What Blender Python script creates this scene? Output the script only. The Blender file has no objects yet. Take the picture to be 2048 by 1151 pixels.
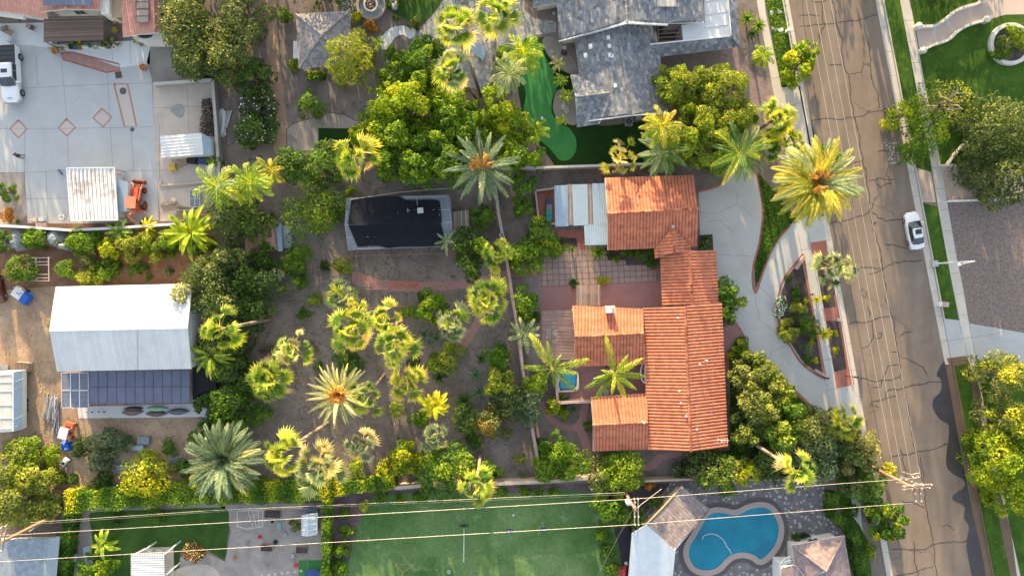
import bpy,math,random
import numpy as np
from mathutils import Vector
from mathutils.geometry import tessellate_polygon
R = math.radians
SC = bpy.context.scene
COL = SC.collection
HC = 91.0            # camera height in metres; the ground is 15 photo pixels to the metre
# ------------------------------------------------------------------ camera
cam = bpy.data.cameras.new('camera'); camo = bpy.data.objects.new('camera',cam); COL.objects.link(camo)
camo.location = (0,0,HC); camo.rotation_euler = (0,0,0)
cam.sensor_width = 36.0; cam.lens = 36.0 * HC / (2048 / 15.0); cam.clip_end = 2000; cam.clip_start = 0.5
SC.camera = camo
# ------------------------------------------------------------------ light
SUN_EL,SUN_AZ = 10.0,10.0     # light travels down the picture and a little to the right
sd = Vector((-math.sin(R(SUN_AZ)) * math.cos(R(SUN_EL)),math.cos(R(SUN_AZ)) * math.cos(R(SUN_EL)),math.sin(R(SUN_EL))))
W_ = bpy.data.worlds.new('World'); SC.world = W_; W_.use_nodes = True
nt = W_.node_tree; bg = nt.nodes['Background']
sky = nt.nodes.new('ShaderNodeTexSky'); sky.sky_type = 'NISHITA'; sky.sun_disc = False
sky.sun_elevation = R(SUN_EL); sky.sun_rotation = math.atan2(sd.x,sd.y)
sky.air_density = 1.0; sky.dust_density = 1.5; sky.ozone_density = 1.0
hs = nt.nodes.new('ShaderNodeHueSaturation'); hs.inputs['Saturation'].default_value = .55
nt.links.new(sky.outputs[0],hs.inputs['Color']); nt.links.new(hs.outputs[0],bg.inputs[0]); bg.inputs[1].default_value = 0.15
sl = bpy.data.lights.new('sun','SUN'); slo = bpy.data.objects.new('sun',sl); COL.objects.link(slo)
sl.energy = 3.9; sl.angle = R(0.6); sl.color = (1.0,0.74,0.40)
slo.rotation_euler = (-sd).to_track_quat('-Z','Y').to_euler(); slo.location = (0,120,60)
SC.view_settings.view_transform = 'Standard'; SC.view_settings.look = 'None'
SC.view_settings.exposure = 2.0; SC.view_settings.gamma = 1.0
SC.cycles.max_bounces = 6; SC.cycles.transparent_max_bounces = 8

# ------------------------------------------------------------------ helpers
def W(px,py,z=0.0):
    s = (HC - z) / HC / 15.0
    return ((px - 1024) * s,(575.5 - py) * s,z)
def tag(o,label=None,cat=None,group=None,kind=None):
    if label: o['label'] = label
    if cat: o['category'] = cat
    if group: o['group'] = group
    if kind: o['kind'] = kind
    return o
def thing(name,label,cat,loc=(0,0,0),rz=0,group=None):
    o = bpy.data.objects.new(name,None); COL.objects.link(o); o.empty_display_size = .2
    o.location = loc; o.rotation_euler = (0,0,rz)
    return tag(o,label,cat,group)
class MB:
    def __init__(s): s.V = []; s.L = []; s.S = []; s.M = []; s.C = []; s.U = []; s.n = 0; s.sm = []
    def add(s,V,F,mat=0,cv=None,uv=None,smooth=False):
        V = np.asarray(V,dtype=np.float64).reshape(-1,3); nf = len(F)
        if nf == 0: return
        if isinstance(F,np.ndarray):
            s.L.append((F + s.n).ravel()); s.S.append(np.full(nf,F.shape[1]))
        else:
            s.L.append(np.array([i + s.n for f in F for i in f])); s.S.append(np.array([len(f) for f in F]))
        s.V.append(V); s.n += len(V)
        s.M.append(np.full(nf,mat)); s.sm.append(np.full(nf,smooth))
        s.C.append(np.full(nf,.5) if cv is None else np.broadcast_to(np.asarray(cv,dtype=float),(nf,)).copy())
        s.U.append(np.zeros((len(V),2)) if uv is None else np.asarray(uv,dtype=float))
    def shift(s,o): s.V = [v + np.array(o,float) for v in s.V]
    def box(s,c,d,rz=0,mat=0,cv=.5,rx=0,ry=0):
        x,y,z = [k / 2 for k in d]
        V = np.array([(-x,-y,-z),(x,-y,-z),(x,y,-z),(-x,y,-z),(-x,-y,z),(x,-y,z),(x,y,z),(-x,y,z)])
        if rx: V = V @ rotm(0,rx).T
        if ry: V = V @ rotm(1,ry).T
        if rz: V = V @ rotm(2,rz).T
        s.add(V + np.array(c),np.array([(0,3,2,1),(4,5,6,7),(0,1,5,4),(1,2,6,5),(2,3,7,6),(3,0,4,7)]),mat,cv)
    def tube(s,pts,rad,n=6,mat=0,cv=.5,cap=True,smooth=True):
        P = np.array(pts,dtype=float); k = len(P)
        rad = np.broadcast_to(np.asarray(rad,dtype=float),(k,))
        T = np.gradient(P,axis=0); T /= np.linalg.norm(T,axis=1)[:,None] + 1e-9
        ref = np.array([0,0,1.]) if abs(T[0,2]) < .8 else np.array([1.,0,0])
        A = np.cross(T,ref); A /= np.linalg.norm(A,axis=1)[:,None] + 1e-9; B = np.cross(T,A)
        a = np.arange(n) * 2 * math.pi / n
        V = P[:,None,:] + rad[:,None,None] * (np.cos(a)[None,:,None] * A[:,None,:] + np.sin(a)[None,:,None] * B[:,None,:])
        i = np.arange(k - 1)[:,None] * n; j = np.arange(n)[None,:]; j2 = (j + 1) % n
        F = np.stack([i + j,i + j2,i + n + j2,i + n + j],-1).reshape(-1,4)
        s.add(V,F,mat,cv,smooth=smooth)
        if cap: s.add(np.concatenate([V[0],V[-1]]),[tuple(range(n))[::-1],tuple(range(n,2 * n))],mat,cv)
    def bar(s,a,b,w,h=None,mat=0,cv=.5):
        a = np.array(a,float); b = np.array(b,float); h = h or w; t = b - a; L = np.linalg.norm(t); t /= L + 1e-9
        up = np.array([0,0,1.]) if abs(t[2]) < .95 else np.array([1.,0,0])
        r = np.cross(t,up); r /= np.linalg.norm(r); u = np.cross(r,t)
        V = [p + sx * r * w / 2 + sz * u * h / 2 for p in (a,b) for sx,sz in ((-1,-1),(1,-1),(1,1),(-1,1))]
        s.add(V,np.array([(0,1,2,3),(7,6,5,4),(0,4,5,1),(1,5,6,2),(2,6,7,3),(3,7,4,0)]),mat,cv)
    def lathe(s,c,prof,n=16,mat=0,cv=.5,smooth=True):
        a = np.arange(n) * 2 * math.pi / n; P = np.array(prof,float); k = len(P)
        V = np.stack([P[:,0:1] * np.cos(a),P[:,0:1] * np.sin(a),np.repeat(P[:,1:2],n,1)],-1) + np.array(c)
        i = np.arange(k - 1)[:,None] * n; j = np.arange(n)[None,:]; j2 = (j + 1) % n
        s.add(V,np.stack([i + j,i + j2,i + n + j2,i + n + j],-1).reshape(-1,4),mat,cv,smooth=smooth)
    def prism(s,pts2,z0,z1,mat=0,cv=.5,top=True,mtop=None):
        P = np.array(pts2,float)[:,:2]
        ar = np.sum(P[:,0] * np.roll(P[:,1],-1) - np.roll(P[:,0],-1) * P[:,1])
        if ar < 0: P = P[::-1]
        n = len(P); V = np.concatenate([np.c_[P,np.full(n,z0)],np.c_[P,np.full(n,z1)]])
        F = [(i,(i + 1) % n,n + (i + 1) % n,n + i) for i in range(n)]
        s.add(V,F,mat,cv)
        if top:
            s.poly(np.c_[P,np.full(n,z1)],mat if mtop is None else mtop,cv)
    def poly(s,pts,mat=0,cv=.5,uvs=1.0,ang=0):
        P = np.array(pts,float); T = tessellate_polygon([[Vector(p) for p in P]]); n0 = len(P)
        c,sn = math.cos(ang),math.sin(ang)
        uv = np.c_[(P[:,0] * c + P[:,1] * sn),(-P[:,0] * sn + P[:,1] * c)] * uvs
        F = []
        for t in T:
            a,b,d = P[t[0]],P[t[1]],P[t[2]]
            if np.cross(b - a,d - a)[2] < 0: t = t[::-1]
            F.append(tuple(t))
        s.add(P,F,mat,cv,uv)
    def ribbon(s,pts,w,z,mat=0,cv=.5,uvlen=True):
        P = np.array(pts,float)[:,:2]; T = np.gradient(P,axis=0); T /= np.linalg.norm(T,axis=1)[:,None] + 1e-9
        N = np.c_[-T[:,1],T[:,0]]; w = np.broadcast_to(np.asarray(w,float),(len(P),))[:,None] / 2
        k = len(P); zz = np.full((k,1),z)
        V = np.concatenate([np.c_[P - N * w,zz],np.c_[P + N * w,zz]])
        d = np.r_[0,np.cumsum(np.linalg.norm(np.diff(P,axis=0),axis=1))]
        uv = np.concatenate([np.c_[d,0 * d],np.c_[d,0 * d + 2 * w[:,0]]])
        i = np.arange(k - 1); s.add(V,np.stack([i,i + 1,k + i + 1,k + i],-1),mat,cv,uv)
    def build(s,name,mats,parent=None,loc=None):
        me = bpy.data.meshes.new(name)
        V = np.concatenate(s.V)
        if parent is not None:
            loc = None; q = parent
            while q is not None: V = V - np.array(q.location); q = q.parent
        if loc is not None: V = V - np.array(loc)
        L = np.concatenate(s.L).astype(np.int32); S = np.concatenate(s.S).astype(np.int32)
        me.vertices.add(len(V)); me.vertices.foreach_set('co',V.ravel().astype(np.float32))
        me.loops.add(len(L)); me.loops.foreach_set('vertex_index',L)
        me.polygons.add(len(S)); me.polygons.foreach_set('loop_start',np.r_[0,np.cumsum(S)[:-1]].astype(np.int32))
        me.polygons.foreach_set('loop_total',S)
        me.polygons.foreach_set('material_index',np.concatenate(s.M).astype(np.int32))
        me.polygons.foreach_set('use_smooth',np.concatenate(s.sm).astype(bool))
        uvl = me.uv_layers.new(name='UVMap'); uvl.data.foreach_set('uv',np.concatenate(s.U)[L].ravel().astype(np.float32))
        at = me.attributes.new('cv','FLOAT','FACE'); at.data.foreach_set('value',np.concatenate(s.C).astype(np.float32))
        me.update(calc_edges=True)
        for m in (mats if isinstance(mats,(list,tuple)) else [mats]): me.materials.append(m)
        o = bpy.data.objects.new(name,me); COL.objects.link(o)
        if parent is not None: o.parent = parent
        if loc is not None and parent is None: o.location = loc
        return o
def rotm(ax,a):
    c,s = math.cos(a),math.sin(a)
    return np.array([[[1,0,0],[0,c,-s],[0,s,c]],[[c,0,s],[0,1,0],[-s,0,c]],[[c,-s,0],[s,c,0],[0,0,1]]][ax])
def spline(pts,n=6,closed=False):
    P = np.array(pts,float); k = len(P); out = []
    for i in range(k if closed else k - 1):
        if closed: p = [P[(i + j) % k] for j in (-1,0,1,2)]
        else: p = [P[max(i - 1,0)],P[i],P[i + 1],P[min(i + 2,k - 1)]]
        for t in np.arange(n) / n:
            out.append(.5 * (2 * p[1] + (p[2] - p[0]) * t + (2 * p[0] - 5 * p[1] + 4 * p[2] - p[3]) * t * t + (3 * p[1] - p[0] - 3 * p[2] + p[3]) * t ** 3))
    if not closed: out.append(P[-1])
    return np.array(out)
def WP(pts,z=0.0): return [W(p[0],p[1],z) for p in pts]
def copy_tree(o,parent=None):
    c = o.copy(); COL.objects.link(c); c.parent = parent
    for ch in o.children: copy_tree(ch,c)
    return c
# ------------------------------------------------------------------ materials
_mc = {}
def mat_new(name):
    m = bpy.data.materials.new(name); m.use_nodes = True; n = m.node_tree
    return m,n,n.nodes['Principled BSDF']
def nd(n,t,**k):
    x = n.nodes.new(t)
    for a,b in k.items():
        if a in x.inputs.keys(): x.inputs[a].default_value = b
        else: setattr(x,a,b)
    return x
def ramp(n,fac,stops):
    r = n.nodes.new('ShaderNodeValToRGB'); e = r.color_ramp.elements
    while len(e) < len(stops): e.new(.5)
    for i,(p,c) in enumerate(stops): e[i].position = p; e[i].color = (*c,1) if len(c) == 3 else c
    n.links.new(fac,r.inputs[0]); return r
def mixc(n,fac,a,b,mode='MIX'):
    x = n.nodes.new('ShaderNodeMix'); x.data_type = 'RGBA'; x.blend_type = mode
    for sock,v in ((x.inputs[0],fac),(x.inputs[6],a),(x.inputs[7],b)):
        if hasattr(v,'links'): n.links.new(v,sock)
        else: sock.default_value = v if not isinstance(v,tuple) or len(v) == 4 else (*v,1)
    return x.outputs[2]
def noise(n,scale,detail=4,rough=.55,coord=None,dist=0):
    t = nd(n,'ShaderNodeTexNoise',Scale=scale,Detail=detail,Roughness=rough,Distortion=dist)
    g = coord or n.nodes.new('ShaderNodeNewGeometry').outputs['Position']
    n.links.new(g,t.inputs['Vector']); return t.outputs['Fac']
def bump(n,b,h,strength=.4,dist=.05):
    x = nd(n,'ShaderNodeBump',Strength=strength,Distance=dist); n.links.new(h,x.inputs['Height']); n.links.new(x.outputs[0],b.inputs['Normal'])
def mul(c,k): return tuple(min(1,v * k) for v in c)
def plain(name,c,rough=.6,var=.12,sc=3.,metal=0,bmp=0,spec=.5,coat=0,cvv=0):
    if name in _mc: return _mc[name]
    m,n,b = mat_new(name); b.inputs['Roughness'].default_value = rough; b.inputs['Metallic'].default_value = metal
    b.inputs['Specular IOR Level'].default_value = spec; b.inputs['Coat Weight'].default_value = coat
    f = noise(n,sc,5,.6); r = ramp(n,f,[(.3,mul(c,1 - var)),(.7,mul(c,1 + var))]); out = r.outputs[0]
    if cvv:
        a = nd(n,'ShaderNodeAttribute',attribute_name='cv'); r2 = ramp(n,a.outputs['Fac'],[(0,(1 - cvv,) * 3),(1,(1,) * 3)])
        out = mixc(n,1.0,out,r2.outputs[0],'MULTIPLY')
    n.links.new(out,b.inputs['Base Color'])
    if bmp: bump(n,b,noise(n,sc * 4,4),bmp,.03)
    _mc[name] = m; return m
def cvmat(name,stops,rough=.7,var=.15,sc=2.,bmp=0,spec=.3,dirt=None):
    """colour from the per-face value cv (one tile, one plank, one stone each)"""
    if name in _mc: return _mc[name]
    m,n,b = mat_new(name); b.inputs['Roughness'].default_value = rough; b.inputs['Specular IOR Level'].default_value = spec
    a = nd(n,'ShaderNodeAttribute',attribute_name='cv'); r = ramp(n,a.outputs['Fac'],stops)
    r2 = ramp(n,noise(n,sc,5,.65),[(.3,(1 - var,) * 3),(.7,(1 + var * .3,) * 3)])
    out = mixc(n,1.0,r.outputs[0],r2.outputs[0],'MULTIPLY')
    if dirt:
        d = ramp(n,noise(n,dirt[2],6,.7),[(.5,(0,) * 3),(.68,(1,) * 3)])
        x = n.nodes.new('ShaderNodeMath'); x.operation = 'MULTIPLY'; x.inputs[1].default_value = dirt[1]; n.links.new(d.outputs[0],x.inputs[0])
        out = mixc(n,x.outputs[0],out,(*dirt[0],1))
    n.links.new(out,b.inputs['Base Color'])
    if bmp: bump(n,b,noise(n,sc * 8,3),bmp,.03)
    _mc[name] = m; return m
def leafmat(name,c0,c1,c2,trans=.35,rough=.55):
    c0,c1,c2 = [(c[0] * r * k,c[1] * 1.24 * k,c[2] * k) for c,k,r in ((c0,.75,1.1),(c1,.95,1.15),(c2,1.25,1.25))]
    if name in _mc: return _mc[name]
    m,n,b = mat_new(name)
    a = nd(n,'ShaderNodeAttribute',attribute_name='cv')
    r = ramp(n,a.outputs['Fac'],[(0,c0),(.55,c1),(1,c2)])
    n.links.new(r.outputs[0],b.inputs['Base Color']); b.inputs['Roughness'].default_value = rough; b.inputs['Specular IOR Level'].default_value = .25
    t = n.nodes.new('ShaderNodeBsdfTranslucent'); tc = mixc(n,1.0,r.outputs[0],(1.5,1.35,.5,1),'MULTIPLY'); n.links.new(tc,t.inputs[0])
    mx = n.nodes.new('ShaderNodeMixShader'); mx.inputs[0].default_value = trans
    n.links.new(b.outputs[0],mx.inputs[1]); n.links.new(t.outputs[0],mx.inputs[2])
    n.links.new(mx.outputs[0],n.nodes['Material Output'].inputs[0])
    _mc[name] = m; return m
def ground(name,c1,c2,c3=None,sc=.25,fine=6.,bmp=.5,spec=.15,bd=.04,patch=None,speck=None):
    """earth, gravel, turf: two mottled colours, finer grain, optional patches and specks"""
    if name in _mc: return _mc[name]
    m,n,b = mat_new(name); b.inputs['Roughness'].default_value = .95; b.inputs['Specular IOR Level'].default_value = spec
    f = noise(n,sc,8,.62,dist=.6); out = ramp(n,f,[(.36,c1),(.64,c2)]).outputs[0]
    f2 = noise(n,fine,4,.7)
    out = mixc(n,1.0,out,ramp(n,f2,[(.3,(.74,) * 3),(.7,(1.16,) * 3)]).outputs[0],'MULTIPLY')
    if c3: out = mixc(n,ramp(n,noise(n,sc * 3.1,6,.7,dist=1.),[(.56,(0,) * 3),(.66,(1,) * 3)]).outputs[0],out,(*c3,1))
    if speck:
        v = nd(n,'ShaderNodeTexVoronoi',Scale=speck[0]); n.links.new(n.nodes.new('ShaderNodeNewGeometry').outputs['Position'],v.inputs['Vector'])
        k = ramp(n,v.outputs['Distance'],[(speck[1],(1,) * 3),(speck[1] + .06,(0,) * 3)])
        nn = ramp(n,noise(n,.5,3),[(.45,(0,) * 3),(.6,(1,) * 3)])
        kk = n.nodes.new('ShaderNodeMath'); kk.operation = 'MULTIPLY'; n.links.new(k.outputs[0],kk.inputs[0]); n.links.new(nn.outputs[0],kk.inputs[1])
        out = mixc(n,kk.outputs[0],out,(*speck[2],1))
    n.links.new(out,b.inputs['Base Color'])
    bump(n,b,f2,bmp,bd); _mc[name] = m; return m
def grid_mat(name,tile,grout,size,gw,offset=0.0,tile2=None,ratio=1.0,rough=.8,bmp=.3):
    """squares or bricks laid out in UV metres"""
    if name in _mc: return _mc[name]
    m,n,b = mat_new(name); b.inputs['Roughness'].default_value = rough; b.inputs['Specular IOR Level'].default_value = .25
    uv = n.nodes.new('ShaderNodeUVMap'); uv.uv_map = 'UVMap'
    br = n.nodes.new('ShaderNodeTexBrick'); br.offset = offset; br.squash = 1; br.inputs['Scale'].default_value = 1
    br.inputs['Brick Width'].default_value = size * ratio; br.inputs['Row Height'].default_value = size; br.inputs['Mortar Size'].default_value = gw
    br.inputs['Mortar Smooth'].default_value = .1; br.inputs['Color1'].default_value = (*tile,1); br.inputs['Color2'].default_value = (*(tile2 or mul(tile,.85)),1)
    br.inputs['Mortar'].default_value = (*grout,1); n.links.new(uv.outputs[0],br.inputs['Vector'])
    out = mixc(n,1.0,br.outputs[0],ramp(n,noise(n,1.5,6,.7),[(.3,(.8,) * 3),(.7,(1.1,) * 3)]).outputs[0],'MULTIPLY')
    n.links.new(out,b.inputs['Base Color']); bump(n,b,br.outputs['Fac'],-bmp,.02); _mc[name] = m; return m
def concrete(name,c,joint=0,stain=.25,sc=.35,jang=0):
    if name in _mc: return _mc[name]
    m,n,b = mat_new(name); b.inputs['Roughness'].default_value = .85; b.inputs['Specular IOR Level'].default_value = .25
    out = ramp(n,noise(n,sc,9,.68,dist=.8),[(.3,mul(c,1 - stain)),(.55,c),(.8,mul(c,1.1))]).outputs[0]
    out = mixc(n,1.0,out,ramp(n,noise(n,9,4,.8),[(.3,(.88,) * 3),(.7,(1.07,) * 3)]).outputs[0],'MULTIPLY')
    n.links.new(out,b.inputs['Base Color']); bump(n,b,noise(n,14,3),.15,.01); _mc[name] = m; return m
# ------------------------------------------------------------------ ground sheets (each about 4 mm above the one below)
_lay = [0]
def sheet(name,pts,mat,lvl,smooth=0,ang=0,extra=None,mats=None,label=None,cat=None,kind='structure',z=None):
    z = lvl * .004 if z is None else z
    P = spline(pts,smooth,True) if smooth else pts
    mb = MB(); mb.poly(WP(P,z),0,.5,1.,ang)
    if extra: extra(mb,z)
    o = mb.build(name,mats or mat); return tag(o,label,cat,kind=kind)
def crackline(pts,rnd,amp=.12,step=.35):
    """a wandering line through world points"""
    P = np.array([W(*p)[:2] for p in pts]); out = []
    for a,b in zip(P[:-1],P[1:]):
        L = np.linalg.norm(b - a); k = max(2,int(L / step)); nrm = np.array([-(b - a)[1],(b - a)[0]]) / (L + 1e-9)
        o = 0
        for i in range(k):
            o = o * .75 + rnd.normal() * amp * .55
            t = i / k; out.append(a + (b - a) * t + nrm * o * math.sin(math.pi * t) ** .4)
    out.append(P[-1]); return np.array(out)
# ------------------------------------------------------------------ roofs
def roof_plane(mb,pts,kind='barrel',p=.4,course=.42,amp=.07,mat=0,seed=0,lift=0.0):
    """pts: eave start, eave end, then the rest; rows run from the eave up the slope"""
    rnd = np.random.RandomState(seed); P = np.array(pts,float); o = P[0]
    U = P[1] - P[0]; Lu = np.linalg.norm(U); U /= Lu
    c = P.mean(0); far = P[2:].mean(0) - o; N = np.cross(U,far); N /= np.linalg.norm(N)
    if N[2] < 0: N = -N
    Vv = np.cross(N,U)
    if np.dot(Vv,far) < 0: Vv = -Vv
    q = P - o; uu = q @ U; vv = q @ Vv; k = len(P)
    u0,u1 = uu.min(),uu.max()
    def vr(u):
        lo,hi = [],[]
        for i in range(k):
            a,b,va,vb = uu[i],uu[(i + 1) % k],vv[i],vv[(i + 1) % k]
            if abs(a - b) < 1e-6: continue
            if min(a,b) - 1e-6 <= u <= max(a,b) + 1e-6: lo.append(va + (vb - va) * (u - a) / (b - a))
        return (min(lo),max(lo)) if lo else (0,0)
    vmax = vv.max(); vmin = min(0,vv.min())
    if kind == 'barrel':
        ns = max(1,round((u1 - u0) / p)); p = (u1 - u0) / ns; sub = 6
        us = u0 + np.arange(ns * sub + 1) * p / sub; h = amp * np.abs(np.cos(math.pi * (np.arange(ns * sub + 1) / sub + .5))) ** .8
    elif kind == 'rib':
        ns = max(1,round((u1 - u0) / p)); p = (u1 - u0) / ns
        fr = np.array([0,.62,.72,.9]); us = (u0 + (np.arange(ns)[:,None] + fr[None]) * p).ravel(); us = np.r_[us,u1]
        h = np.tile(np.array([0,0,1,1]) * amp,ns); h = np.r_[h,0]; course = 1e6
    else:
        us = None
    kc = int(math.ceil((vmax - vmin) / course)) if course < 1e5 else 1
    if us is not None:
        vrs = np.array([vr(min(max(u,u0 + 1e-4),u1 - 1e-4)) for u in us])
        for ci in range(kc):
            a = vmin + ci * course if kc > 1 else vmin; b = min(vmin + (ci + 1) * course + .03,vmax) if kc > 1 else vmax
            va = np.clip(a,vrs[:,0],vrs[:,1]); vb = np.clip(b,vrs[:,0],vrs[:,1])
            jit = np.repeat(rnd.normal(0,.008,len(us)),1) if kind == 'barrel' else 0
            hb = h + (.014 if kc > 1 else 0) + jit + lift
            V0 = o + us[:,None] * U + va[:,None] * Vv + hb[:,None] * N
            V1 = o + us[:,None] * U + vb[:,None] * Vv + (h + lift)[:,None] * N
            n = len(us); i = np.arange(n - 1); ok = (vb - va)[:-1] + (vb - va)[1:] > .02
            F = np.stack([i,i + 1,n + i + 1,n + i],-1)[ok]
            if not len(F): continue
            if kind == 'barrel':
                tile = np.repeat(rnd.rand(ns),sub); valley = np.tile([0,0,0,0,0,0],ns); cvs = (tile * .4 + .35 + rnd.rand() * .2 - np.tile([.45,.15,0,0,.05,.4],ns))[ok]  # valley faces coloured darker so the shade in the grooves shows
            else: cvs = np.repeat(rnd.rand(ns),4)[ok]
            mb.add(np.concatenate([V0,V1]),F,mat,cvs,smooth=(kind == 'barrel'))
    elif kind == 'flat':
        for ci in range(kc):
            a = vmin + ci * course; b = min(a + course + .02,vmax); off = (ci % 2) * .5 * p + rnd.rand() * .1 * p
            n = int((u1 - u0) / p) + 2
            ed = np.clip(u0 - off + np.arange(n + 1) * p,u0,u1); ed = ed[np.r_[True,np.diff(ed) > 1e-3]]
            for e0,e1 in zip(ed[:-1],ed[1:]):
                r0 = vr(e0 + 1e-3); r1 = vr(e1 - 1e-3)
                A = (min(max(a,r0[0]),r0[1]),min(max(a,r1[0]),r1[1])); B = (min(max(b,r0[0]),r0[1]),min(max(b,r1[0]),r1[1]))
                if (B[0] - A[0]) + (B[1] - A[1]) < .02: continue
                e1g = e1 - .012; j = rnd.normal(0,.008)
                pts4 = [o + e0 * U + A[0] * Vv + N * (amp + j + lift),o + e1g * U + A[1] * Vv + N * (amp + j + lift),o + e1g * U + B[1] * Vv + N * (.01 + lift),o + e0 * U + B[0] * Vv + N * (.01 + lift)]
                f0 = [o + e0 * U + A[0] * Vv + N * lift,o + e1g * U + A[1] * Vv + N * lift]
                mb.add(np.array(pts4 + f0),[(0,1,2,3),(4,5,1,0)],mat,rnd.rand())
    return N
def deck(mb,pts,t=.18,mat=0,drop=.02):
    """the board below a roof plane, with its edges"""
    P = np.array(pts,float); n = len(P); N = np.cross(P[1] - P[0],P[2:].mean(0) - P[0]); N /= np.linalg.norm(N)
    if N[2] < 0: N = -N
    P[:,2] = P[0,2] - ((P[:,:2] - P[0,:2]) @ N[:2]) / N[2]
    top = P - N * drop; bot = top - np.array([0,0,t])
    V = np.concatenate([top,bot]); F = [tuple(range(n)),tuple(range(2 * n - 1,n - 1,-1))] + [(i,(i + 1) % n,n + (i + 1) % n,n + i) for i in range(n)]
    mb.add(V,F,mat)
def ridge_caps(mb,a,b,r=.14,mat=0,seed=0,step=.42):
    a = np.array(a,float); b = np.array(b,float); L = np.linalg.norm(b - a); n = max(1,int(L / step)); rnd = np.random.RandomState(seed)
    d = (b - a) / L; side = np.cross(d,[0,0,1]); side /= np.linalg.norm(side); up = np.cross(side,d)
    an = np.linspace(-.15 * math.pi,1.15 * math.pi,7)
    for i in range(n):
        p0 = a + d * L * i / n; p1 = a + d * (L * (i + 1) / n + .04); r0,r1 = r * 1.12,r * .92
        V = np.concatenate([p + rr * (np.cos(an)[:,None] * side + np.sin(an)[:,None] * up * .8) for p,rr in ((p0,r0),(p1,r1))])
        k = np.arange(6); mb.add(V,np.stack([k,k + 1,k + 8,k + 7],-1),mat,rnd.rand(),smooth=True)
def walls(parent,pts,z1,mat,name='wall',z0=0,t=None):
    mb = MB(); mb.prism(pts,z0,z1,0); return mb.build(name,mat,parent)
def shrink(P,d):
    P = np.array(P,float)[:,:2]; c = P.mean(0); out = []
    n = len(P); ar = np.sum(P[:,0] * np.roll(P[:,1],-1) - np.roll(P[:,0],-1) * P[:,1]); sg = 1 if ar > 0 else -1
    for i in range(n):
        a = P[i] - P[i - 1]; b = P[(i + 1) % n] - P[i]; a /= np.linalg.norm(a); b /= np.linalg.norm(b)
        na = np.array([-a[1],a[0]]) * sg; nb = np.array([-b[1],b[0]]) * sg; s = na + nb; s /= max(.4,np.dot(s,na)) ; out.append(P[i] + s * d)
    return np.array(out)
def windows(parent,pts,z1,mat_f,mat_g,every=3.6,w=1.3,h=1.15,door=False):
    """a window (frame > pane) along each long wall"""
    P = np.array(pts,float)[:,:2]; n = len(P); ar = np.sum(P[:,0] * np.roll(P[:,1],-1) - np.roll(P[:,0],-1) * P[:,1])
    if ar < 0: P = P[::-1]
    for i in range(n):
        a,b = P[i],P[(i + 1) % n]; L = np.linalg.norm(b - a); k = int(L / every)
        if k < 1: continue
        d = (b - a) / L; nr = np.array([d[1],-d[0]]); rz = math.atan2(d[1],d[0])
        for j in range(k):
            c = a + d * L * (j + .5) / k; zc = min(1.55,z1 - .9)
            m = MB()
            for dx,dz,ww,hh in ((0,h / 2,w,.09),(0,-h / 2,w,.09),(-w / 2,0,.09,h),(w / 2,0,.09,h),(0,0,.05,h)):
                m.box((c[0] + nr[0] * .03 + d[0] * dx,c[1] + nr[1] * .03 + d[1] * dx,zc + dz),(ww,.09,hh),rz)
            f = m.build('window',mat_f,parent)
            g = MB(); g.box((c[0] + nr[0] * .012,c[1] + nr[1] * .012,zc),(w - .05,.03,h - .05),rz); g.build('pane',mat_g,f)

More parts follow.
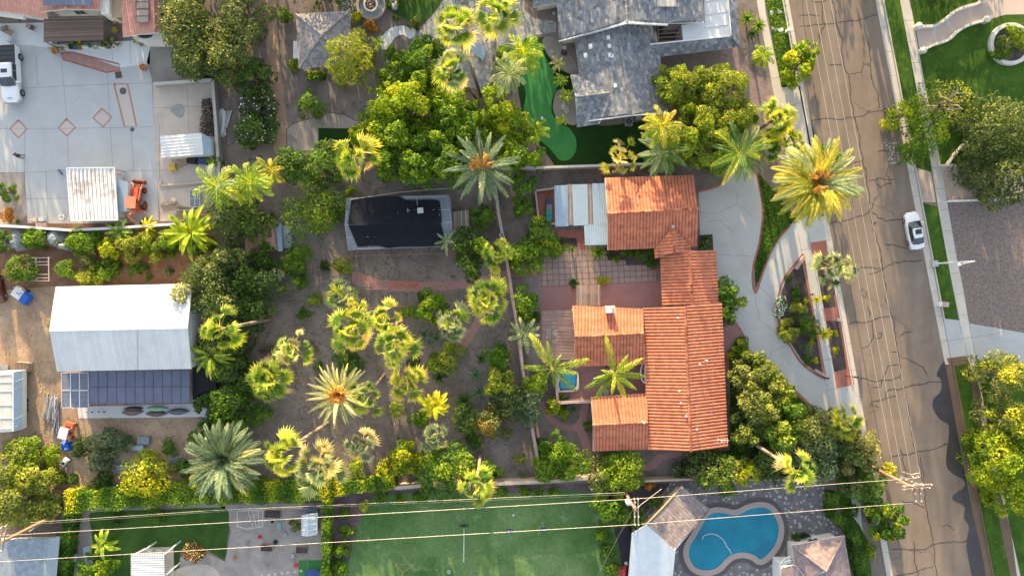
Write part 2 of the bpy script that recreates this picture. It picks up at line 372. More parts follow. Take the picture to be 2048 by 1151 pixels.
# ------------------------------------------------------------------ plants
BARK = plain('bark',(.16,.115,.085),.95,.35,5,bmp=.6)
BARKP = cvmat('palm_bark',[(0,(.12,.09,.07)),(.5,(.24,.18,.135)),(1,(.33,.25,.19))],.95,.25,4,bmp=.5)
BARKB = plain('branch',(.30,.24,.19),.95,.25,5)
LEAF = {
 'lime':   leafmat('leaf_lime',(.07,.13,.008),(.19,.27,.012),(.36,.40,.02)),
 'citrus': leafmat('leaf_citrus',(.045,.10,.010),(.11,.20,.014),(.24,.32,.025)),
 'gold':   leafmat('leaf_gold',(.14,.19,.008),(.38,.38,.015),(.62,.50,.03)),
 'yelgr':  leafmat('leaf_yellow_green',(.09,.13,.015),(.22,.25,.03),(.36,.34,.05)),
 'green':  leafmat('leaf_green',(.03,.075,.010),(.075,.15,.015),(.15,.24,.025)),
 'dark':   leafmat('leaf_dark',(.024,.055,.012),(.055,.105,.018),(.12,.175,.035)),
 'deep':   leafmat('leaf_deep',(.03,.058,.02),(.07,.105,.035),(.16,.18,.06)),
 'olive':  leafmat('leaf_olive',(.05,.07,.027),(.15,.175,.055),(.36,.345,.11)),
 'grey':   leafmat('leaf_grey_green',(.06,.09,.055),(.13,.17,.105),(.25,.29,.18)),
 'blue':   leafmat('leaf_blue_green',(.075,.11,.09),(.16,.22,.175),(.28,.34,.27)),
 'straw':  leafmat('leaf_straw',(.16,.14,.05),(.34,.29,.12),(.52,.45,.22)),
 'rust':   leafmat('leaf_rust',(.22,.09,.02),(.42,.18,.04),(.60,.34,.08)),
 'fan':    leafmat('palm_fan_green',(.05,.12,.02),(.13,.23,.03),(.34,.38,.05),.4),
 'fangold':leafmat('palm_fan_gold',(.09,.16,.02),(.22,.28,.035),(.46,.41,.07),.4),
 'fanblue':leafmat('palm_fan_blue',(.08,.13,.08),(.19,.25,.14),(.38,.40,.22),.35),
 'fandead':leafmat('palm_fan_dry',(.30,.20,.10),(.50,.36,.20),(.66,.50,.30),.3),
 'date':   leafmat('date_frond',(.08,.12,.07),(.19,.24,.14),(.34,.37,.22),.25),
 'datedark':leafmat('date_frond_dark',(.045,.075,.05),(.10,.145,.10),(.20,.25,.17),.25),
 'dateyel':leafmat('date_frond_yellow',(.10,.15,.02),(.29,.29,.04),(.52,.40,.07),.35),
 'datepale':leafmat('date_frond_pale',(.17,.19,.08),(.38,.37,.18),(.58,.54,.30),.3),
 'queen':  leafmat('queen_frond',(.07,.15,.015),(.20,.30,.03),(.44,.44,.06),.4),
 'cycad':  leafmat('cycad_leaf',(.03,.07,.02),(.07,.14,.035),(.17,.24,.07),.2),
 'flower': plain('flower_orange',(.75,.26,.12),.6,.3,20),
 'white':  plain('flower_white',(.75,.75,.72),.6,.1,20),
 'pink':   plain('flower_pink',(.70,.10,.16),.6,.2,20),
}
FRUIT = plain('date_stalks',(.75,.33,.05),.6,.35,8)
_vs = [11]
def rs(): _vs[0] += 1; return np.random.RandomState(_vs[0])
def leaf_cloud(mb,rnd,C,Rv,n,size,cv=None,mat=0,flat=.75,up=.35,elong=1.5,droop=0):
    """n leaf sprays over the surfaces of the clumps with centres C and radii Rv (k,3)"""
    k = len(C); wgt = (Rv[:,0] * Rv[:,1]); wgt = wgt / wgt.sum()
    id_ = rnd.choice(k,n,p=wgt)
    d = rnd.normal(size=(n,3)); d[:,2] = np.abs(d[:,2]) * .9 - .25; d /= np.linalg.norm(d,axis=1)[:,None]
    ph = rnd.rand(k) * 6.28; az = np.arctan2(d[:,1],d[:,0]); rad = ((1 - np.abs(rnd.normal(0,.2,n))) * (1 + .2 * np.sin(3 * az + ph[id_]) * np.cos(4 * d[:,2] + ph[id_]) + (rnd.rand(n) < .06) * .25))[:,None]
    P = C[id_] + d * Rv[id_] * rad
    D = P[:,None,:] - C[None]; q = (D / (Rv[None] * .82)) ** 2; ins = (q.sum(-1) < 1); ins[np.arange(n),id_] = False
    keep = ~(ins.any(1)) | (rnd.rand(n) < .12); P = P[keep]; d = d[keep]; id_ = id_[keep]; n = len(P)
    N = d * flat + np.array([0,0,up]) + rnd.normal(size=(n,3)) * .55; N /= np.linalg.norm(N,axis=1)[:,None]
    A = np.cross(N,rnd.normal(size=(n,3))); A /= np.linalg.norm(A,axis=1)[:,None] + 1e-9
    if droop: A[:,2] -= droop; A /= np.linalg.norm(A,axis=1)[:,None]
    B = np.cross(N,A); B /= np.linalg.norm(B,axis=1)[:,None] + 1e-9
    s = size * (.6 + .8 * rnd.rand(n))[:,None]; w = s / elong
    V = np.stack([P - A * s * .5,P + B * w * .5 - A * s * .08,P + A * s * .5 + N * s * -.12,P - B * w * .5 - A * s * .08],1).reshape(-1,3)
    cvl = rnd.rand(k)
    c = .5 * cvl[id_] + .5 * rnd.rand(n) if cv is None else cv[id_] * .6 + .4 * rnd.rand(n)
    mb.add(V,np.arange(n * 4).reshape(-1,4),mat,c)
def clumps(rnd,rx,ry,rz,zc,nl,fr=.36,outline=.25):
    """clump centres filling an uneven crown"""
    ph = rnd.rand(4) * 6.28
    C = []
    i = 0
    while len(C) < nl:
        i += 1
        a = rnd.rand() * 2 * math.pi; t = rnd.rand() ** .5
        lim = 1 + outline * (math.sin(2 * a + ph[0]) * .5 + math.sin(3 * a + ph[1]) * .35 + math.sin(5 * a + ph[2]) * .3)
        rr = t * lim * (1 - fr * .75)
        z = math.sqrt(max(0,1 - min(1,t) ** 2)) * (1 - fr * .6)
        s = rnd.rand(); zz = z * (.35 + .65 * s ** .5) if rnd.rand() < .8 else -z * .6
        C.append((rr * math.cos(a) * rx,rr * math.sin(a) * ry,zc + zz * rz))
    C = np.array(C); f = fr * (.6 + .75 * rnd.rand(nl))[:,None]
    m = (rx + ry) / 2
    Rv = np.c_[f * m,f * m,f * min(m,rz * 1.25) * .9]
    return C,Rv
def tree(label,cx,cy,r,pal,h=None,ry=None,ang=0,name='tree',cat='tree',leaf=.34,dens=1.0,nl=None,fr=.28,group=None,second=None,trunk=True,outline=.3,bare=0,hz=.7,elong=1.5,flowers=None,droop=0):
    """broadleaf tree or shrub; cx, cy, r: the crown as the camera sees it; h: height"""
    rnd = rs(); rx = r; ry = ry or r
    h = h or max(.8,(rx + ry) / 2 / 15 * 1.5)
    zc = h * .5; x,y,_ = W(cx,cy,h * .62); k = (HC - h * .62) / HC / 15
    kk = 1.2 if h > 3.4 else 1.12; rx *= k * kk; ry *= k * kk; rz = h * hz
    t = thing(name,label,cat,(x,y,0),0,group)
    if nl is None: nl = int(min(80,max(9,12 + rx * ry * 2.6)))
    C,Rv = clumps(rnd,rx,ry,rz,h - rz,nl,fr * (1.0 if rx > 1.5 else 1.25),outline)
    if ang: M = rotm(2,R(ang)); C = C @ M.T
    mb = MB()
    if trunk:
        tr = max(.05,min(.32,h * .035)); top = (0,0,h - rz * .8)
        mb.tube([(0,0,-.05),(rnd.normal() * .1,rnd.normal() * .1,top[2] * .5),top],[tr * 1.3,tr,tr * .8],7)
        for c in C[rnd.permutation(nl)[:min(nl,10 + bare)]]:
            mid = (np.array(top) * .45 + c * .55) + rnd.normal(size=3) * .12 * rx; mid[2] -= .08 * rz
            mb.tube([np.array(top) - [0,0,.1 * rz],mid,c + [0,0,Rv[0,2] * .3]],[tr * .6,tr * .38,tr * .12],5)
        mb.shift((x,y,0)); mb.build('trunk',BARKB if bare else BARK,t)
    area = math.pi * rx * ry; n = int(area * 95 * dens * (.34 / leaf) ** 2 * .55) + 60
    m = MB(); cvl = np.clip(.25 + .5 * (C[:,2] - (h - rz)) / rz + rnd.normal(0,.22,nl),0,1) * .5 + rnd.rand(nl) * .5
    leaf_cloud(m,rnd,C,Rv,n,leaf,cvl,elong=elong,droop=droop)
    mats = [LEAF[pal]]
    if second:
        mats.append(LEAF[second[0]]); j = rnd.rand(nl) < second[1]
        if len(second) > 2: j = (C[:,0] * second[2] + C[:,1] * second[3]) > second[4] * rx
        if j.any(): leaf_cloud(m,rnd,C[j] + [0,0,.08],Rv[j],int(n * .9 * j.mean()) + 20,leaf,cvl[j],1,elong=elong)
    if flowers:
        mats.append(LEAF[flowers[0]]); leaf_cloud(m,rnd,C + [0,0,.05],Rv * 1.05,int(n * flowers[1]),leaf * .7,None,len(mats) - 1,elong=1.1)
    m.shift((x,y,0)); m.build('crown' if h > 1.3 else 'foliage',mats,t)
    return t
# fan palm ---------------------------------------------------------
def fan_leaf(rnd,L,az,el,droop,pet,cup=.25,nseg=15,span=2.3,gapped=.0):
    """one pleated fan on its stalk, in a frame at the palm's heart -> V, F, cv"""
    V = []; F = []; cv = []
    # stalk curve
    d = np.array([math.cos(az) * math.cos(el),math.sin(az) * math.cos(el),math.sin(el)])
    side = np.array([-math.sin(az),math.cos(az),0])
    p1 = d * pet + np.array([0,0,-droop * .25 * pet]); w = .03
    up = np.cross(side,d); up = up if up[2] >= 0 else -up
    V += [-side * w,side * w,p1 + side * w * .7,p1 - side * w * .7]; F.append((0,1,2,3)); cv.append(.8)
    gap = .55
    d2 = d - np.array([0,0,droop * .55]); d2 /= np.linalg.norm(d2); up2 = np.cross(side,d2); up2 *= np.sign(up2[2]) or 1
    roll = rnd.normal() * .35; s2 = side * math.cos(roll) + up2 * math.sin(roll); u2 = np.cross(d2,s2); u2 *= np.sign(u2[2] + 1e-6)
    for i in range(nseg):
        t0 = (i / nseg - .5) * 2 * span / 2; t1 = ((i + 1) / nseg - .5) * 2 * span / 2; tm = (t0 + t1) / 2
        if rnd.rand() < gapped: continue
        Ls = L * (.72 + .28 * math.cos(tm * .62)) * (1 + rnd.normal() * .05)
        def pt(t,r,lift):
            q = r * Ls; sag = droop * (r ** 2.2) * Ls * (.55 + .25 * abs(t)) ; c = cup * r * Ls * abs(math.sin(t)) * .5
            return p1 + (d2 * math.cos(t) + s2 * math.sin(t)) * q + u2 * (lift + c) - np.array([0,0,sag])
        b = len(V); fold = .045 * L
        V += [p1,pt(t0,.5,0),pt(tm,.52,fold),pt(t1,.5,0),pt(t0 * gap + tm * (1 - gap),.76,-fold * .3),pt(t1 * gap + tm * (1 - gap),.76,-fold * .3),pt(tm + rnd.normal() * .06,1.05 + rnd.normal() * .08,-fold)]
        F += [(b,b + 1,b + 2),(b,b + 2,b + 3),(b + 1,b + 4,b + 2),(b + 2,b + 5,b + 3),(b + 2,b + 4,b + 6),(b + 2,b + 6,b + 5)]
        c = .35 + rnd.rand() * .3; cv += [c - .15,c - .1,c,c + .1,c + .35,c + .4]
    return V,F,cv
def add_vfc(mb,V,F,cv,off,mat=0):
    mb.add(np.array(V) + off,F,mat,cv)
def palm_trunk(mb,rnd,p0,p1,r0,r1,bend=.3,n=14):
    p0 = np.array(p0,float); p1 = np.array(p1,float); P = []
    for i in range(n + 1):
        t = i / n; q = p0 * (1 - t) + p1 * t; q[0] += math.sin(t * 3.1) * bend * .5; q[1] += math.sin(t * 2.4) * bend * .4; P.append(q)
    P = np.array(P); P += (np.linspace(0,1,n + 1)[:,None]) * (p1 - P[-1])
    for i in range(n):
        ra = r0 + (r1 - r0) * i / n; rb = r0 + (r1 - r0) * (i + 1) / n
        mb.tube([P[i],P[i + 1]],[ra * 1.08,rb * .95],8,0,rnd.rand(),cap=False)
def fan_palm(label,cx,cy,r,h,pal='fan',n=20,base=None,dead=.12,group='fan palms',droop=.55,trunk_r=.17,name='fan_palm',second=None,fanw=2.3,fl=.55,low=-.35,gapped=0):
    """cx, cy, r: crown heart and reach as the camera sees them; base: where the trunk meets the ground"""
    rnd = rs(); x,y,_ = W(cx,cy,h); k = (HC - h) / HC / 15; rr = r * k
    bx,by,_ = W(*base) if base else (x,y,0)
    t = thing(name,label,'palm',(bx,by,0),0,group)
    m = MB(); palm_trunk(m,rnd,(bx,by,-.1),(x,y,h),trunk_r * 1.35,trunk_r,bend=.012 * h); m.build('trunk',BARKP,t)
    m = MB(); o = np.array([x,y,h])
    n = max(9,int(n * .78)); rr *= 1.08
    for i in range(n):
        f = (i + .5) / n; el = 1.25 - f * (1.25 - low) + rnd.normal() * .12; az = i * 2.39996 + rnd.normal() * .4
        L = rr * fl * (.75 + .3 * f) * (1 + rnd.normal() * .16); pet = rr * (1 - fl) * (.35 + .85 * min(1,f * 1.4)) * (1 + rnd.normal() * .2)
        isdead = f > 1 - dead
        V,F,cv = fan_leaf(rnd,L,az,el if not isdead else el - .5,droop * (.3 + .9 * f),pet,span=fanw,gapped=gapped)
        cvb = rnd.normal() * .2 + (.1 if f < .3 else 0)
        add_vfc(m,V,F,np.clip(np.array(cv) + cvb,0,1),o,1 if isdead else (2 if second and rnd.rand() < second[1] else 0))
    mats = [LEAF[pal],LEAF['fandead']] + ([LEAF[second[0]]] if second else [])
    m.build('crown',mats,t); return t
# feather palm -----------------------------------------------------
def frond(rnd,L,az,el,arch,nl=34,wl=.42,vee=.5,fwd=.7,twist=0,plume=0,lw=.05,cvb=.5):
    T = np.linspace(0,1,12); d = np.array([math.cos(az),math.sin(az),0]); P = []; p = np.zeros(3); e = el
    for i in range(12):
        P.append(p.copy()); p = p + (d * math.cos(e) + np.array([0,0,math.sin(e)])) * L / 11; e -= arch / 11 * (1 + .8 * T[i])
    P = np.array(P); side = np.array([-math.sin(az),math.cos(az),0]) 
    tt = np.linspace(.13,.985,nl); pos = np.stack([np.interp(tt,T,P[:,j]) for j in range(3)],1)
    tan = np.gradient(pos,axis=0); tan /= np.linalg.norm(tan,axis=1)[:,None]; up = np.cross(tan,side); up *= np.sign(up[:,2:3] + 1e-6)
    ll = wl * L * np.sin(np.clip(tt * 1.02,0,1) * math.pi * .92 + .18) ** .6 * (.75 + .25 * (1 - tt)); ll = np.maximum(ll,.12 * wl * L)
    V = []; n = 0; F = []; C = []
    for sgn in (-1,1):
        vv = vee + (rnd.normal(size=nl) * plume if plume else rnd.normal(size=nl) * .08)
        fw = fwd + tt * .35 + rnd.normal(size=nl) * .05
        dr = (side * sgn * np.cos(vv)[:,None] + up * np.sin(vv)[:,None]) * np.cos(fw)[:,None] + tan * np.sin(fw)[:,None]
        tip = pos + dr * ll[:,None]; tip[:,2] -= ll * (.22 + plume * .35); mid = pos + dr * ll[:,None] * .5; w = tan * lw
        Q = np.stack([pos - w * .5,mid - w,tip,mid + w],1).reshape(-1,3); V.append(Q); F.append(np.arange(nl * 4).reshape(-1,4) + n); n += nl * 4
        C.append(np.clip(cvb + rnd.normal(size=nl) * .14 + .25 * tt,0,1))
    w = .035 * (1 - T * .8)[:,None]; b = np.concatenate([P - side * w,P + side * w]); i = np.arange(11)
    V.append(b); F.append(np.stack([i,i + 1,i + 13,i + 12],-1) + n); C.append(np.full(11,.95))
    return np.concatenate(V),np.concatenate(F),np.concatenate(C)
def feather_palm(label,cx,cy,r,h,pal='date',n=60,base=None,group='feather palms',arch=1.1,top=1.35,low=-.35,nl=34,wl=.2,fruit=0,trunk_r=.26,name='date_palm',plume=0,vee=.5,second=None,lw=.05,azs=None,cat='palm',fwd=.7,fruitdir=(-1,.3)):
    rnd = rs(); x,y,_ = W(cx,cy,h); k = (HC - h) / HC / 15; rr = r * k
    bx,by,_ = W(*base) if base else (x,y,0)
    t = thing(name,label,cat,(bx,by,0),0,group)
    m = MB(); palm_trunk(m,rnd,(bx,by,-.1),(x,y,h - .1),trunk_r * 1.25,trunk_r,bend=.015 * h,n=max(3,int(h * 1.5))); m.build('trunk',BARKP,t)
    m = MB(); o = np.array([x,y,h]); nn = n if azs is None else len(azs)
    for i in range(nn):
        f = (i + .5) / nn; el = top - f ** .8 * (top - low) + rnd.normal() * .08; az = i * 2.39996 + rnd.normal() * .1
        if azs is not None: az = R(azs[i][0]); el = azs[i][1]
        L = rr * (1.12 - .12 * f) * (1 + rnd.normal() * .05) * (azs[i][2] if azs is not None else 1)
        V,F,C = frond(rnd,L * (1.15 if el > .5 else 1.04),az,el,arch * (.75 + .5 * rnd.rand()),nl,wl,vee,fwd,plume=plume,lw=lw,cvb=.42 + rnd.normal() * .15)
        m.add(V + o,F,1 if second and rnd.rand() < second[1] else 0,C)
    m.build('crown',[LEAF[pal],LEAF[second[0]] if second else LEAF[pal]],t)
    if fruit:
        m = MB(); fd = math.atan2(fruitdir[1],fruitdir[0])
        for i in range(fruit):
            a = fd + (i - (fruit - 1) / 2) * (1.2 if fruit < 5 else 1.1) + rnd.normal() * .2; L = rr * .3
            for j in range(26):
                aj = a + rnd.normal() * .22; e = .6 + rnd.normal() * .2; d = np.array([math.cos(aj),math.sin(aj),0]); q = L * (.75 + rnd.rand() * .45)
                m.tube([o + [0,0,.2],o + d * q * .5 + [0,0,q * 1.6 + .2],o + d * q + [0,0,q * 1.35]],[.03,.035,.055],4,cap=False)
        m.build('fruit_stalks',FRUIT,t)
    return t
def rosette(label,cx,cy,r,h,pal='cycad',n=40,name='cycad',cat='plant',group=None,w=.07,low=0.,arch=.7):
    """agave, yucca: stiff tapering blades from one point"""
    rnd = rs(); x,y,_ = W(cx,cy,h * .6); rr = r / 15
    m = MB()
    for i in range(n):
        f = (i + .5) / n; el = 1.4 - f * (1.4 - low); az = i * 2.39996 + rnd.normal() * .1; L = rr * (.8 + .3 * f)
        d = np.array([math.cos(az) * math.cos(el),math.sin(az) * math.cos(el),math.sin(el)]); s = np.array([-math.sin(az),math.cos(az),0]) * w
        u = np.cross(s,d); u *= .25 / (np.linalg.norm(u) + 1e-9) * w * np.sign(u[2] + 1e-9)
        p1 = d * L * .5; p2 = d * L + np.array([0,0,-arch * L * .2]); z = np.array([0,0,h * .25])
        V = np.array([-s * .6,s * .6,p1 - s,p1 - u * 1.5,p1 + s,p2]) + z
        m.add(V,[(0,3,2),(0,1,3),(1,4,3),(2,3,5),(3,4,5)],0,np.clip(rnd.rand() * .6 + .2,0,1))
    m.tube([(0,0,-.05),(0,0,h * .3)],[w * 1.6,w * 2],7)
    o = m.build(name,LEAF[pal]); o.location = (x,y,0); return tag(o,label,cat,group)
def banana(label,cx,cy,r,h,pal='queen',n=9,group=None,name='banana_plant',wl=.17,el0=.9,cat='plant'):
    """big paddle leaves with a drooping midrib"""
    rnd = rs(); x,y,_ = W(cx,cy,h); rr = r / 15 * (HC - h) / HC
    t = thing(name,label,cat,(x,y,0),0,group); m = MB(); m.tube([(x,y,-.05),(x,y,h * .75)],[.13,.08],7); m.build('stem',LEAF['green'],t)
    m = MB()
    for i in range(n):
        az = i * 2.39996 + rnd.normal() * .2; el = el0 - i / n * 1.0; L = rr * (1.15 + rnd.normal() * .12); k = 9
        d = np.array([math.cos(az),math.sin(az),0]); s = np.array([-math.sin(az),math.cos(az),0]); p = np.array([x,y,h * .72]); e = el; V = []
        for j in range(k):
            tt = j / (k - 1); w = wl * L * (math.sin(math.pi * min(1,tt * .97 + .02)) ** .55) * (1 if tt > .14 else .12)
            V += [p - s * w + [0,0,w * .25],p,p + s * w + [0,0,w * .25]]
            p = p + (d * math.cos(e) + np.array([0,0,math.sin(e)])) * L / (k - 1); e -= 1.5 / k
        F = []; cv = []
        for j in range(k - 1):
            b = j * 3; F += [(b,b + 1,b + 4,b + 3),(b + 1,b + 2,b + 5,b + 4)]; c = .45 + rnd.rand() * .5; cv += [c,c * .85]
        m.add(np.array(V),F,0,cv)
    m.build('crown',LEAF[pal],t); return t
def hedge(label,pts,w,h,pal,leaf=.2,dens=1.,name='hedge',second=None,group=None,cat='hedge'):
    """clipped hedge along a line of photo points"""
    rnd = rs(); P = np.array([W(p[0],p[1],h)[:2] for p in pts]); seg = np.linalg.norm(np.diff(P,axis=0),axis=1); Lt = seg.sum()
    n = int(Lt * (w + h) * 75 * dens * (.2 / leaf) ** 2); d = np.r_[0,np.cumsum(seg)]; s = rnd.rand(n) * Lt
    x = np.interp(s,d,P[:,0]); y = np.interp(s,d,P[:,1]); i = np.clip(np.searchsorted(d,s) - 1,0,len(seg) - 1)
    T = (np.diff(P,axis=0) / seg[:,None])[i]; N2 = np.c_[-T[:,1],T[:,0]]
    q = rnd.rand(n); wob = 1 + .12 * np.sin(s * 1.3) + .08 * np.sin(s * 3.7 + 1); ww = w / 2 * wob; hh = h * (1 + .05 * np.sin(s * 2.1))
    top = q < w / (w + 2 * h) * 1.3; sg = np.where(rnd.rand(n) < .5,-1,1)
    off = np.where(top,(rnd.rand(n) * 2 - 1) * ww,sg * (ww - np.abs(rnd.normal(0,.06,n)))); z = np.where(top,hh + rnd.normal(0,.05,n),rnd.rand(n) * hh)
    Pn = np.c_[x + N2[:,0] * off,y + N2[:,1] * off,z]
    Nn = np.where(top[:,None],np.array([[0,0,1.]]),np.c_[N2 * sg[:,None],np.full(n,.2)]) + rnd.normal(size=(n,3)) * .5; Nn /= np.linalg.norm(Nn,axis=1)[:,None]
    A = np.cross(Nn,rnd.normal(size=(n,3))); A /= np.linalg.norm(A,axis=1)[:,None]; B = np.cross(Nn,A); sz = leaf * (.7 + .7 * rnd.rand(n))[:,None]
    V = np.stack([Pn - A * sz * .5,Pn + B * sz * .33,Pn + A * sz * .5,Pn - B * sz * .33],1).reshape(-1,3)
    mats = [LEAF[pal]]; m = MB()
    mi = np.zeros(n,int)
    if second: mats.append(LEAF[second[0]]); mi = ((np.sin(s * .55 + second[2]) + np.sin(s * 1.7)) * .5 + rnd.normal(size=n) * .3 + off * .15 > second[1]).astype(int)
    for k in range(len(mats)):
        j = mi == k
        if j.any(): m.add(V.reshape(-1,4,3)[j].reshape(-1,3),np.arange(j.sum() * 4).reshape(-1,4),k,np.clip(.5 * rnd.rand(j.sum()) + .25 + .25 * np.sin(s[j] * 1.9),0,1))
    core = MB(); core_P = P
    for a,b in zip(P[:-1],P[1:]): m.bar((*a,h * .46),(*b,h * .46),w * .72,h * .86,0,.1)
    o = m.build(name,mats); return tag(o,label,cat,group)

# ------------------------------------------------------------------ ground materials
SOIL = ground('garden_soil',(.155,.125,.112),(.255,.21,.187),(.11,.09,.078),.26,8,.8,speck=(5,.16,(.08,.06,.05)))
EARTH = ground('trodden_earth',(.33,.22,.15),(.47,.34,.245),(.27,.20,.15),.3,9,.7)
MULCH = ground('bark_mulch',(.19,.10,.065),(.30,.17,.11),(.13,.08,.06),.5,14,1.)
TRACK = ground('dirt_track',(.30,.20,.15),(.45,.31,.22),(.20,.14,.11),.3,10,.7)
DKSOIL = ground('planting_soil',(.055,.042,.04),(.11,.085,.08),None,.5,12,.9)
PMULCH = ground('dark_mulch',(.11,.08,.085),(.18,.13,.13),None,.5,12,.9)
GRAVEL = ground('pale_gravel',(.30,.26,.235),(.42,.37,.335),(.25,.21,.19),.4,22,.9)
DGRAV = ground('decomposed_granite',(.24,.21,.19),(.34,.30,.27),None,.3,14,.6)
PGRAV = ground('mauve_gravel',(.17,.13,.12),(.31,.245,.22),None,3.5,9,1.,bd=.12)
TGRAV = ground('tan_gravel',(.42,.32,.25),(.56,.44,.36),None,.5,12,.8)
LAWN = ground('lawn',(.032,.078,.009),(.065,.13,.016),(.095,.145,.022),.4,7,1.)
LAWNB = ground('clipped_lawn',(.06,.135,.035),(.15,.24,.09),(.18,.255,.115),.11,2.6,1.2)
LAWND = ground('dark_lawn',(.035,.08,.016),(.065,.135,.028),None,.3,9,.9)  # dark green grass colour
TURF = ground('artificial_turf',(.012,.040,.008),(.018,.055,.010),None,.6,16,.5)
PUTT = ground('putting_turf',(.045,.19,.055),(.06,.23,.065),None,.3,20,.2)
IVY = ground('ivy_floor',(.02,.045,.01),(.05,.10,.015),None,.8,6,1.)
CONC = concrete('yard_concrete',(.44,.445,.445),stain=.13,sc=.22)
CONCT = concrete('tan_concrete',(.52,.445,.38),stain=.2,sc=.3)
CONCD = concrete('driveway_concrete',(.46,.455,.44),stain=.14,sc=.25)
CONCW = concrete('pale_walk',(.62,.63,.63),stain=.08)
WALK = concrete('sidewalk_concrete',(.54,.49,.43),stain=.1)
KERBM = concrete('kerb_concrete',(.54,.49,.43),stain=.15,sc=.8)
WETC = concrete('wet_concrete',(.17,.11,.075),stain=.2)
REDC = concrete('red_concrete',(.35,.19,.175),stain=.16,sc=.4)
RBRICK = grid_mat('red_paver',(.34,.115,.085),(.26,.12,.10),.11,.008,.5,(.42,.17,.13),2)
PINKB = grid_mat('pink_brick',(.40,.21,.18),(.42,.33,.29),.12,.012,.5,(.33,.15,.13),2)
GRIDP = grid_mat('squares_with_brick_grout',(.33,.29,.25),(.31,.11,.085),.79,.06,0,(.29,.255,.225),1)
MAUVE = grid_mat('mauve_pavers',(.25,.18,.165),(.19,.14,.135),.22,.012,.5,(.31,.235,.22),1.5)
FLAG = None
def flagmat():
    m,n,b = mat_new('flagstone'); b.inputs['Roughness'].default_value = .75
    v = nd(n,'ShaderNodeTexVoronoi',Scale=1.3); g = n.nodes.new('ShaderNodeNewGeometry').outputs['Position']; n.links.new(g,v.inputs['Vector'])
    v2 = nd(n,'ShaderNodeTexVoronoi',Scale=1.3); v2.feature = 'DISTANCE_TO_EDGE'; n.links.new(g,v2.inputs['Vector'])
    sx = n.nodes.new('ShaderNodeSeparateColor'); n.links.new(v.outputs['Color'],sx.inputs[0])
    c = ramp(n,sx.outputs[0],[(0,(.22,.235,.25)),(.5,(.33,.335,.335)),(1,(.43,.40,.36))]).outputs[0]
    e = ramp(n,v2.outputs['Distance'],[(.0,(.25,) * 3),(.045,(1,) * 3)]).outputs[0]
    c = mixc(n,1.,c,e,'MULTIPLY'); c = mixc(n,1.,c,ramp(n,noise(n,3,5),[(.3,(.8,) * 3),(.7,(1.1,) * 3)]).outputs[0],'MULTIPLY')
    n.links.new(c,b.inputs['Base Color']); bump(n,b,v2.outputs['Distance'],.5,.02); return m
FLAG = flagmat()
def poolmat():
    m,n,b = mat_new('pool_pavers'); b.inputs['Roughness'].default_value = .8
    v = nd(n,'ShaderNodeTexVoronoi',Scale=1.9,Randomness=.8); g = n.nodes.new('ShaderNodeNewGeometry').outputs['Position']; n.links.new(g,v.inputs['Vector'])
    v.distance = 'CHEBYCHEV'
    k = ramp(n,v.outputs['Distance'],[(.24,(1,) * 3),(.27,(0,) * 3)]).outputs[0]
    bs = ramp(n,noise(n,1.2,6),[(.35,(.115,.108,.115)),(.65,(.19,.175,.175))]).outputs[0]
    n.links.new(mixc(n,k,bs,(.40,.385,.35,1)),b.inputs['Base Color']); return m
PPAVE = poolmat()
def asphalt():
    m,n,b = mat_new('asphalt'); b.inputs['Roughness'].default_value = .9; b.inputs['Specular IOR Level'].default_value = .2
    mp = nd(n,'ShaderNodeMapping'); g = n.nodes.new('ShaderNodeNewGeometry').outputs['Position']; n.links.new(g,mp.inputs[0])
    mp.inputs['Rotation'].default_value = (0,0,R(-10.3)); mp.inputs['Scale'].default_value = (1.,.12,1)
    a = ramp(n,noise(n,.55,6,.6,mp.outputs[0]),[(.3,(.185,.142,.112)),(.7,(.25,.195,.155))]).outputs[0]
    a = mixc(n,1.,a,ramp(n,noise(n,.35,7,.7,dist=.5),[(.3,(.86,) * 3),(.7,(1.1,) * 3)]).outputs[0],'MULTIPLY')
    f = noise(n,16,4,.8); a = mixc(n,1.,a,ramp(n,f,[(.3,(.82,) * 3),(.7,(1.12,) * 3)]).outputs[0],'MULTIPLY')
    n.links.new(a,b.inputs['Base Color']); bump(n,b,f,.3,.015); return m
ASPH = asphalt()
TAR = plain('crack_sealant',(.045,.034,.03),.6,.2,3)
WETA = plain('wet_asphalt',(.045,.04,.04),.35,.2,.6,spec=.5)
JOINT = plain('joint_line',(.20,.18,.165),.9,.2,3)
GRIME = plain('concrete_stain',(.30,.28,.26),.9,.2,1)
WHITE = plain('white_paint',(.72,.73,.74),.5,.06,1.5)
STUC = plain('white_stucco',(.62,.58,.52),.85,.1,2,bmp=.3)
def lines(lst,w,mat=1,amp=.0,seed=3):
    def f(mb,z):
        rnd = np.random.RandomState(seed)
        for i,l in enumerate(lst):
            ww = w if not isinstance(l,tuple) else l[1]; l = l if not isinstance(l,tuple) else l[0]
            P = crackline(l,rnd,amp,.3) if amp else np.array([W(*p)[:2] for p in l])
            if amp: wv = ww * (.6 + .8 * np.abs(np.sin(np.arange(len(P)) * .9 + i)) * rnd.rand(len(P)) + .2); wv[0] = wv[-1] = ww * .3
            else: wv = ww
            mb.ribbon(P,wv,z + .0015 + .0002 * (i % 12),mat)
    return f
